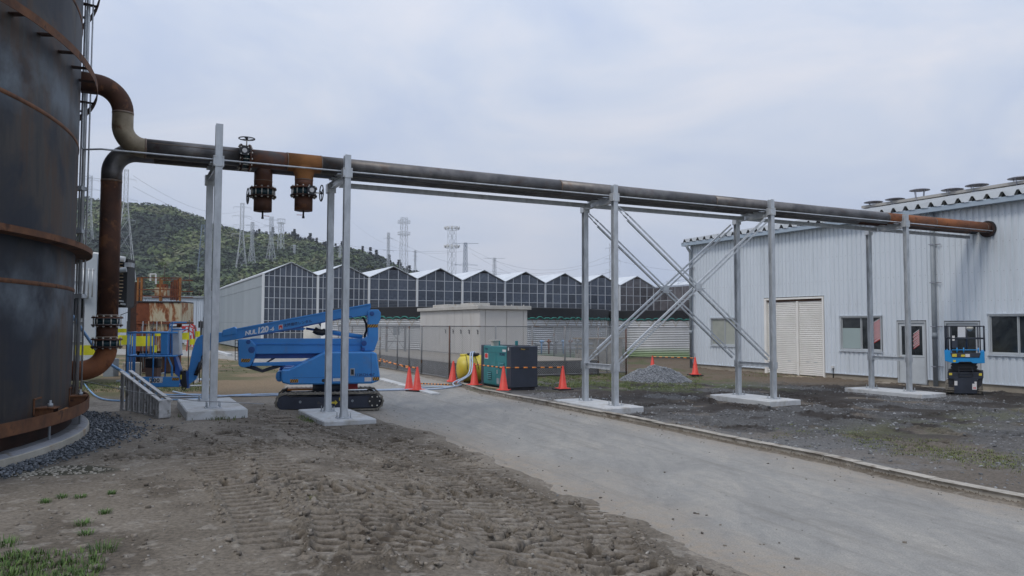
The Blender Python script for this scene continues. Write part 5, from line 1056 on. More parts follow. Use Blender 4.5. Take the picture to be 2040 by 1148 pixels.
# ================================================================== ROUND WATER TANKS WITH BLACK LINERS
def water_tank(cx, cy, r, label, z0=-.1, zc=2.38, zl=3.02):
    rt = thing('water_tank', label, 'water tank', (cx, cy, 0), 'round corrugated water tanks'); n_ = 33; pr = []
    z = z0
    while z < zc: pr += [(r, z), (r + .052, z + .058)]; z += .116
    pr.append((r, zc)); b = MB(); b.lathe(pr, (cx, cy, 0), 120, smooth=False); part('corrugated_wall', b, M['tw'], rt, fix=True)
    b = MB(); b.lathe([(r + .04, zc - .04), (r + .035, zl), (r - .05, zl + .02), (r - .1, zc)], (cx, cy, 0), 120, smooth=False); part('liner', b, M['liner'], rt, fix=True)
    b = MB(); 
    for k in range(120):
        a0 = 2 * math.pi * k / 120; pts = [(cx + (r + .06) * math.cos(a0 + j * .0175), cy + (r + .06) * math.sin(a0 + j * .0175), zc - .02 + .11 * math.sin(math.pi * j / 3) * (1 + .4 * math.sin(k * 2.3))) for j in range(4)]; b.tube(pts, .045, 6)
    part('netting_roll', b, M['greenrope'], rt, kind='stuff')
    b = MB()
    for k in range(150):
        a0 = 2 * math.pi * k / 150; a1 = a0 + .024 * (1 if k % 2 else -1); b.bar((cx + (r + .05) * math.cos(a0), cy + (r + .05) * math.sin(a0), zc - .02), (cx + (r + .05) * math.cos(a1), cy + (r + .05) * math.sin(a1), zc - .42), .014)
    part('lacing_ropes', b, M['wood'], rt, kind='stuff')
    b = MB(); b.lathe([(r + .055, 1.90), (r + .07, 1.91), (r + .055, 1.93)], (cx, cy, 0), 120); part('hoop', b, M['vent'], rt)
def mat_tw():
    m, t, b, tc = newmat('galvanised corrugated tank wall with algae'); ob = tc.outputs['Object']; n = noise(t, mapping(t, ob, (1, 1, .3)).outputs[0], .6, 5, .6); r_ = ramp(t, [(.3, (.44, .46, .48)), (.7, (.60, .62, .64))]); t.links.new(n.outputs[0], r_.inputs[0])
    sp = N(t, 'ShaderNodeSeparateXYZ'); t.links.new(ob, sp.inputs[0]); mr_ = N(t, 'ShaderNodeMapRange'); mr_.inputs['From Min'].default_value = .15; mr_.inputs['From Max'].default_value = .6; mr_.inputs['To Min'].default_value = .7; mr_.inputs['To Max'].default_value = 0; t.links.new(sp.outputs[2], mr_.inputs[0])
    mx_ = N(t, 'ShaderNodeMix', data_type='RGBA'); t.links.new(mr_.outputs[0], mx_.inputs['Factor']); t.links.new(r_.outputs[0], mx_.inputs['A']); mx_.inputs['B'].default_value = (.15, .28, .06, 1); t.links.new(mx_.outputs['Result'], b.inputs['Base Color']); b.inputs['Roughness'].default_value = .45; b.inputs['Metallic'].default_value = .4; return m
M['tw'] = mat_tw()
c1 = D(935, 640, 52.0); water_tank(c1.x, c1.y, 9.5, 'round corrugated water tank behind the grey cabinet, black liner over its rim')
c2 = D(1345, 640, 59.5); water_tank(c2.x, c2.y, 9.7, 'round corrugated water tank with algae at its foot, seen through the cross braces')
# ================================================================== CABINET ON PLINTH, FENCES
CF_ = Fr(D(955, 700, 34.5).xy[:] + (0,) if False else (D(955, 700, 34.5).x, D(955, 700, 34.5).y), TH)
PLZ = .58
pl = thing('plinth', 'low dark plinth with tan top behind the chain link fence', 'plinth', CF_.w(0, 0, 0))
f0 = S.px(895, 755, 0); FK = G(895, 756, 0); FF = Fr((FK.x, FK.y), TH)     # fence corner
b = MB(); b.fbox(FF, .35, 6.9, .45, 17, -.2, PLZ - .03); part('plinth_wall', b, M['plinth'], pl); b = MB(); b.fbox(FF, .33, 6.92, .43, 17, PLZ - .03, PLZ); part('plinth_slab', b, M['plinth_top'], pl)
cab = thing('cubicle', 'big warm grey electrical cabinet with many doors and a flat stained roof', 'cabinet', CF_.w(1, 3, PLZ))
cw_, cd_, z0, z1 = 2.5, 7.7, PLZ + .06, 2.74
b = MB(); b.fbox(CF_, .03, cw_ - .03, .03, cd_ - .03, PLZ, z1); part('cabinet_core', b, M['cubicle'], cab)
nd = 8; dw = cd_ / nd
for k in range(nd):
    y0 = k * dw; b = MB(); b.fbox(CF_, 0, .03, y0 + .012, y0 + dw - .012, z0, z1 - .02); d = part('cabinet_door', b, M['cubicle'], cab, bevel=.006)
    if k in (0, 1, 2, 3, 4): b = MB(); b.fbox(CF_, -.035, -.001, y0 + .12, y0 + .16, z0 + .95, z0 + 1.12); b.fbox(CF_, -.035, -.015, y0 + .12, y0 + .25, z0 + 1.12, z0 + 1.15); part('door_handle', b, M['darksteel'], d)
for x0, x1 in ((.0, .28), (.30, 1.38), (1.40, 2.26), (2.28, 2.5)):
    b = MB(); b.fbox(CF_, x0 + .012, x1 - .012, 0, .03, z0, z1 - .02); part('cabinet_panel', b, M['cubicle'], cab, bevel=.006)
b = MB(); b.fbox(CF_, -.14, cw_ + .14, -.14, cd_ + .1, z1, z1 + .17); part('cabinet_roof', b, M['cubicle_top'], cab, bevel=.01)
b = MB(); b.fbox(CF_, .15, 1.1, 4.2, 6.2, z1 + .172, z1 + .32); part('roof_hood', b, M['cubicle_top'], cab, bevel=.01)
b = MB(); b.fbox(CF_, .4, 1.3, 1.6, 3.1, z1 + .172, z1 + .34); part('roof_hood', b, M['cubicle_top'], cab, bevel=.01)
for x in (.05, 1.4, 1.7, 2.35): b = MB(); b.cyl(CF_.w(x, .1, z1 + .17), CF_.w(x, .1, z1 + .23), .03, 8); part('lifting_eye', b, M['cubicle_top'], cab)
def chain_fence(label, fr, L, posts, h=1.98, z0=.03, rail=True, rusty=(), axis='a', group=None, zlow=0):
    """axis 'a': runs along e; 'o': runs along n"""
    P = (lambda x, z, d=0: fr.w(x, d, z)) if axis == 'a' else (lambda x, z, d=0: fr.w(d, x, z))
    rt = thing('chain_link_fence', label, 'fence', P(L / 2, 0), group)
    for x in posts: b = MB(); b.cyl(P(x, -.15 + zlow), P(x, h), .030, 10); part('fence_post', b, M['rust_post'] if x in rusty else M['fence_post'], rt)
    if rail: b = MB(); b.cyl(P(0, h - .02), P(L, h - .02), .021, 8); part('top_rail', b, M['fence_post'], rt)
    b = MB(); b.cyl(P(0, z0 + .03), P(L, z0 + .03), .018, 8); part('bottom_rail', b, M['fence_post'], rt)
    b = MB(); H = h - .05; pit = .085; k = -int(H / pit) - 1; d = Vector((0, 0, 1)); nn = (fr.n if axis == 'a' else fr.e)
    while k * pit < L:
        for sg in (1, -1):
            x0, x1, za, zb_ = k * pit, k * pit + H, z0, z0 + H
            if sg < 0: za, zb_ = zb_, za
            # clip to the fence length
            t0 = max(0, (0 - x0) / (x1 - x0)); t1 = min(1, (L - x0) / (x1 - x0))
            if t1 > t0 + .01: b.bar(P(x0 + (x1 - x0) * t0, za + (zb_ - za) * t0, .034 + .003 * sg), P(x0 + (x1 - x0) * t1, za + (zb_ - za) * t1, .034 + .003 * sg), .0055)
        k += 1
    part('wire_mesh', b, M['chain'], rt, kind='stuff'); return rt
chain_fence('chain link fence along the road before the dark plinth, ending at a rusty corner post', FF, 16.0, [0, 2.9, 4.4, 5.9, 8.4, 10.5, 13.2, 16.0], axis='o', rusty=(0,))
chain_fence('chain link fence behind the teal generator and yellow tank', FF, 8.0, [0.02, 1.9, 3.5, 5.0, 6.6, 8.0], rusty=(8.0,), axis='a')
chain_fence('short side run of chain link fence with a rusty post, behind the gravel heap', Fr(FF.w(8.06, 0, 0)[:2], TH), 6.0, [1.5, 3.0, 4.5, 6.0], axis='o')
# gate leaves with cross braces further back on the plinth
q = D(792, 700, 40.5); GT = Fr((q.x, q.y), TH)
gt = thing('wire_gate', 'double wire gate with crossed brace wires and a small grey sign', 'gate', GT.w(0, 0, PLZ))
for x in (-.62, .42): b = MB(); b.fbox(GT, x - .05, x + .05, -.05, .05, PLZ, 2.0); part('gate_post', b, M['fence_post'], gt)
b = MB(); b.bar(GT.w(-.6, 0, 1.95), GT.w(.4, 0, PLZ + .1), .02); b.bar(GT.w(.4, 0, 1.95), GT.w(-.6, 0, PLZ + .1), .02); b.bar(GT.w(-.6, 0, 1.12), GT.w(.4, 0, 1.12), .05); part('gate_brace', b, M['fence_post'], gt)
b = MB(); b.fbox(GT, -.27, .1, -.03, -.02, 1.45, 1.86); part('gate_sign', b, M['drain'], gt)
# pipework and blocks behind the fence right of the cabinet
q = D(1120, 700, 38); PF = Fr((q.x, q.y), TH); vm_ = thing('valve_manifold', 'cluster of blue and rusty pipe fittings behind the fence right of the cabinet', 'pipework', PF.w(0, 0, PLZ))
random.seed(11)
for k in range(7):
    x = -1.2 + k * .42; b = MB(); b.cyl(PF.w(x, 0, PLZ), PF.w(x, 0, 1.30 + random.uniform(-.15, .15)), .04, 8); b.cyl(PF.w(x - .1, -.02, 1.2), PF.w(x + .12, .0, 1.2), .05, 8); part('pipe_riser', b, [M['hose_b'], M['rust_r'], M['drain']][k % 3], vm_)
b = MB(); b.cyl(PF.w(-1.5, .1, 1.05), PF.w(1.9, .1, 1.05), .07, 10); b.cyl(PF.w(-1.5, .05, .82), PF.w(1.9, .05, .82), .05, 10); part('header_pipe', b, M['galv_dull'], vm_)
b = MB(); b.fbox(PF, 1.4, 3.9, .3, 1.0, PLZ - .6, 1.30); single('concrete_block_wall', b, M['conc_old'], 'long weathered concrete block behind the fence left of the first braced posts', 'concrete block', None, PF.w(2.6, .6, PLZ))
b = MB(); b.fbox(PF, 1.3, 4.0, .2, 1.1, 1.302, 1.36); single('timber_cover', b, M['wood'], 'pale timber cover lying on the concrete block behind the fence', 'timber', None, PF.w(2.6, .6, 1.3))
# debris by the fence
for k, (x_, y_, w_, h_, mm, lb) in enumerate(((1050, 752, .30, .10, 'white', 'crumpled white sack on the grass right of the generator'), (1080, 747, .2, .06, 'white', 'flat white scrap on the grass nearest the generator'))):
    p = G(x_, y_, 0); pz_ = gz(p.x, p.y); b = MB(); b.lathe([(0, h_), (w_ * .4, h_ * .9), (w_ * .8, h_ * .5), (w_, 0)], (p.x, p.y, pz_ - .01), 9); 
    for i in range(len(b.v)): v_ = b.v[i]; b.v[i] = (v_[0] + random.uniform(-.04, .04), v_[1] + random.uniform(-.04, .04), v_[2] + random.uniform(-.01, .02))
    single('plastic_sack', b, M[mm], lb, 'sack', None, (p.x, p.y, pz_))
# pale concrete strip on the asphalt left of the cones
a_, c_ = G(757, 756, .0), G(868, 787, .0); b = MB(); d = (c_ - a_).normalized(); nn = Vector((-d.y, d.x, 0)) * .14
b.hexa([a_ - nn + Vector((0, 0, -.05)), c_ - nn + Vector((0, 0, -.05)), c_ + nn + Vector((0, 0, -.05)), a_ + nn + Vector((0, 0, -.05)), a_ - nn + Vector((0, 0, .05)), c_ - nn + Vector((0, 0, .05)), c_ + nn + Vector((0, 0, .05)), a_ + nn + Vector((0, 0, .05))]); single('concrete_strip', b, M['conc'], 'pale concrete strip lying across the asphalt left of the leaning cones', 'concrete strip', None, a_, bevel=.01)

# ================================================================== TEAL GENERATOR
gc = G(1018, 776, .06); GN = Fr((gc.x, gc.y), TH); gw, gd, gz0, gz1 = .93, 2.15, .10, 1.36
gn = thing('generator', 'teal and dark slate diesel generator standing behind the kerb', 'generator', GN.w(gw / 2, gd / 2, 0))
b = MB(); b.fbox(GN, 0, gw, 0, .30, gz0, gz1); part('end_housing', b, M['slate'], gn, bevel=.015)
b = MB(); b.fbox(GN, .012, gw - .012, .302, gd - .202, gz0 + .0, gz1 - .02); part('housing', b, M['teal'], gn, bevel=.012)
b = MB(); b.fbox(GN, 0, gw, gd - .20, gd, gz0, gz1); part('end_housing', b, M['slate'], gn, bevel=.015)
b = MB(); b.fbox(GN, .06, gw - .06, .08, gd - .08, .0, gz0); part('skid', b, M['darksteel'], gn)
b = MB(); b.fbox(GN, .0, .02, .31, 1.02, gz0 + .03, gz1 - .24); d1 = part('side_door', b, M['teal'], gn, bevel=.006)
b = MB(); b.fbox(GN, .0, .02, 1.04, gd - .21, gz0 + .03, gz1 - .24); d2 = part('side_door', b, M['teal'], gn, bevel=.006)
b = MB(); b.fbox(GN, .0, .02, .31, gd - .21, gz1 - .225, gz1 - .03); part('top_band', b, M['teal'], gn)
def louvre(root, y0, y1, z0_, z1_):
    b = MB(); b.fbox(GN, -.006, -.001, y0, y1, z0_, z1_); lv = part('louvre', b, M['dark'], root); n_ = 4
    for k in range(n_): b = MB(); z = z0_ + (z1_ - z0_) * (k + .2) / n_; b.hexa([GN.w(-.03, y0, z), GN.w(-.007, y0, z), GN.w(-.007, y1, z), GN.w(-.03, y1, z), GN.w(-.012, y0, z + .03), GN.w(-.007, y0, z + .03), GN.w(-.007, y1, z + .03), GN.w(-.012, y1, z + .03)]); part('louvre_slat', b, M['teal'], lv)
louvre(gn, .45, .82, .66, .84); louvre(gn, 1.35, 1.62, .28, .52)
for x, y in ((.45, .5), (.45, 1.75)):
    b = MB(); b.fbox(GN, x - .05, x + .05, y - .02, y + .02, gz1 - .02, gz1 + .16); part('lifting_lug', b, M['teal'], gn, bevel=.01)
b = MB(); b.fbox(GN, .10, .30, 1.45, 1.60, gz1 - .02, gz1 + .14); b.fbox(GN, .06, .33, 1.38, 1.66, gz1 + .14, gz1 + .165); part('exhaust_hood', b, M['cream'], gn)
b = MB(); b.fbox(GN, .2, .75, .15, 1.2, gz1, gz1 + .02); part('top_grille', b, M['darksteel'], gn)
b = MB(); b.fbox(GN, -.004, -.001, 1.60, 1.86, .92, 1.10); st = part('logo_sticker', b, M['sticker_w'], gn)
b = MB(); b.prism(Fr(GN.w(-.008, 1.86, 0)[:2], TH - math.pi / 2), [(.03, .95), (.23, .95), (.23, 1.07), (.17, 1.09), (.09, 1.09), (.03, 1.07)], -.001, .002); part('logo_mark', b, M['txt_red'], gn)
b = MB(); b.fbox(GN, -.004, -.001, .34, .58, 1.18, 1.25); part('warning_label', b, M['sticker_w'], gn)
b = MB(); b.fbox(GN, -.004, -.001, .14, .20, 1.23, 1.32); part('warning_label', b, M['sticker_w'], gn)
b = MB(); b.fbox(GN, -.004, -.001, .78, .98, .16, .34); part('data_plate', b, M['galv_dull'], gn)
b = MB(); b.fbox(GN, -.03, -.001, .90, .93, .48, .60); part('door_latch', b, M['frame_w'], gn)
b = MB(); b.fbox(GN, .28, .62, -.006, -.001, gz1 - .115, gz1 - .06); part('badge_plate', b, M['darksteel'], gn)
def text3d(txt, fr_o, ex, ey, size, mt, root, name='lettering', shear=0, font=None, bold=0, ext=.0015, align='LEFT', track=1.0):
    """flat lettering as mesh: origin fr_o, unit vectors ex (reading) and ey (up)"""
    cu = bpy.data.curves.new(name, 'FONT'); cu.body = txt; cu.size = size; cu.extrude = ext; cu.shear = shear; cu.align_x = align; cu.offset = bold; cu.space_character = track; cu.resolution_u = 3
    t_ = bpy.data.objects.new('tmp', cu); COL.objects.link(t_); dg = bpy.context.evaluated_depsgraph_get(); me = bpy.data.meshes.new_from_object(t_.evaluated_get(dg)); bpy.data.objects.remove(t_); bpy.data.curves.remove(cu)
    ex = Vector(ex).normalized(); ey = Vector(ey).normalized(); ez = ex.cross(ey); L = LOC[root.name]; mt4 = Matrix(((ex.x, ey.x, ez.x, fr_o.x - L.x), (ex.y, ey.y, ez.y, fr_o.y - L.y), (ex.z, ey.z, ez.z, fr_o.z - L.z), (0, 0, 0, 1))); me.transform(mt4)
    me.materials.clear(); me.materials.append(mt); me.name = name; o = bpy.data.objects.new(name, me); COL.objects.link(o); o.parent = root; LOC[o.name] = L; return o
text3d('DCA45', GN.w(-.006, .78, 1.06), -V, (0, 0, 1), .115, M['txt_navy'], gn, bold=.002); text3d('SUPER SILENT', GN.w(-.006, .78, .985), -V, (0, 0, 1), .055, M['txt_navy'], gn) if False else None
text3d('Denyo', GN.w(-.006, 1.86, 1.215), -V, (0, 0, 1), .09, M['txt_navy'], gn, shear=.2); text3d('Denyo', GN.w(.33, -.009, gz1 - .105), U, (0, 0, 1), .055, M['txt_yellow'], gn, shear=.2)
for k, (o_, x0, x1) in enumerate(((-.14, -.05, gd - .1), )):
    b = MB(); b.fbox(GN, -.20, -.10, .1, 1.6, -.03, .06); single('timber_baulk', b, M['wood'], 'pale timber baulk lying along the foot of the generator', 'timber', None, GN.w(-.15, .8, 0))
# ================================================================== YELLOW TANK
yc = Vector((-1.30, 26.35, .50)); ya = (U * .93 + V * -.25).normalized(); yt = thing('spray_tank', 'yellow plastic tank with rounded ends and black lid beside the generator', 'plastic tank', (yc.x, yc.y, 0))
L_ = .62; prof = [(0, -L_), (.18, -L_ + .005), (.33, -L_ + .04), (.43, -L_ + .13), (.465, -L_ + .26), (.468, -.16), (.482, -.15), (.482, -.11), (.468, -.10), (.468, .10), (.482, .11), (.482, .15), (.468, .16), (.465, L_ - .26), (.43, L_ - .13), (.33, L_ - .04), (.18, L_ - .005), (0, L_)]
b = MB(); b.lathe(prof, (0, 0, 0), 40); zq = Vector((0, 0, 1)); bx = ya.cross(zq).normalized(); by = bx.cross(ya)
b.v = [tuple(yc + bx * v_[0] + by * v_[1] * 1.0 + ya * v_[2]) for v_ in b.v]; part('tank_body', b, M['yellow'], yt, fix=True)
b = MB(); b.cyl(yc + zq * .42 - ya * .05, yc + zq * .53 - ya * .05, .22, 24); part('lid', b, M['black'], yt); b = MB(); b.cyl(yc + zq * .42 - ya * .38, yc + zq * .50 - ya * .38, .13, 20); part('filler_neck', b, M['yellow'], yt)
b = MB(); b.box((yc.x - .45, yc.y - .3, 0.0), (yc.x - .35, yc.y + .3, .12)); b.box((yc.x + .3, yc.y - .3, 0.0), (yc.x + .4, yc.y + .3, .12)); part('cradle', b, M['wood'], yt)
for k, (da, r_) in enumerate(((-.33, .476), (-.22, .476), (-.08, .488))):
    b = MB(); b.tube([yc + ya * (da + .15 * (j / 14 - .5) * k) + bx * (r_ * math.cos(math.pi * (j / 14) * 1.1 - .3)) * -1 + zq * (r_ * math.sin(math.pi * (j / 14) * 1.1 - .3)) for j in range(15)], .009, 6); part('strap', b, M['black'], yt)

# ================================================================== CONES AND BARS
def make_cone():
    r = thing('traffic_cone', 'c', 'traffic cone', (0, 0, 0), 'red traffic cones'); b = MB(); b.lathe([(.0, .70), (.022, .70), (.028, .68), (.032, .655), (.036, .65), (.130, .045), (.148, .035), (.150, .0)], (0, 0, 0), 28); part('cone_body', b, M['cone'], r, fix=True)
    b = MB(); b.box((-.185, -.185, .0), (.185, .185, .022)); part('cone_base', b, M['cone'], r, bevel=.008); return r
def make_rubber():
    b = MB(); b.box((-.25, -.25, 0), (.25, .25, .035)); return b.mesh('weight', (0, 0, 0), [M['black']])
cone0 = make_cone(); cones = [(815, 775, 'red cone standing directly behind the cone with the black rubber foot', 0), (831, 778, 'red cone on a black rubber foot, nearest the middle of the road', 1), (901, 765, 'tilted red cone with the hoses against it, left of the yellow tank', 0), (945, 772, 'red cone between the yellow tank and the generator', 0), (1003, 783, 'red cone in front of the generator, nearest of the red cones', 0), (1121, 776, 'red cone standing alone on the grass right of the generator', 1), (1300, 738, 'far red cone half hidden behind the gravel heap', 0), (1385, 748, 'far red cone at the left corner of the white warehouse', 1)]
cpos = []
for k, (x_, y_, lb, rub) in enumerate(cones):
    p = G(x_, y_, .02 if k < 6 else -.08); z = max(0, gz(p.x, p.y)) if k < 2 else gz(p.x, p.y)
    if k in (2, 3, 4): z = max(z, .10) if k != 2 else .1
    c = cone0 if k == 0 else dup(cone0); c.location = (p.x, p.y, z + (.035 if rub else 0)); c['label'] = lb; c.rotation_euler = (R(3) if k == 2 else 0, R(-4) if k == 2 else 0, R(20 + 37 * k)); sc_ = {6: 1.05, 7: 1.05}.get(k, 1.0); c.scale = (sc_,) * 3
    if rub: o = bpy.data.objects.new('cone_weight', make_rubber()); COL.objects.link(o); o.parent = c; o.location = (0, 0, -.035)
    cpos.append(Vector((p.x, p.y, z + .655 * sc_ + (.035 if rub else 0))))
def cone_bar(p, q, label, n_=None):
    L = (q - p).length; d = (q - p).normalized(); c = thing('cone_bar', label, 'barrier bar', p, 'striped bars between cones'); b = MB(); b.cyl(p, q, .017, 12); part('bar', b, M['black'], c); n_ = n_ or max(3, int(L / .30)); b = MB()
    for k in range(n_): t = (k + .5) / n_; m_ = p + (q - p) * t; b = MB(); b.cyl(m_ - d * (L / n_ * .24), m_ + d * (L / n_ * .24), .0195, 12); part('orange_band', b, M['orange'], c)
cone_bar(cpos[3], cpos[4], 'striped bar before the teal face of the generator', 7); cone_bar(cpos[4], cpos[5], 'striped bar across the dark end of the generator', 7); cone_bar(cpos[6], cpos[7], 'far striped bar behind the gravel heap', 7)
l1 = G(735, 752, 0); l1 = Vector((l1.x, l1.y, .66)); cone_bar(l1 + Vector((.1, .3, 0)), cpos[1], 'striped bar from behind the blue lift to the cone with the rubber foot', 8); cone_bar(l1 + Vector((0.2, 1.1, 0)), cpos[0], 'farther striped bar from behind the blue lift to the rear cone', 8)
p0, p1 = G(838, 752, .3), G(895, 763, .12); cone_bar(Vector((p0.x, p0.y, .10)), Vector((p1.x, p1.y, .06)), 'striped bar lying on the ground at the foot of the fence', 9)
# ================================================================== HOSES
def hose(pts, r, mt, label, gnd=True):
    P = []
    for q in pts:
        if len(q) == 2: p = G(q[0], q[1], .03); z = max(0, gz(p.x, p.y)) + r; P.append(Vector((p.x, p.y, z)))
        else: P.append(Vector(q))
    sm_ = []
    for i in range(len(P) - 1):
        a_ = P[max(0, i - 1)]; b_ = P[i]; c_ = P[i + 1]; d_ = P[min(len(P) - 1, i + 2)]
        for k in range(8): t = k / 8; sm_.append(.5 * ((2 * b_) + (c_ - a_) * t + (2 * a_ - 5 * b_ + 4 * c_ - d_) * t * t + (3 * b_ - a_ - 3 * c_ + d_) * t ** 3))
    sm_.append(P[-1]); b = MB(); b.tube(sm_, r, 8); single('hose', b, M[mt], label, 'hose', 'hoses on the ground', P[0])
ytop = yc + zq * .56
hose([tuple(ytop + ya * -.0), tuple(ytop + Vector((-.05, -.45, -.05))), (-1.35, 25.1, .42), (-1.75, 24.6, .14), (925, 768), (880, 774), (820, 776), (720, 779), (640, 786), (560, 789), (500, 791), (430, 790), (380, 788), (345, 781)], .026, 'hose_w', 'pale hose from the yellow tank lid, nearer strand across the road')
hose([tuple(ytop + ya * -.05), tuple(ytop + Vector((-.12, -.45, -.04))), (-1.43, 25.1, .40), (-1.9, 24.7, .13), (905, 770), (870, 770), (810, 774), (700, 778), (620, 785), (540, 786), (470, 790), (400, 792), (330, 790), (300, 782)], .022, 'hose_w', 'pale hose from the yellow tank lid, farther strand across the road')
hose([(430, 796), (400, 795), (360, 797), (300, 795), (240, 799), (200, 795), (180, 780), (168, 765)], .022, 'hose_b', 'bright blue hose curving from the tank foot to the leftmost pad')
hose([(500, 787), (440, 790), (390, 787), (330, 786), (290, 775), (262, 757)], .022, 'hose_b', 'blue hose behind the fallen stepladder')
hose([(-8.75, 14.6, 3.4 - .9), (-8.5, 14.9, 1.9), (-8.2, 15.2, 1.3), (-7.9, 15.6, .95), (-7.6, 16.3, .5)] if True else [], .03, 'hose_b', 'blue hose slanting down behind the drop pipe')
hose([(232, 792, ) if False else (235, 776), (300, 783), (360, 795)], .008, 'hose_g', 'thin grey cable behind the stepladder')
p = [Vector((-8.6, 14.7, .95)), Vector((-6.7, 13.45, .80)), S.w(-9.3, -.05, .62), S.w(-8.1, -.2, .52)]
b = MB(); b.tube(p, .008, 6); single('tie_rope', b, M['hose_g'], 'thin grey rope stretched over the stepladder to the leftmost pad', 'rope', None, p[0])
# ================================================================== BLUE BOOM LIFT
BF = Fr((-4.20, 17.41), R(14.6))          # o = 0 is the outer face of the near crawler
bl = thing('boom_lift', 'blue crawler boom lift with its basket lowered to the left', 'boom lift', BF.w(0, .85, 0))
def PP(pxs, o0, o1, nm, mt, parent=None, bevel=.012, label=None):
    b = MB(); b.pxprism(BF, pxs, o0, o1); return part(nm, b, mt, parent or bl, bevel=bevel, label=label)
def c6(*p): return [(510 + x / 4.415, 580 + y / 4.415) for x, y in p]
def c4(*p): return [(220 + x / 3.517, 580 + y / 3.517) for x, y in p]
def c5(*p): return [(230 + x / 7.656, 640 + y / 7.656) for x, y in p]
def c7(*p): return [(340 + x / 5.74, 560 + y / 5.74) for x, y in p]
# crawlers
def crawler(o0, o1, near):
    root_b = MB(); a0, _ = BF.px(546, 800, 0); a1, _ = BF.px(765, 798, 0); r0, r1, H = .215, .205, .46
    cA, cB = a0 + .23, a1 - .215; n_ = 60; loop = []
    def outline(off, k):
        pts = []
        for i in range(17): an = math.pi / 2 + math.pi * i / 16; pts.append((cA + (r0 + off) * math.cos(an), .225 + (r0 + off) * math.sin(an)))
        for i in range(17): an = -math.pi / 2 + math.pi * i / 16; pts.append((cB + (r1 + off) * math.cos(an), .225 + (r1 + off) * math.sin(an)))
        return pts
    outer, inner = outline(0, 0), outline(-.035, 0); m_ = len(outer); vs = []
    for (p, q) in zip(outer, inner): vs += [BF.w(p[0], o0, p[1]), BF.w(p[0], o1, p[1]), BF.w(q[0], o0, q[1]), BF.w(q[0], o1, q[1])]
    fs = []
    for i in range(m_): j = (i + 1) % m_; fs += [(4 * i, 4 * i + 1, 4 * j + 1, 4 * j), (4 * i, 4 * j, 4 * j + 2, 4 * i + 2), (4 * i + 1, 4 * i + 3, 4 * j + 3, 4 * j + 1), (4 * i + 2, 4 * j + 2, 4 * j + 3, 4 * i + 3)]
    root_b.add(vs, fs); tr = part('crawler_track', root_b, M['rubber'], bl, fix=True)
    per = []; tot = 0; oo = outer + [outer[0]]
    for i in range(m_): tot += math.dist(oo[i], oo[i + 1])
    nl = 48; b = MB()
    for k in range(nl):
        s = tot * k / nl; i = 0
        while s > math.dist(oo[i], oo[i + 1]): s -= math.dist(oo[i], oo[i + 1]); i += 1
        L = math.dist(oo[i], oo[i + 1]); t = s / max(L, 1e-6); p = (oo[i][0] + (oo[i + 1][0] - oo[i][0]) * t, oo[i][1] + (oo[i + 1][1] - oo[i][1]) * t); tx, tz = (oo[i + 1][0] - oo[i][0]) / L, (oo[i + 1][1] - oo[i][1]) / L; nx, nz = -tz, tx
        if (nx * (p[0] - (cA + cB) / 2) + nz * (p[1] - .225)) < 0: nx, nz = -nx, -nz
        q = lambda da, dn, o_: BF.w(p[0] + tx * da + nx * dn, o_, p[1] + tz * da + nz * dn)
        b.hexa([q(-.022, -.004, o0 - .004), q(.022, -.004, o0 - .004), q(.022, -.004, o1 + .004), q(-.022, -.004, o1 + .004), q(-.013, .016, o0 + .004), q(.013, .016, o0 + .004), q(.013, .016, o1 - .004), q(-.013, .016, o1 - .004)])
    part('track_lugs', b, M['rubber'], tr, kind='stuff')
    b = MB(); b.prism(BF, [(cA - .02, .07), (cB + .10, .07), (cB + .14, .12), (cB + .14, .30), (cB + .05, .35), (cA + .12, .35), (cA - .02, .31)], o0 + .04, o1 - .04); tf = part('track_frame', b, M['navy'], bl, bevel=.01)
    b = MB(); b.cyl(BF.w(cA, o0 + .02, .225), BF.w(cA, o1 - .02, .225), .165, 28); part('idler_wheel', b, M['navy'], bl); b = MB(); b.cyl(BF.w(cB, o0 + .02, .225), BF.w(cB, o1 - .02, .225), .15, 28); spk = part('drive_sprocket', b, M['black'], bl)
    if near:
        b = MB()
        for k in range(6): an = k * math.pi / 3; c = BF.w(cB + .115 * math.cos(an), o0 + .01, .225 + .115 * math.sin(an)); b.cyl(c, c + BF.n * .02, .018, 8)
        part('sprocket_bolts', b, M['bolt'], spk, kind='stuff')
        for x_ in (598, 702): a, z = BF.px(x_, 800, o0 + .03); b = MB(); b.cyl(BF.w(a, o0 + .025, .24), BF.w(a, o0 + .04, .24), .030, 14); part('roller_cap', b, M['drain'], tf)
        b = MB(); a, z = BF.px(671, 803, o0 + .03); b.prism(BF, [(a - .13, .185), (a - .13, .23), (a - .04, .23), (a - .04, .27), (a + .02, .208), (a - .04, .145), (a - .04, .185)][::1], o0 + .034, o0 + .038); part('arrow_sign', b, M['sticker_y'], tf)
        a, z = BF.px(678, 797, o0 + .03); b = MB(); b.fbox(BF, a - .03, a + .03, o0 + .034, o0 + .038, .25, .32); part('warning_sticker', b, M['sticker_y'], tf)
crawler(0, .32, True); crawler(1.40, 1.72, False)
b = MB(); b.fbox(BF, -.45, .45, .33, 1.39, .20, .38); b.cyl(BF.w(.05, .86, .38), BF.w(.05, .86, .64), .42, 28); part('undercarriage', b, M['navy'], bl)
b = MB(); b.fbox(BF, -.95, -.35, 1.0, 1.35, .42, .46); part('orange_cable_tray', b, M['orange'], bl)
b = MB(); b.fbox(BF, .42, .68, .6, 1.2, .46, .60); part('red_valve_block', b, M['red'], bl, bevel=.01)
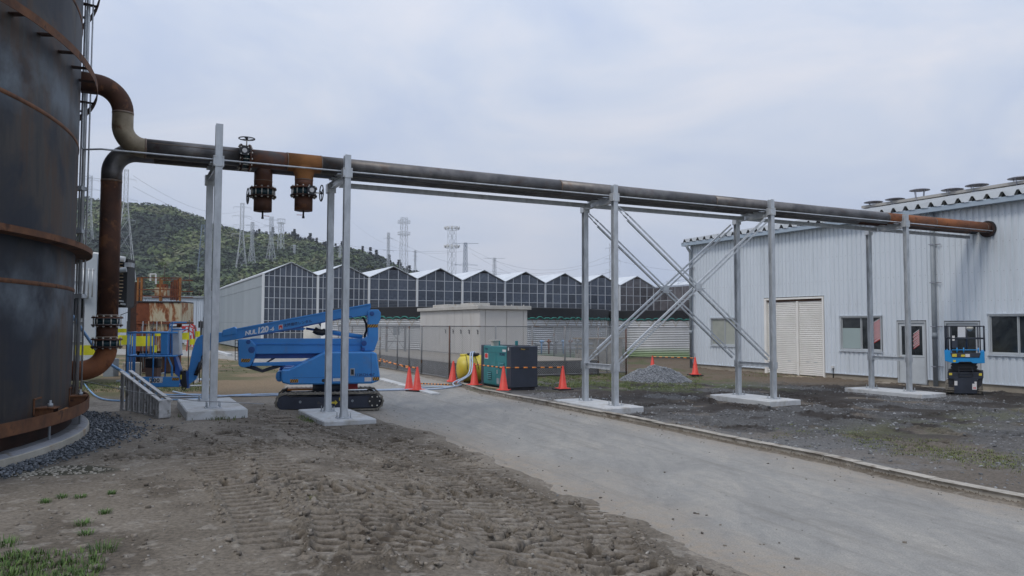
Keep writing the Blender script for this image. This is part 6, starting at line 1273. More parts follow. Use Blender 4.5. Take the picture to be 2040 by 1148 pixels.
# engine cover
cover = c6((220, 695), (295, 690), (600, 540), (615, 537), (1045, 537), (1062, 552), (1090, 748), (1085, 790), (1015, 815), (300, 826), (235, 810), (220, 790))
bd = PP(cover, .22, 1.50, 'engine_cover', M['blue'], bevel=.03)
PP(c6((172, 760), (180, 715), (215, 705), (222, 800), (185, 795)), .75, 1.35, 'front_cover', M['blue'], bevel=.02)
PP(c6((195, 715), (215, 660), (480, 655), (440, 700)), 1.3, 1.48, 'rear_cover', M['blue_d'], bevel=.02)
for x_ in (668, 1012): PP(c6((x_ - 2, 545), (x_ + 2, 545), (x_ + 4, 812), (x_, 812)), .217, .2195, 'door_gap', M['blue_d'], bd, 0)
PP(c6((330, 762), (1085, 750), (1085, 753), (330, 765)), .216, .219, 'cover_seam', M['blue_d'], bd, 0)
PP(c6((828, 680), (868, 680), (868, 745), (828, 745)), .211, .2195, 'latch_frame', M['galv_dull'], bd, .004); PP(c6((836, 690), (860, 690), (860, 735), (836, 735)), .206, .2105, 'latch_recess', M['darksteel'], bd, 0)
b = MB(); a, z = BF.px(644.5, 758.3, .21); b.cyl(BF.w(a, .214, z), BF.w(a, .2195, z), .040, 18); part('drain_port', b, M['black'], bd)
PP(c6((676, 768), (756, 766), (756, 792), (676, 794)), .214, .2195, 'data_label', M['sticker_w'], bd, 0); PP(c6((955, 760), (1015, 758), (1015, 794), (955, 796)), .214, .2195, 'data_label', M['sticker_w'], bd, 0)
def hazard(pxs, o, parent, n_=4):
    """amber plate with raised black diagonals"""
    P_ = [BF.px(x, y, o) for x, y in pxs]; b = MB(); b.prism(BF, P_, o - .003, o); hp_ = part('hazard_plate', b, M['amber'], parent)
    (x0, z0), (x1, z1), (x2, z2), (x3, z3) = P_      # bl, br, tr, tl
    for k in range(n_):
        u0, u1 = (k + .05) / n_, (k + .52) / n_; sk = .22
        L_ = lambda u: (x0 + (x1 - x0) * u, z0 + (z1 - z0) * u); T_ = lambda u: (x3 + (x2 - x3) * u, z3 + (z2 - z3) * u)
        c_ = lambda u: min(1, max(0, u)); b = MB(); b.prism(BF, [L_(c_(u0)), L_(c_(u1)), T_(c_(u1 + sk)), T_(c_(u0 + sk))], o - .005, o - .0032); part('hazard_stripe', b, M['txt_black'], hp_)
hazard(c6((300, 808), (372, 806), (372, 775), (300, 777)), .2195, bd); hazard(c6((1025, 788), (1085, 785), (1083, 756), (1025, 758)), .2195, bd, 3)
q = BF.at(706.6, 749.5, .2155); text3d('112KCH-467', q, BF.e, (0, 0, 1), .085, M['txt_navy'], bd, track=1.0, bold=.001)
# lower booms and linkage
o0, o1 = .72, 1.06
PP(c6((-60, 425), (-40, 418), (975, 418), (925, 470), (-60, 470)), o0 + .05, o1 - .05, 'lower_boom', M['blue'], bevel=.01)
PP(c6((-60, 476), (925, 474), (925, 545), (-60, 556)), o0, o1, 'lower_boom', M['blue'], bevel=.01)
PP(c6((-60, 472), (925, 470), (925, 475), (-60, 477)), o0 - .012, o1 + .01, 'boom_rib', M['blue'], bevel=0)
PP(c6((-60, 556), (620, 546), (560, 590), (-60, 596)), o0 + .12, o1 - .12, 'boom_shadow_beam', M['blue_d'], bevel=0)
PP(c4((1000, 502), (1380, 492), (1300, 522), (990, 526)), o0 - .02, o0 + .06, 'link_bar', M['blue'], bevel=.008); PP(c4((1000, 502), (1380, 492), (1300, 522), (990, 526)), o1 - .06, o1 + .02, 'link_bar', M['blue'], bevel=.008)
PP(c4((910, 528), (1000, 524), (1062, 552), (1150, 520), (1240, 520), (1065, 572)), o0 + .06, o1 - .06, 'link_strut', M['navy'], bevel=.008); PP(c4((1090, 498), (1110, 498), (1160, 470), (1130, 472)), o0 + .1, o0 + .15, 'link_strut', M['navy'], bevel=0)
lb = PP(c7((770, 668), (905, 668), (930, 690), (978, 740), (962, 860), (915, 975), (840, 990), (800, 982), (775, 960)), o0 - .08, o1 + .08, 'boom_bracket', M['blue'], bevel=.014)
for x, y, r_ in ((888, 698, .05), (925, 788, .075)):
    p = c7((x, y))[0]; q = BF.at(p[0], p[1], o0 - .09); b = MB(); b.cyl(q, q + BF.n * .02, r_, 20); b.cyl(q - BF.n * .02, q, r_ * .45, 12); part('pivot_pin', b, M['blue_d'], lb)
hazard(c7((804, 928), (900, 928), (916, 890), (808, 890)), o0 - .082, lb, 4)
b = MB(); pa = [BF.at(*c7((x, y))[0], o0 - .02) for x, y in ((738, 678), (800, 678), (800, 905), (738, 905))]
for i in range(4): b.bar(pa[i], pa[(i + 1) % 4], .012)
for k in range(1, 6): b.bar(pa[0].lerp(pa[3], k / 6), pa[1].lerp(pa[2], k / 6), .008)
b.bar(pa[0].lerp(pa[1], .5), pa[3].lerp(pa[2], .5), .008); part('lamp_cage', b, M['darksteel'], bl)
# riser at the right
rs = PP(c6((985, 180), (1005, 163), (1078, 163), (1098, 190), (1095, 250), (1075, 292), (1075, 430), (1052, 490), (1040, 528), (938, 528), (922, 470), (935, 425), (970, 405), (985, 395)), .66, 1.12, 'riser_arm', M['blue'], bevel=.014)
for x, y, r_ in ((1020, 200, .055), (950, 460, .065), (940, 515, .05)):
    q = BF.at(*c6((x, y))[0], .645); b = MB(); b.cyl(q, q + BF.n * .014, r_, 20); b.cyl(q - BF.n * .025, q, r_ * .45, 12); part('pivot_pin', b, M['blue_d'], rs)
hazard(c6((980, 322), (1072, 320), (1074, 292), (982, 294)), .658, rs, 4)
# main boom
mbm = PP(c4((710, 292), (785, 290), (785, 276), (868, 250), (884, 266), (1500, 146), (1822, 90), (1826, 112), (1800, 170), (1690, 186), (1600, 196), (1370, 246), (1270, 272), (930, 331), (770, 358), (710, 376)), .74, 1.04, 'main_boom', M['blue'], bevel=.012)
PP(c4((884, 262), (1822, 86), (1824, 96), (890, 272)), .72, .742, 'boom_flange', M['blue'], mbm, .004)
PP(c4((930, 322), (1270, 262), (1400, 232), (1690, 174), (1690, 182), (1400, 242), (1270, 270), (930, 330)), .722, .738, 'boom_rib', M['blue_d'], mbm, 0)
PP(c4((785, 290), (785, 276), (868, 250), (884, 266), (884, 300), (785, 318)), .715, .74, 'boom_sleeve', M['blue'], mbm, .008)
PP(c4((1270, 272), (1340, 256), (1370, 262), (1350, 275), (1290, 274)), .80, .98, 'cylinder_lug', M['blue'], mbm, .004)
qa, qb = BF.at(609.7, 654.7, .88), BF.at(722, 671.5, .88); md = qa.lerp(qb, .32)
b = MB(); b.cyl(qa, md, .028, 12); cy = part('cylinder_rod', b, M['blue_d'], bl); b = MB(); b.cyl(md, qb, .055, 16); part('lift_cylinder', b, M['blue'], bl)
b = MB(); m1, m2 = qa.lerp(qb, .14), qa.lerp(qb, .34); b.tube([m1 + Vector((0, 0, .0)), m1.lerp(m2, .3) - Vector((0, 0, .035)), m1.lerp(m2, .7) - Vector((0, 0, .04)), m2], .08, 12); part('rod_boot', b, M['black'], bl)
hz_ = [BF.at(723, 634, .8), BF.at(728, 645, .76), BF.at(729, 658, .76), BF.at(724, 672, .8), BF.at(730, 676, .8)]; 
for k in range(3): b = MB(); b.tube(fillet([p + BF.n * (.05 * k) + BF.e * (.02 * k) for p in hz_], .08, 4), .012, 6); part('hydraulic_hose', b, M['black'], bl)
# lettering follows the slope of the boom
pa, pb = BF.at(488, 668.3, .7365), BF.at(538, 659.9, .7365); ex = (pb - pa).normalized(); ey = (Vector((0, 0, 1)) - ex * ex.z).normalized()
text3d('NUL', pa + ey * .0, ex, ey, .135, M['txt_white'], mbm, shear=.25, bold=.006, ext=.001, track=.92); text3d('120', pa + ex * .265 - ey * .002, ex, ey, .185, M['txt_white'], mbm, shear=.25, bold=.008, ext=.001, track=.92); text3d('-6', pa + ex * .56 + ey * .005, ex, ey, .12, M['txt_white'], mbm, shear=.25, bold=.005, ext=.001)
b = MB(); P_ = [(555, 657.4), (563.6, 655.9), (563.6, 646.3), (555, 647.6)]; b.pxprism(BF, P_, .732, .7365); lg = part('logo_sticker', b, M['sticker_w'], mbm); b = MB(); b.pxprism(BF, [(556.0, 655.6), (556.0, 649.2), (559.3, 648.0), (562.6, 648.8), (562.6, 655.0), (561, 655.2), (560.4, 652.6), (558.2, 652.6), (557.6, 655.4)], .729, .7315); part('logo_mark', b, M['txt_red'], lg)
pa = BF.at(565.5, 651.5, .7365); text3d('太陽建機レンタル', pa, ex, ey, .082, M['txt_navy'], mbm, ext=.001, track=1.0, bold=.001)
# jib with its cylinder
PP([(423, 662.6), (409, 666.0), (400.5, 668.0), (393.5, 672.5), (389, 680), (382.5, 700), (375.5, 737), (371.5, 752), (373, 764), (378, 765), (389, 757), (393, 748), (396.5, 735), (403, 714), (407, 706), (414, 700), (423, 697)], .80, .98, 'jib_arm', M['blue'], bevel=.01)
PP([(422, 660.5), (431, 659), (431, 687), (422, 700)], .70, 1.08, 'boom_head', M['blue_d'], bevel=.01)
qa, qb = BF.at(390, 748, .74), BF.at(406, 707, .74); b = MB(); b.cyl(qa, qa.lerp(qb, .62), .045, 14); part('jib_cylinder', b, M['black'], bl); b = MB(); b.cyl(qa.lerp(qb, .6), qb, .022, 10); part('cylinder_rod', b, M['galv_dull'], bl)
b = MB(); pth_ = [BF.at(x, y, .72) for x, y in ((392, 744), (402, 733), (405, 722), (401, 712), (406, 705))]; b.tube(fillet(pth_, .06, 4), .011, 6); part('hydraulic_hose', b, M['black'], bl)
PP([(360, 739), (370, 738), (371, 772), (363, 773), (359.5, 765)], .76, 1.02, 'basket_rotator', M['black'], bevel=.01); PP([(370, 740), (376, 739), (376, 774), (371.5, 774)], .78, 1.0, 'rotator_bracket', M['blue_d'], bevel=.006); PP([(359, 747), (362, 747), (362, 756), (359, 756)], .75, .759, 'warning_sticker', M['sticker_y'], bevel=0)
b = MB(); b.tube(fillet([BF.at(x, y, .78) for x, y in ((364, 768), (361, 776), (368, 778), (372, 770), (370, 748))], .05, 4), .012, 6); part('hydraulic_hose', b, M['black'], bl)
# basket
bk = PP(c5((318, 850), (975, 850), (978, 948), (960, 1002), (440, 1004), (300, 880)), .42, .45, 'basket', M['blue'], bevel=.006)
b = MB(); a0, zf = BF.px(273, 770, .42); a1, _ = BF.px(356, 770, .42); a0 -= .02
b.fbox(BF, a0, a1, .45, 1.33, zf - .03, zf + .0); b.fbox(BF, a0, a1, 1.33, 1.36, zf, zf + .14); b.fbox(BF, a0 - .03, a0, .42, 1.36, zf, zf + .14); part('basket_floor', b, M['blue_d'], bk)
b = MB(); _, zt = BF.px(300, 663, .42); _, zt2 = BF.px(300, 667.5, .42); _, zm = BF.px(300, 709.5, .42); aL, _ = BF.px(254, 665, .42); aR, _ = BF.px(349, 665, .42)
for o_, x0, x1 in ((.42, aL, aR + .05), (1.34, aL + .06, aR + .02)):
    for z in (zt, zm): b.cyl(BF.w(x0, o_, z), BF.w(x1, o_, z), .019, 8)
for x_ in (aL, aR):
    for z in (zt, zm): b.cyl(BF.w(x_, .42, z), BF.w(x_, 1.34, z), .017, 8)
part('guard_rail', b, M['blue'], bk)
b = MB()
for x_ in (254, 291.4, 305.8): a, _ = BF.px(x_, 700, .42); b.cyl(BF.w(a, .42, zf + .1 if x_ != 291.4 else zm), BF.w(a, .42, zt), .016, 8)
for x_ in (261, 267, 300, 330): a, _ = BF.px(x_, 700, 1.34); b.cyl(BF.w(a, 1.34, zf + .1), BF.w(a, 1.34, zt), .016, 8)
for o_ in (.6, .8, 1.0, 1.2): b.cyl(BF.w(aL, o_, zf), BF.w(aL, o_, zt), .012, 6)
part('rail_post', b, M['blue'], bk)
PP([(320, 660.5), (334, 660.5), (334, 707), (320, 707)], .42, .62, 'control_column', M['blue'], bk, .01)
b = MB(); b.pxprism(BF, c5((830, 100), (975, 100), (980, 515), (870, 520), (850, 200), (790, 160)), .70, 1.06); part('control_box', b, M['white_box'], bk, bevel=.012)
b = MB(); q = [BF.at(x, y, .50) for x, y in ((342.5, 708), (342.5, 643), (371, 642.5))]; b.tube(fillet(q, .07, 5), .016, 8); b.cyl(BF.at(343, 656.8, .50), BF.at(370, 656.8, .50), .014, 8); q = [BF.at(x, y, 1.2) for x, y in ((338, 708), (338, 643), (345, 642.5))]; b.tube(fillet(q, .07, 5), .016, 8); b.cyl(BF.at(371, 642.5, .5), BF.at(345, 642.5, 1.2), .016, 8); part('control_guard', b, M['blue'], bk)
b = MB(); b.bar(BF.at(334.5, 711, .45), BF.at(342.5, 730, .45), .03); b.bar(BF.at(342.5, 730, .45), BF.at(342.5, 750, .45), .03); part('inner_strut', b, M['blue'], bk)
PP(c5((880, 535), (915, 535), (985, 745), (970, 860), (905, 800), (905, 700)), .70, 1.05, 'basket_mount', M['blue_d'], bk, .008)
PP(c5((518, 880), (722, 858), (722, 940), (518, 940)) if False else c5((516, 866), (722, 858), (718, 942), (516, 944)), .416, .4195, 'load_plate', M['sticker_w'], bk, 0)
q = BF.at(230 + 522 / 7.656, 640 + 935 / 7.656, .4145); text3d('200', q, BF.e, (0, 0, 1), .125, M['txt_black'], bk, bold=.004, track=1.12); q = BF.at(230 + 700 / 7.656, 640 + 933 / 7.656, .4145); text3d('kg', q, BF.e, (0, 0, 1), .03, M['txt_black'], bk)
hazard(c5((862, 905), (965, 905), (975, 862), (866, 862)), .4185, bk, 4); hazard(c5((336, 905), (380, 905), (386, 870), (330, 870)), .4185, bk, 2)
p = BF.at(306, 751, .9); b = MB(); b.box((p.x - .14, p.y - .1, p.z), (p.x + .12, p.y + .1, p.z + .21)); single('cardboard_box', b, M['cardboard'], 'brown cardboard box standing on the floor of the lift basket', 'box', None, (p.x, p.y, p.z)); b = MB(); b.box((p.x - .16, p.y - .11, p.z + .215), (p.x + .14, p.y + .11, p.z + .44)); b.box((p.x - .22, p.y + .12, p.z), (p.x - .05, p.y + .2, p.z + .4)); single('tool_bag', b, M['black'], 'black bag on top of the cardboard box in the basket', 'bag', None, (p.x, p.y, p.z + .215), bevel=.02)

# ================================================================== SCISSOR LIFT
s0, s1 = G(1884, 787, -.17), G(1959, 789, -.17); an = R(-31.5); SF = Fr((s0.x, s0.y), an); sw = SF.px(1959, 787, 0)[0]; gsl = gz(s0.x, s0.y) - .0
sl = thing('scissor_lift', 'compact scissor lift with bright blue platform parked at the wall', 'scissor lift', SF.w(sw / 2, .7, gsl)); k_ = sw / 75.0
def cs(*p): return [(1870 + x / 7.173, 640 + y / 7.173) for x, y in p]
def SP(pxs, o0_, o1_, nm, mt, parent=None, bevel=.006):
    b = MB(); b.pxprism(SF, pxs, o0_, o1_); return part(nm, b, mt, parent or sl, bevel=bevel)
SP(cs((222, 800), (560, 800), (545, 1035), (222, 1035)), -.02, .05, 'front_cover', M['lift_navy']); SP(cs((125, 730), (640, 730), (640, 815), (570, 830), (215, 830), (125, 815)), 0, 1.45, 'chassis', M['lift_navy']); SP(cs((135, 815), (215, 830), (220, 960), (140, 940)), .05, .30, 'side_cover', M['darksteel']); SP(cs((560, 830), (635, 815), (610, 930), (555, 960)), .05, .30, 'side_cover', M['darksteel'])
for a0_, a1_ in ((.0 * k_, 20 * k_), (sw - 22 * k_, sw - 1 * k_)):
    b = MB(); pts_ = []
    for i in range(13): t_ = math.pi / 2 + math.pi * i / 12; pts_.append((.25 + .19 * math.cos(t_), gsl + .20 + .19 * math.sin(t_)))
    for i in range(13): t_ = -math.pi / 2 + math.pi * i / 12; pts_.append((1.22 + .19 * math.cos(t_), gsl + .20 + .19 * math.sin(t_)))
    vs = [SF.w(a0_, o_, z) for o_, z in pts_] + [SF.w(a1_, o_, z) for o_, z in pts_]; m_ = len(pts_); b.add(vs, [tuple(range(m_)), tuple(range(2 * m_ - 1, m_ - 1, -1))] + [(i, (i + 1) % m_, (i + 1) % m_ + m_, i + m_) for i in range(m_)]); tr = part('crawler_track', b, M['rubber'], sl, fix=True); b = MB()
    for z in (.06, .13, .20, .27, .34): b.fbox(SF, a0_ + .01, a1_ - .01, .05 if .1 < z < .3 else .085, .075 if .1 < z < .3 else .11, gsl + z - .012, gsl + z + .016)
    part('track_lugs', b, M['rubber'], tr, kind='stuff')
SP(cs((130, 700), (200, 690), (165, 660), (200, 640), (165, 625), (210, 600), (560, 600), (530, 640), (560, 665), (530, 700), (600, 720)), .25, 1.2, 'scissor_stack', M['black'])
rk = None; b = MB(); f4 = cs((285, 660), (485, 660), (485, 790), (285, 790)); q = [SF.at(x, y, -.03) for x, y in f4]
for i in range(4): b.bar(q[i], q[(i + 1) % 4], .025)
b.bar(q[0].lerp(q[3], .33), q[1].lerp(q[2], .33), .015); b.bar(q[0].lerp(q[3], .66), q[1].lerp(q[2], .66), .015); part('step_frame', b, M['darksteel'], sl)
pf = SP(cs((80, 410), (165, 430), (190, 515), (580, 520), (600, 430), (655, 430), (660, 600), (570, 605), (485, 602), (460, 582), (300, 582), (275, 600), (205, 600), (100, 572), (88, 560)), -.08, 1.42, 'platform', M['sky_blue'], bevel=.01)
SP(cs((165, 455), (600, 455), (580, 520), (190, 518)), -.10, -.082, 'toe_panel', M['slate'], pf)
for p4 in (((192, 468), (258, 468), (258, 510), (192, 510)), ((320, 478), (376, 478), (376, 508), (320, 508)), ((205, 555), (245, 555), (245, 585), (205, 585))): SP(cs(*p4), -.112 if p4[0][1] < 540 else -.088, -.102 if p4[0][1] < 540 else -.081, 'warning_sticker', M['sticker_y'], pf, 0)
SP(cs((382, 470), (446, 470), (446, 512), (382, 512)), -.112, -.102, 'info_label', M['sticker_w'], pf, 0)
b = MB()
for x_ in (262, 357, 565): q0, q1 = SF.at(*cs((x_, 450))[0], -.05), SF.at(*cs((x_, 380))[0], -.05); b.cyl(q0, q1, .018, 8)
q0, q1 = SF.at(*cs((190, 412))[0], -.05), SF.at(*cs((580, 412))[0], -.05); b.cyl(q0, q1, .014, 8); part('kick_rail', b, M['sky_blue'], pf)
b = MB(); corners = [SF.px(*cs((92, 72))[0], -.04), SF.px(*cs((648, 72))[0], -.04)]; (aL, zT), (aR, _) = corners; zP = SF.px(*cs((92, 415))[0], -.04)[1]; zM = SF.px(*cs((92, 245))[0], -.04)[1]
for a in (aL, aR):
    for o_ in (-.04, 1.38): b.cyl(SF.w(a, o_, zP - .02), SF.w(a, o_, zT), .020, 8)
    for z in (zT, zM): b.cyl(SF.w(a, -.04, z), SF.w(a, 1.38, z), .018, 8)
for o_ in (-.04, 1.38):
    for z in (zT, zM): b.cyl(SF.w(aL, o_, z), SF.w(aR, o_, z), .018, 8)
for x_ in (135, 175, 390, 560, 590): a = SF.px(*cs((x_, 200))[0], -.04)[0]; b.cyl(SF.w(a, -.04 if x_ != 390 else 1.38, zP), SF.w(a, -.04 if x_ != 390 else 1.38, zT), .018 if x_ != 390 else .03, 8)
for (x_, x2) in ((80, 118), ): a, a2 = SF.px(*cs((x_, 200))[0], -.06)[0], SF.px(*cs((x2, 200))[0], -.06)[0]; b.fbox(SF, a, a2, -.075, -.061, zM + .03, zT)
part('guard_rails', b, M['lift_navy'], pf)
SP(cs((185, 262), (270, 262), (270, 385), (185, 385)), -.03, .08, 'control_box', M['slate'], pf); SP(cs((192, 208), (230, 208), (230, 240), (192, 240)), -.055, -.05, 'info_label', M['sticker_w'], pf, 0); SP(cs((195, 256), (228, 256), (228, 280), (195, 280)), -.045, -.035, 'info_label', M['sticker_w'], pf, 0)
SP(cs((272, 80), (382, 80), (382, 230), (272, 230)), 1.30, 1.31, 'notice_board', M['sticker_w'], pf, 0)
for p4, mm in ((((148, 740), (192, 740), (192, 772), (148, 772)), 'sticker_y'), (((575, 745), (618, 745), (618, 780), (575, 780)), 'sticker_y')): SP(cs(*p4), -.006, -.001, 'warning_sticker', M[mm], None, 0)
for p4 in (((225, 855), (268, 855), (268, 918), (225, 918)), ((480, 895), (545, 895), (545, 980), (480, 980)), ((512, 865), (545, 865), (545, 893), (512, 893))): lp = SP(cs(*p4), -.028, -.021, 'info_label', M['sticker_w'], None, 0)
for x_ in (503, 522): SP(cs((x_ - 6, 942), (x_ + 6, 942), (x_ + 6, 966), (x_ - 6, 966)), -.032, -.0285, 'red_mark', M['txt_red'], None, 0)
q = SF.at(*cs((445, 105))[0], .5); b = MB(); b.lathe([(0, .09), (.09, .05), (.10, 0), (.06, -.06), (0, -.09)], tuple(q), 10); hh = part('harness_bundle', b, M['cream'], pf)

# ================================================================== STEPLADDER LYING ON ITS SIDE
A = G(240, 815, .30); B = G(317, 837, .30); dv = (B - A).normalized(); LF = Fr((A.x, A.y), math.atan2(dv.y, dv.x)); Ll = (B - A).length; zA_, zB_ = LF.px(247.5, 741, 0)[1], LF.px(322, 800, 0)[1]
gA, gB = gz(A.x, A.y), gz(B.x, B.y); ld = thing('stepladder', 'aluminium stepladder lying on its side on the gravel edge', 'ladder', LF.w(Ll / 2, 0, (gA + gB) / 2))
for o_ in (0, .17):
    b = MB(); b.bar(LF.w(0, o_, gA + .03), LF.w(Ll, o_, gB + .03), .03, .06); part('lower_rail', b, M['alu'], ld); b = MB(); b.bar(LF.w(.03 - .05, o_, zA_), LF.w(Ll + .05, o_, zB_), .075, .028); part('upper_rail', b, M['alu'], ld)
    for k in range(7):
        t = (k + .4) / 7; x = Ll * t; zl = gA + (gB - gA) * t + .05; zu = zA_ + (zB_ - zA_) * t - .02; b = MB(); 
        b.fbox(LF, x - .055, x + .055, o_ - .010, o_ + .010, zl, zu); b.fbox(LF, x - .055, x - .047, o_ - .034, o_ - .0105, zl, zu); part('rung', b, M['alu'], ld)
b = MB(); b.fbox(LF, Ll - .06, Ll + .02, -.02, .19, gB + .01, zB_ + .02); part('top_cap', b, M['alu'], ld, bevel=.008); 
b = MB(); q = G(520, 940, .28) if False else G(192, 862, .27); b.bar((q.x - .12, q.y + .22, .30), (q.x + .15, q.y - .12, .31), .012); single('white_stick', b, M['white'], 'thin white stick lying on the dark gravel beside the tank', 'stick', None, (q.x, q.y, .3))
# ================================================================== LEFT BACKGROUND
# plant room wall with white column, louvred cooler on legs
q = D(190, 700, 24.5); PFm = Fr((q.x, q.y), TH * .5); prm = thing('plant_room', 'white and grey plant building between the rusty tank and the drop pipe', 'building', PFm.w(-1.5, 0, 0))
def W(x, y, o=0): return PFm.px(x, y, o)
def lbox(x0, x1, y0, y1, o0_, o1_, nm, mt, root, bevel=0):
    a0_, zt_ = W(x0, y0, o0_); a1_, zb_ = W(x1, y1, o0_); b = MB(); b.fbox(PFm, a0_, a1_, o0_, o1_, zb_, zt_); return part(nm, b, mt, root, bevel=bevel)
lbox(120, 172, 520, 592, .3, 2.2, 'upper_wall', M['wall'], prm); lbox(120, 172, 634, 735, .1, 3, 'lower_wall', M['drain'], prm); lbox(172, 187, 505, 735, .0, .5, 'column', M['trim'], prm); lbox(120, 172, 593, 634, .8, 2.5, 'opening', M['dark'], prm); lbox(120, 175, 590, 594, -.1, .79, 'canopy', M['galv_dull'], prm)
for y_ in (560, 640, 680): lbox(120, 172, y_, y_ + 1.3, .06 if y_ > 600 else .26, .099 if y_ > 600 else .299, 'panel_joint', M['frame_w'], prm)
b = MB(); 
for x_ in (160, 168, 178, 186): a, z = W(x_, 510, -.2); b.cyl(PFm.w(a, -.2, W(x_, 592, -.2)[1]), PFm.w(a, -.2, W(x_, 535, -.2)[1]), .02, 6)
a0_, z = W(150, 537, -.2); a1_, _ = W(190, 537, -.2); b.cyl(PFm.w(a0_, -.2, z), PFm.w(a1_, -.2, z), .02, 6); part('balcony_rail', b, M['galv'], prm)
clr = thing('cooler_unit', 'dark louvred cooler with brown slats hanging behind the drop pipe', 'cooler', PFm.w(.6, .5, 0))
lbox(191, 252, 514, 612, .3, 1.3, 'cooler_case', M['dark'], clr)
for k in range(14): y_ = 517 + k * 6.8; lbox(193, 244 - max(0, k - 8) * 1.5, y_, y_ + 2.2, .18, .28, 'slat', M['wood'], clr)
b = MB(); a0_, z0_ = W(186, 508, .2); a1_, z1_ = W(249, 517, .2); b.cyl(PFm.w(a0_, .2, z0_), PFm.w(a1_, .2, z1_), .095, 14); part('top_pipe', b, M['white'], clr)
b = MB(); a0_, z0_ = W(200, 543, .1); a1_, z1_ = W(252, 537, .1); b.cyl(PFm.w(a0_, .1, z0_), PFm.w(a1_, .1, z1_), .085, 14); a2_, z2_ = W(258, 534, .1); part('side_pipe', b, M['drain'], clr)
lbox(248, 262, 523, 532, .2, .6, 'motor_box', M['galv_dull'], clr); lbox(192, 200, 560, 735, .3, .45, 'support_leg', M['galv_dull'], clr); lbox(186, 190, 520, 735, .1, .2, 'support_leg', M['galv'], clr)
for (x0, y0) in ((236, 600), (240, 606)): b = MB(); a0_, z0_ = W(x0, y0, .2); a1_, z1_ = W(x0 + 10, y0 + 1, .2); b.cyl(PFm.w(a0_, .2, z0_), PFm.w(a1_, .2, z1_), .03, 8); part('outlet_pipe', b, M['drain'], clr)
b = MB(); b.tube([PFm.w(*(lambda t: (t[0], .2, t[1]))(W(x, y, .2))) for x, y in ((240, 628), (255, 622), (266, 610), (275, 604))], .012, 6); single('slack_cable', b, M['black'], 'slack black cable hanging between the cooler and the rusty tower', 'cable', None, PFm.w(1, .2, 2))
# rusty platform tower
q = D(272, 745, 30.0); RF = Fr((q.x, q.y), R(6)); rt_ = thing('rusty_tower', 'rust streaked steel box tower with an orange railing on top', 'rusty tower', RF.w(.9, .8, 0))
def RB(x0, x1, y0, y1, o0_, o1_, nm, mt, root=None, bevel=0):
    a0_, zt_ = RF.px(x0, y0, o0_); a1_, zb_ = RF.px(x1, y1, o0_); b = MB(); b.fbox(RF, a0_, a1_, o0_, o1_, zb_, zt_); return part(nm, b, mt, root or rt_, bevel=bevel)
def mat_rp():
    m, t, b, tc = newmat('cream paint peeling to rust'); ob = tc.outputs['Object']; st = mapping(t, ob, (2.2, 2.2, .7)); n = noise(t, st.outputs[0], 2.2, 8, .7, .6); r_ = ramp(t, [(.38, (.16, .05, .02)), (.47, (.28, .11, .04)), (.53, (.44, .38, .26)), (.70, (.52, .48, .36))]); t.links.new(n.outputs[0], r_.inputs[0]); t.links.new(r_.outputs[0], b.inputs['Base Color']); b.inputs['Roughness'].default_value = .8; return m
M['peel'] = mat_rp(); M['deeprust'] = mat('deep red rust', (.12, .030, .012), .85, 0, .3, 3, col2=(.24, .07, .025), spots=(.05, .018, .010), sp_scale=3, bump=.2)
RB(272, 360, 600, 603, -.03, 1.6, 'top_edge', M['darksteel']); 
for k, (x0, x1) in enumerate(((272, 297), (297.5, 318), (318.5, 338), (338.5, 360))): RB(x0, x1, 603, 641, 0, 1.6 if k in (0, 3) else .1, 'side_plate', M['deeprust'] if k == 0 else M['peel'], None, .01)
RB(272, 360, 641, 646, -.04, 1.6, 'belt', M['deeprust'])
for k, (x0, x1) in enumerate(((272, 290), (290.5, 304), (304.5, 320), (320.5, 336))): RB(x0, x1, 646, 700, .02, 1.55 if k == 0 else .1, 'side_plate', M['deeprust'] if k == 0 else M['peel'], None, .01)
RB(274, 336, 650, 742, .25, 1.5, 'tower_core', M['rust_dark']); RB(352, 357, 646, 742, .9, 1.1, 'leg', M['deeprust'])
RB(262, 271.5, 562, 740, .1, .5, 'ladder_mast', M['rust_dark']); RB(255, 262, 600, 735, .2, .5, 'valve_stack', M['darksteel'])
b = MB()
for x_ in (274, 281, 318, 322, 352, 358): a, z0_ = RF.px(x_, 600, .0 if x_ in (274, 281, 318, 358) else 1.5); b.bar(RF.w(a, .02 if x_ in (274, 281, 318, 358) else 1.5, z0_), RF.w(a, .02 if x_ in (274, 281, 318, 358) else 1.5, RF.px(x_, 553, .0)[1]), .07 if x_ in (274, 281, 358) else .05)
part('railing_post', b, M['rust_o'], rt_); b = MB()
for y_ in (553.5, 577, 590):
    for o_ in (0, 1.55): a0_, z = RF.px(274, y_, 0); a1_, _ = RF.px(360, y_, 0); b.bar(RF.w(a0_, o_, z), RF.w(a1_, o_, z), .035)
part('hand_rail', b, M['deeprust'], rt_)
for k in range(6): RB(340 + k * 3.3, 341.0 + k * 3.3, 562 - k * 1.5, 598, .5, .56, 'rail_slat', M['deeprust'])
RB(308, 332, 573, 591, .4, .9, 'machine_box', M['peel']); RB(312, 330, 566, 573, .5, .8, 'machine_head', M['deeprust'])
b = MB(); f4 = [RF.at(x, y, 1.2) for x, y in ((299.5, 560), (299.5, 546), (310.5, 546), (310.5, 566))]; [b.bar(f4[i], f4[i + 1], .05) for i in range(3)]; part('white_hoop', b, M['white'], rt_)
for k in range(5): b = MB(); x_ = 286 + k * 9; b.tube([RF.at(x_ + random.uniform(-2, 2), 640, -.08), RF.at(x_ + random.uniform(-3, 3), 670, -.1), RF.at(x_ + random.uniform(-3, 3), 735, -.1)], .018, 6); part('hanging_pipe', b, [M['drain'], M['wood'], M['darksteel']][k % 3], rt_)
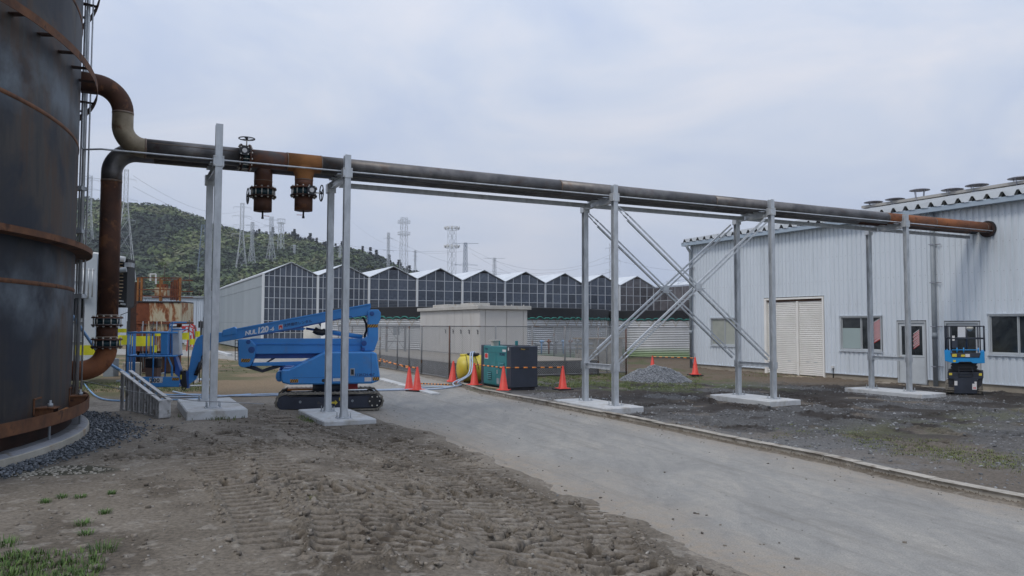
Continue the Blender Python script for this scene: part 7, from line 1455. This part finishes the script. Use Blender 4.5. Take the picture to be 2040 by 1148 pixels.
# yellow sheeting hung on stakes
q = D(200, 690, 22.6); YF = Fr((q.x, q.y), R(12)); yb = thing('barrier_sheeting', 'row of bright yellow sheets hung on stakes behind the blue basket', 'barrier', YF.w(1.5, 0, 0))
for (x0, x1, y0, y1, o_) in ((148, 190, 688, 707, .0), (232, 252, 655, 662, 2.6), (235, 253, 668, 688, .9), (253.5, 261, 668, 688, .9), (262, 291, 670, 688, .9), (293, 304, 670, 688, .9), (285, 300, 660, 666, 2.2), (308, 322, 663, 670, 2.0), (303, 312, 688, 704, .95), (356, 376, 663, 675.5, 1.6), (377.5, 389, 675.5, 688, 1.2), (388, 398, 660, 670, 2.8)):
    a0_, zt_ = YF.px(x0, y0, o_); a1_, zb_ = YF.px(x1, y1, o_); b = MB(); n_ = 6; vs = []
    for i in range(n_ + 1): t = i / n_; a = a0_ + (a1_ - a0_) * t; o2 = o_ + .03 * math.sin(t * 5 + x0); vs += [YF.w(a, o2, zb_ + .03 * math.sin(x0)), YF.w(a, o2, zt_), YF.w(a, o2 + .03, zb_ + .03 * math.sin(x0)), YF.w(a, o2 + .03, zt_)]
    b.add(vs, [(4 * i, 4 * i + 4, 4 * i + 5, 4 * i + 1) for i in range(n_)] + [(4 * i + 2, 4 * i + 3, 4 * i + 7, 4 * i + 6) for i in range(n_)] + [(4 * i + 1, 4 * i + 5, 4 * i + 7, 4 * i + 3) for i in range(n_)] + [(4 * i, 4 * i + 2, 4 * i + 6, 4 * i + 4) for i in range(n_)] + [(0, 1, 3, 2), (4 * n_, 4 * n_ + 2, 4 * n_ + 3, 4 * n_ + 1)]); part('yellow_sheet', b, M['ysheet'], yb, fix=True)
for x_, yt_, o_ in ((252.5, 640, 1.0), (281, 650, 1.0), (300, 650, 1.0), (358, 660, 1.65), (376.6, 638, 1.65), (388, 648, 1.3), (399.5, 638, 2.9), (405, 632, 2.9)): a, z = YF.px(x_, yt_, o_); b = MB(); b.cyl(YF.w(a, o_ + .05, 0), YF.w(a, o_ + .05, z), .016, 6); part('stake', b, M['darksteel'], yb)
# red sprayer frame, black motor
q = D(380, 680, 34); XF = Fr((q.x, q.y), 0); rm = thing('red_machine', 'small red machine frame standing behind the yellow sheets', 'machine', XF.w(0, 0, 0)); X = lambda x, y, o=0: XF.at(x, y, o); b = MB()
for p, r_ in ((((362, 652), (376, 650), (389, 655)), .05), (((383, 647), (389, 652), (390, 660)), .07), (((376, 650), (383, 646), (390, 656)), .04), (((362, 662), (374, 656), (384, 664)), .04), (((384, 655), (386, 675), (386, 700)), .05)): 
    for k in range(len(p) - 1): b.bar(X(*p[k]), X(*p[k + 1]), r_)
b.bar(X(380, 690), X(380, 668), .05); b.bar(X(372, 700), X(376, 650), .04); part('red_frame', b, M['red'], rm); b = MB(); c_ = X(365, 653); b.cyl(c_ - Vector((0, .05, 0)), c_ + Vector((0, .1, 0)), .08, 12); part('red_hub', b, M['red'], rm)
b = MB(); c_ = X(402, 649, 1); b.cyl(Vector((c_.x, c_.y, 0)), c_, .03, 6); b.box((c_.x - .12, c_.y - .1, c_.z - .1), (c_.x + .05, c_.y + .1, c_.z + .2)); single('black_motor', b, M['black'], 'small black motor on a pole right of the red machine', 'motor', None, (c_.x, c_.y, 0))
# pipes, blocks and litter on the ground there
for k, (x0, y0, x1, y1, r_, mm, lb) in enumerate(((238, 772, 430, 768, .03, 'frame_w', 'thin white pipe lying behind the basket of the lift'), (385, 757, 425, 757, .05, 'hose_w', 'pale blue plastic pipe behind the leftmost rack posts'), (232, 760, 300, 757, .05, 'frame_w', 'pale pipe lying left of the basket'), (325, 742, 360, 738, .05, 'frame_w', 'white pipe in the stack behind the basket'), (322, 745, 356, 733, .04, 'drain', 'grey pipe crossing the stack behind the basket'))):
    p0, p1 = G(x0, y0, .05), G(x1, y1, .05); b = MB(); b.cyl(p0, p1, r_, 8); single('loose_pipe', b, M[mm], lb, 'pipe', 'loose pipes on the left yard', p0)
for (x_, y_, w_, h_, mm, lb) in ((390, 765, .10, .42, 'conc', 'short white concrete post behind the jib of the lift'), (256, 752, .5, .55, 'conc_old', 'weathered concrete block left of the lift basket'), (215, 752, .4, .7, 'drain', 'grey concrete block below the drop pipe elbow')):
    p = G(x_, y_, 0); b = MB(); b.box((p.x - w_ / 2, p.y, -.1), (p.x + w_ / 2, p.y + w_, h_)); single('concrete_block', b, M[mm], lb, 'concrete block', None, (p.x, p.y, 0), bevel=.02)
# cream vertical tanks and stainless dome behind the boom
q = D(622, 660, 41); b = MB(); b.lathe([(0, 2.22), (.25, 2.14), (.46, 1.86), (.47, .0)], (q.x, q.y, 0), 28); single('silo_tank', b, M['cream'], 'cream tank with a conical top behind the boom of the lift, left one', 'tank', 'cream tanks behind the boom', (q.x, q.y, 0))
q = D(651, 660, 40); b = MB(); b.lathe([(0, 2.30), (.18, 2.24), (.30, 2.05), (.31, .0)], (q.x, q.y, 0), 28); single('silo_tank', b, M['white'], 'narrow white tank with a rounded top behind the boom, right one', 'tank', 'cream tanks behind the boom', (q.x, q.y, 0))
# long white shed far left, low curb wall along the greenhouse
q = D(443, 640, 82); SH = Fr((q.x, q.y), R(2)); sh = thing('long_shed', 'long low white corrugated shed at the foot of the hill', 'building', SH.w(-10, 0, 0)); zt_ = SH.px(400, 590, 0)[1]
for k in range(8): b = MB(); n_ = 24; vs = []; a0_ = -22 + k * 2.75; [vs.extend([SH.w(a0_ + 2.72 * i / n_, -.05 * (i % 2), 0), SH.w(a0_ + 2.72 * i / n_, -.05 * (i % 2), zt_ - .25)]) for i in range(n_ + 1)]; b.add(vs, [(2 * i, 2 * i + 2, 2 * i + 3, 2 * i + 1) for i in range(n_)]); part('wall_sheet', b, M['far_white'], sh)
b = MB(); b.fbox(SH, -22.2, .3, -.2, 14, zt_ - .22, zt_); part('roof_edge', b, M['drain'], sh); b = MB(); b.fbox(SH, -22, 0, .1, 13, 0, zt_ - .25); part('shed_core', b, M['far_white'], sh)
for k, (x_, yt_, yb_) in enumerate(((365.5, 637, 645), (391, 640, 647))): pass
b = MB(); 
for k in range(14): p = GF.w(-1.2 - k * .0, -3 + k * 2.6, 0)
cw = thing('curb_wall', None, None, GF.w(-3.2, 5, 0), kind='structure')
for k in range(12): b = MB(); b.fbox(GF, -3.4, -3.1, -8 + k * 3.0, -5.05 + k * 3.0, -.1, .14); part('curb_block', b, M['conc'], cw)

# ================================================================== HILL
RP = [(-700, 430), (-200, 405), (60, 396), (165, 394), (200, 397), (260, 404), (330, 412), (400, 436), (445, 452), (500, 463), (560, 466), (620, 480), (660, 489), (700, 494), (740, 506), (775, 522), (810, 538), (850, 551), (920, 575), (1000, 612), (1100, 650), (2600, 652)]
RPx = np.array([(p[0] - CX) / FPX for p in RP]); RPz = np.array([(646.5 - p[1]) / FPX for p in RP])
DF, DR = 215.0, 430.0
def hill(x, y):
    a = x / y; z = (np.interp(a, RPx, RPz) * DR + CH - 3.2) * np.clip(1, 0, 1); t = (y - DF) / (DR - DF); s = np.where(t < 1, smooth(np.clip(t, 0, 1)) * .35 + .65 * np.clip(t, 0, 1) ** 1.15, np.clip(1 - (t - 1) * .7, 0, 1))
    return np.maximum(z, 0) * s + (fbm(x * .016, y * .016, 4) - .5) * 16 * np.clip(t * 3, 0, 1) * np.clip(1.06 - t, 0, 1) * np.clip(z / 30, 0, 1)
na, nr = 150, 60; aa = np.linspace(-1.15, .12, na); yy = np.linspace(DF - 5, DR * 1.9, nr); Y = np.repeat(yy, na); X = Y * np.tile(aa, nr); Z = hill(X, Y) - .2
i = np.arange((nr - 1) * (na - 1)); a = (i // (na - 1)) * na + i % (na - 1); q = np.stack([a, a + 1, a + 1 + na, a + na], 1)
hl = build_np('hill', np.stack([X, Y, Z], 1), q, mat('undergrowth', (.018, .028, .016), .95, 0, .3, .05), 'structure', smooth_=True)
M['leaf'] = tint_mat('tree canopy', .8, .9, 0)
def crown_template(conifer=False, n_=135):
    Vs = []; F_ = []; Sh = []
    for k in range(n_):
        if conifer:
            h = rng.random() ** .7; r_ = (1 - h) * .42 * rng.uniform(.6, 1); an_ = rng.random() * 6.28; c = np.array([r_ * math.cos(an_), r_ * math.sin(an_), h * 2.0 - .3]); s = .17
        else:
            an_ = rng.random() * 6.28; u_ = rng.uniform(-.1, 1) ** 1.0; rr = math.sqrt(max(0, 1 - u_ * u_)) * rng.uniform(.7, 1.05); c = np.array([rr * math.cos(an_), rr * math.sin(an_), u_ * .85 * rng.uniform(.8, 1.1)]); c += .12 * np.sin(c[[1, 2, 0]] * 7 + 2); s = rng.uniform(.09, .19)
        nrm = c + rng.normal(0, .45, 3) + [0, 0, .5]; nrm /= np.linalg.norm(nrm); t1 = np.cross(nrm, [.3, .5, .8]); t1 /= np.linalg.norm(t1); t2 = np.cross(nrm, t1); b0 = len(Vs)
        for (p, q_) in ((-1, -.8), (1, -1), (.8, 1), (-1, .9)): Vs.append(c + t1 * p * s + t2 * q_ * s)
        F_.append((b0, b0 + 1, b0 + 2, b0 + 3)); Sh += [rng.uniform(.88, 1.14)] * 4
    return np.array(Vs), np.array(F_), np.array(Sh)
CT = [crown_template() for _ in range(6)]; CC = [crown_template(True, 90) for _ in range(3)]
def forest(name, pts, label, mass=True):
    Vs = []; Fs = []; Cs = []; b0 = 0
    for (x, y, z, r_, c, con) in pts:
        V_, F_, Sh = (CC if con else CT)[rng.integers(3 if con else 6)]; an_ = rng.random() * 6.28; ca, sa = math.cos(an_), math.sin(an_); sc = r_ * np.array([rng.uniform(.85, 1.2), rng.uniform(.85, 1.2), rng.uniform(.8, 1.15)]); W_ = V_ * sc
        W_ = np.stack([W_[:, 0] * ca - W_[:, 1] * sa, W_[:, 0] * sa + W_[:, 1] * ca, W_[:, 2]], 1) + [x, y, z]; Vs.append(W_); Fs.append(F_ + b0); b0 += len(W_); Cs.append(np.array(c)[None] * Sh[:, None])
    return build_np(name, np.concatenate(Vs), np.concatenate(Fs), M['leaf'], 'stuff', np.concatenate(Cs), label, 'forest')
pal = [(.018, .030, .018), (.026, .040, .020), (.036, .054, .024), (.052, .074, .028), (.070, .094, .032), (.090, .112, .040), (.118, .120, .060), (.130, .146, .056)]
pts = []
for _ in range(4000):
    px_ = rng.uniform(-60, 930); y = DF + (DR * 1.03 - DF) * rng.random() ** .85; x = (px_ - CX) / FPX * y; z = float(hill(np.array([x]), np.array([y]))[0])
    if z < .3 and y > DF + 40: continue
    t = (y - DF) / (DR - DF); pi = int(np.clip((fbm(np.array([x * .035]), np.array([y * .022]), 3)[0] - .5) * 22 + 3.5 + rng.normal(0, 1.0), 0, 7)); r_ = rng.uniform(2.6, 4.8) * (1.15 - .25 * t); con = (px_ > 500 and t > .93 and rng.random() < .40)
    if con: r_ *= 1.0; pi = 1 if rng.random() < .6 else 0
    pts.append((x, y, z + r_ * .15, r_, tuple(c * q_ for c, q_ in zip(pal[pi], (1.02, 1.12, 1.0))), con))
forest('hill_forest', pts, 'mixed green woodland covering the hillside behind the greenhouse')
# nearer trees at the foot of the hill: individual trees
def tree(px_, ytop, ybase, Dd, wpx, col, label):
    q0, q1 = D(px_, ybase, Dd), D(px_, ytop, Dd); h = q1.z; w_ = wpx * Dd / FPX / 2; rt = thing('tree', label, 'tree', (q0.x, q0.y, 0), 'trees at the foot of the hill'); b = MB(); b.tube([(q0.x, q0.y, -.2), (q0.x + .1, q0.y, h * .4), (q0.x, q0.y, h * .8)], .2, 8, radii=[.28, .2, .08])
    for k in range(5): an_ = k * 1.3; b.tube([(q0.x, q0.y, h * (.3 + .08 * k)), (q0.x + w_ * .5 * math.cos(an_), q0.y + w_ * .5 * math.sin(an_), h * (.5 + .08 * k))], .08, 5, radii=[.1, .03])
    part('trunk', b, M['bark'], rt); Vs = []; Fs = []; Cs = []; b0 = 0
    for k in range(12):
        an_ = rng.random() * 6.28; rr = w_ * .62 * math.sqrt(rng.random()); zz = h * rng.uniform(.35, .88); r_ = w_ * rng.uniform(.30, .5) * (1.1 - .45 * (zz / h)); V_, F_, Sh = CT[rng.integers(6)]; tp = 1 - .5 * max(0, (zz / h - .55) * 2)
        V2 = V_ * r_ * [1, 1, .85] + [rr * math.cos(an_) * tp, rr * math.sin(an_) * tp, zz - r_ * .3]; c = np.array(col) * rng.uniform(.7, 1.35); Vs.append(V2); Fs.append(F_ + b0); b0 += len(V2); Cs.append(c[None] * Sh[:, None])
    o = build_np('crown', np.concatenate(Vs), np.concatenate(Fs), M['leaf'], None, np.concatenate(Cs)); o.parent = rt; LOC[o.name] = LOC[rt.name]
for args in ((325, 498, 640, 150, 52, (.075, .11, .03), 'bright green round tree left of the darkest part of the hillside'), (285, 535, 640, 140, 60, (.05, .065, .03), 'low olive tree behind the rusty tower'), (350, 545, 640, 135, 60, (.045, .055, .03), 'low dull green tree right of the rusty tower'), (395, 560, 640, 130, 50, (.04, .055, .025), 'low dark tree behind the leftmost rack posts'), (455, 548, 640, 150, 62, (.03, .045, .018), 'dark dense tree behind the corner of the greenhouse'), (230, 545, 640, 120, 60, (.05, .07, .03), 'green tree behind the drop pipe'), (425, 520, 640, 165, 60, (.03, .042, .02), 'dark tall tree between the pylons and rack posts'), (375, 515, 640, 170, 55, (.028, .04, .02), 'dark tree below the single truncated pylon'), (640, 520, 640, 190, 60, (.05, .06, .03), 'olive tree above the first greenhouse gable valley'), (510, 525, 640, 185, 60, (.035, .05, .022), 'dark green tree above the greenhouse side wall'), (745, 512, 640, 200, 60, (.06, .08, .028), 'light green tree above the second greenhouse gable'), (700, 520, 640, 190, 50, (.045, .06, .025), 'green tree behind the second rack frame'), (170, 540, 640, 130, 60, (.045, .06, .028), 'green tree beside the plant room')): tree(*args)

# ================================================================== PYLONS
def stand(px_, yb, Dmin=215):
    for y in np.arange(Dmin, 470, 3.0):
        q = D(px_, yb, y)
        if float(hill(np.array([q.x]), np.array([y]))[0]) >= q.z - .3: return q, y
    q = D(px_, 648, 330); return Vector((q.x, q.y, 0)), 330
def pylon(px_, yt, yb, wb, wt, style, label, Dfix=None, arms=3, mt='lattice', zk_=None):
    if Dfix: q = D(px_, yb, Dfix); y = Dfix; base = Vector((q.x, q.y, 0)); wb_ = wb * y / FPX
    else: q, y = stand(px_, yb); base = Vector(q); wb_ = wb * y / FPX
    if Dfix: base.z = max(0.0, float(hill(np.array([base.x]), np.array([base.y]))[0]) - 1)
    top = D(px_, yt, y).z; wt_ = wt * y / FPX; H = top - base.z; zb_vis = D(px_, yb, y).z
    if Dfix and zb_vis > base.z: wb_ = wt_ + (wb_ - wt_) * (top - base.z) / (top - zb_vis) if style in ('arms', 'tele') else wb_
    root = thing('pylon', label, 'pylon', base, 'steel towers on the horizon'); th = .00026 * y; b = MB(); ang = R(28 + (px_ % 40)); ca, sa = math.cos(ang), math.sin(ang)
    zk = zk_ or (.55 if style == 'arms' else (.40 if style == 'tele' else 1.0))
    def wd(t): return wb_ + (wt_ - wb_) * min(1, t / zk) ** (.9) if style != 'straight' else wb_ + (wt_ - wb_) * t
    C_ = lambda t, k: base + Vector((((-1, 1, 1, -1)[k] * ca - (-1, -1, 1, 1)[k] * sa) * wd(t) / 2 / 1.25, ((-1, 1, 1, -1)[k] * sa + (-1, -1, 1, 1)[k] * ca) * wd(t) / 2 / 1.25, H * t))
    ts = [0]; 
    while ts[-1] < 1: ts.append(min(1, ts[-1] + max(.045, wd(ts[-1]) / H * 1.2)))
    for t0, t1 in zip(ts, ts[1:]):
        for k in range(4):
            b.bar(C_(t0, k), C_(t1, k), th * 1.5); b.bar(C_(t0, k), C_(t1, (k + 1) % 4), th * .75); b.bar(C_(t0, (k + 1) % 4), C_(t1, k), th * .75); b.bar(C_(t1, k), C_(t1, (k + 1) % 4), th * .75)
    part('lattice_mast', b, M[mt], root)
    if style == 'arms':
        for k in range(arms):
            z = base.z + H * (1 - .06 - k * .125); L_ = wt_ * (2.1 + .25 * (k % 2)); dvec = Vector((ca, sa, 0)); b = MB(); c = Vector((base.x, base.y, z))
            for sg in (-1, 1): b.bar(c + Vector((0, 0, wt_ * .35)), c + dvec * (sg * L_), th * .9); b.bar(c, c + dvec * (sg * L_), th * .9); b.bar(c + dvec * (sg * L_), c + dvec * (sg * L_) - Vector((0, 0, wt_ * .6)), th * .8)
            part('crossarm', b, M[mt], root)
    if style == 'flat':
        for k in range(arms):
            z = base.z + H * (1 - .005 - k * .30); L_ = wt_ * (3.2 - .25 * k) * 1.4; dvec = Vector((ca, sa, 0)) if False else Vector((1, .1, 0)); b = MB(); c = Vector((base.x, base.y, z))
            for sg in (-1, 1): b.bar(c + Vector((0, 0, wt_ * .5 if k else 0)), c + dvec * (sg * L_), th); b.bar(c - Vector((0, 0, 0 if k else wt_ * .3)), c + dvec * (sg * L_), th)
            part('crossarm', b, M[mt], root)
    if style in ('tele', 'straight', 'basket'):
        lv = {'tele': (0.985, .77), 'straight': (.93, .78), 'basket': (.97,)}[style]
        for j, t in enumerate(lv):
            b = MB(); c = Vector((base.x, base.y, base.z + H * t)); r_ = wt_ * (.95 if style != 'basket' else 1.0); hh = H * .03 if style != 'basket' else H * .12
            for zz in (0, hh): ring = [c + Vector((r_ * math.cos(a_), r_ * math.sin(a_), zz)) for a_ in np.linspace(0, 2 * math.pi, 13)]; b.tube(ring, th, 4, caps=False)
            for k in range(12): a_ = k * .5236; b.bar(c + Vector((r_ * math.cos(a_), r_ * math.sin(a_), 0)), c + Vector((r_ * math.cos(a_), r_ * math.sin(a_), hh)), th * .8); (b.bar(c, c + Vector((r_ * math.cos(a_), r_ * math.sin(a_), 0)), th * .8) if k % 3 == 0 else None)
            pfm = part('antenna_platform', b, M[mt], root)
            if style == 'tele':
                for k in range(5): a_ = -2.6 + k * .55; cc = c + Vector((r_ * .95 * math.cos(a_), r_ * .95 * math.sin(a_), hh * .5)); b = MB(); b.cyl(cc, cc + Vector((math.cos(a_), math.sin(a_), 0)) * .6, hh * .55, 10); part('dish_antenna', b, M['white'], pfm)
pylon(176, 350, 470, 20, 9, 'arms', 'pale pylon far behind the riser pipes beside the rusty tank', 330)
pylon(246, 338, 558, 58, 9, 'arms', 'large near pylon rising behind the drop pipe', 165, mt='lattice', zk_=.8)
pylon(402, 448, 571, 26, 7, 'narrow', 'bluish tapering tower without arms left of the leftmost rack posts', None, mt='lattice_d')
pylon(480, 405, 548, 28, 8, 'arms', 'tall pylon right of the leftmost rack posts, highest on the hillside', None, 4)
pylon(501, 443, 545, 18, 6, 'arms', 'slimmer pylon just right of the tall hillside pylon', None, 3)
pylon(539, 432, 538, 24, 7, 'arms', 'pylon below the first branch pipe on the hillside', None, 4)
pylon(559, 443, 512, 13, 8, 'basket', 'tower topped by a round basket on the hillside ridge', None)
pylon(586, 488, 523, 10, 4, 'arms', 'small distant pylon under the second branch pipe', None, 2)
pylon(677, 489, 530, 12, 4, 'arms', 'small pylon between the two posts of the second rack frame', None, 3)
pylon(772, 464, 531, 16, 5, 'arms', 'pylon with many short arms left of the straight telecom mast', None, 4)
pylon(804, 434, 542, 18, 13, 'straight', 'straight telecom mast with antenna platforms near its top', 330)
pylon(827, 499, 533, 6, 3, 'arms', 'tiny distant pylon right of the straight telecom mast', 420, 3)
pylon(900, 455, 545, 32, 15, 'tele', 'broad telecom tower with two rings of dishes above the gables', 300)
pylon(927, 484, 545, 14, 6, 'flat', 'dark pylon with three wide arms right of the telecom tower', 300, 3, 'lattice_d')
pylon(985, 514, 548, 12, 5, 'flat', 'small grey pylon with three wide arms above the gables', 380, 3)
pylon(1221, 486, 555, 26, 12, 'arms', 'pylon with two levels of arms half behind the rack post', 290, 4)
# power lines sagging between towers
PLB = ('from the near pylon to the tall hillside pylon', 'from the near pylon to the pylon below the first branch pipe', 'from the tall hillside pylon to the broad telecom tower', 'from the many-armed pylon towards the rack post', 'from the dark wide-armed pylon to the rack post pylon', 'lower, from the dark wide-armed pylon to the rack post pylon', 'from the small grey wide-armed pylon to the right', 'from the dark wide-armed pylon up to the left', 'from the rack post pylon towards the warehouse roof', 'from the near pylon up towards the rusty tank')
b = MB()
def line(p, q, sag, r_=.035):
    pts = [];
    for k in range(25): t = k / 24; c = p.lerp(q, t); pts.append(c - Vector((0, 0, sag * 4 * t * (1 - t))))
    return pts
for k, (x0, y0, d0, x1, y1, d1, sg) in enumerate(((265, 350, 165, 481, 420, 330, 4), (265, 372, 165, 539, 450, 330, 4), (481, 430, 330, 900, 500, 300, 5), (772, 470, 330, 1221, 520, 290, 10), (927, 490, 300, 1221, 505, 290, 8), (940, 505, 300, 1233, 535, 290, 8), (985, 518, 380, 1221, 540, 290, 6), (927, 500, 300, 700, 440, 500, 8), (1233, 520, 290, 1700, 470, 320, 9), (246, 352, 165, 60, 280, 140, 3))):
    P_ = line(D(x0, y0, d0), D(x1, y1, d1), sg); b = MB(); b.tube(P_, .03, 4, caps=False, smooth=False); single('power_line', b, M['wire'], None, 'power line', 'power lines between the towers', P_[0]); COL.objects[-1]['label'] = 'thin power line sagging ' + PLB[k]
# ================================================================== AIR
def haze(dens=.0003):
    b = MB(); b.box((-900, -60, -1.5), (900, 1000, 118)); m = bpy.data.materials.new('haze air'); m.use_nodes = True; t = m.node_tree; t.nodes.clear(); o = N(t, 'ShaderNodeOutputMaterial'); v = N(t, 'ShaderNodeVolumePrincipled'); v.inputs['Color'].default_value = (.80, .86, 1, 1); v.inputs['Density'].default_value = dens; t.links.new(v.outputs[0], o.inputs['Volume'])
    single('haze', b, m, None, None, kind='stuff')
haze()
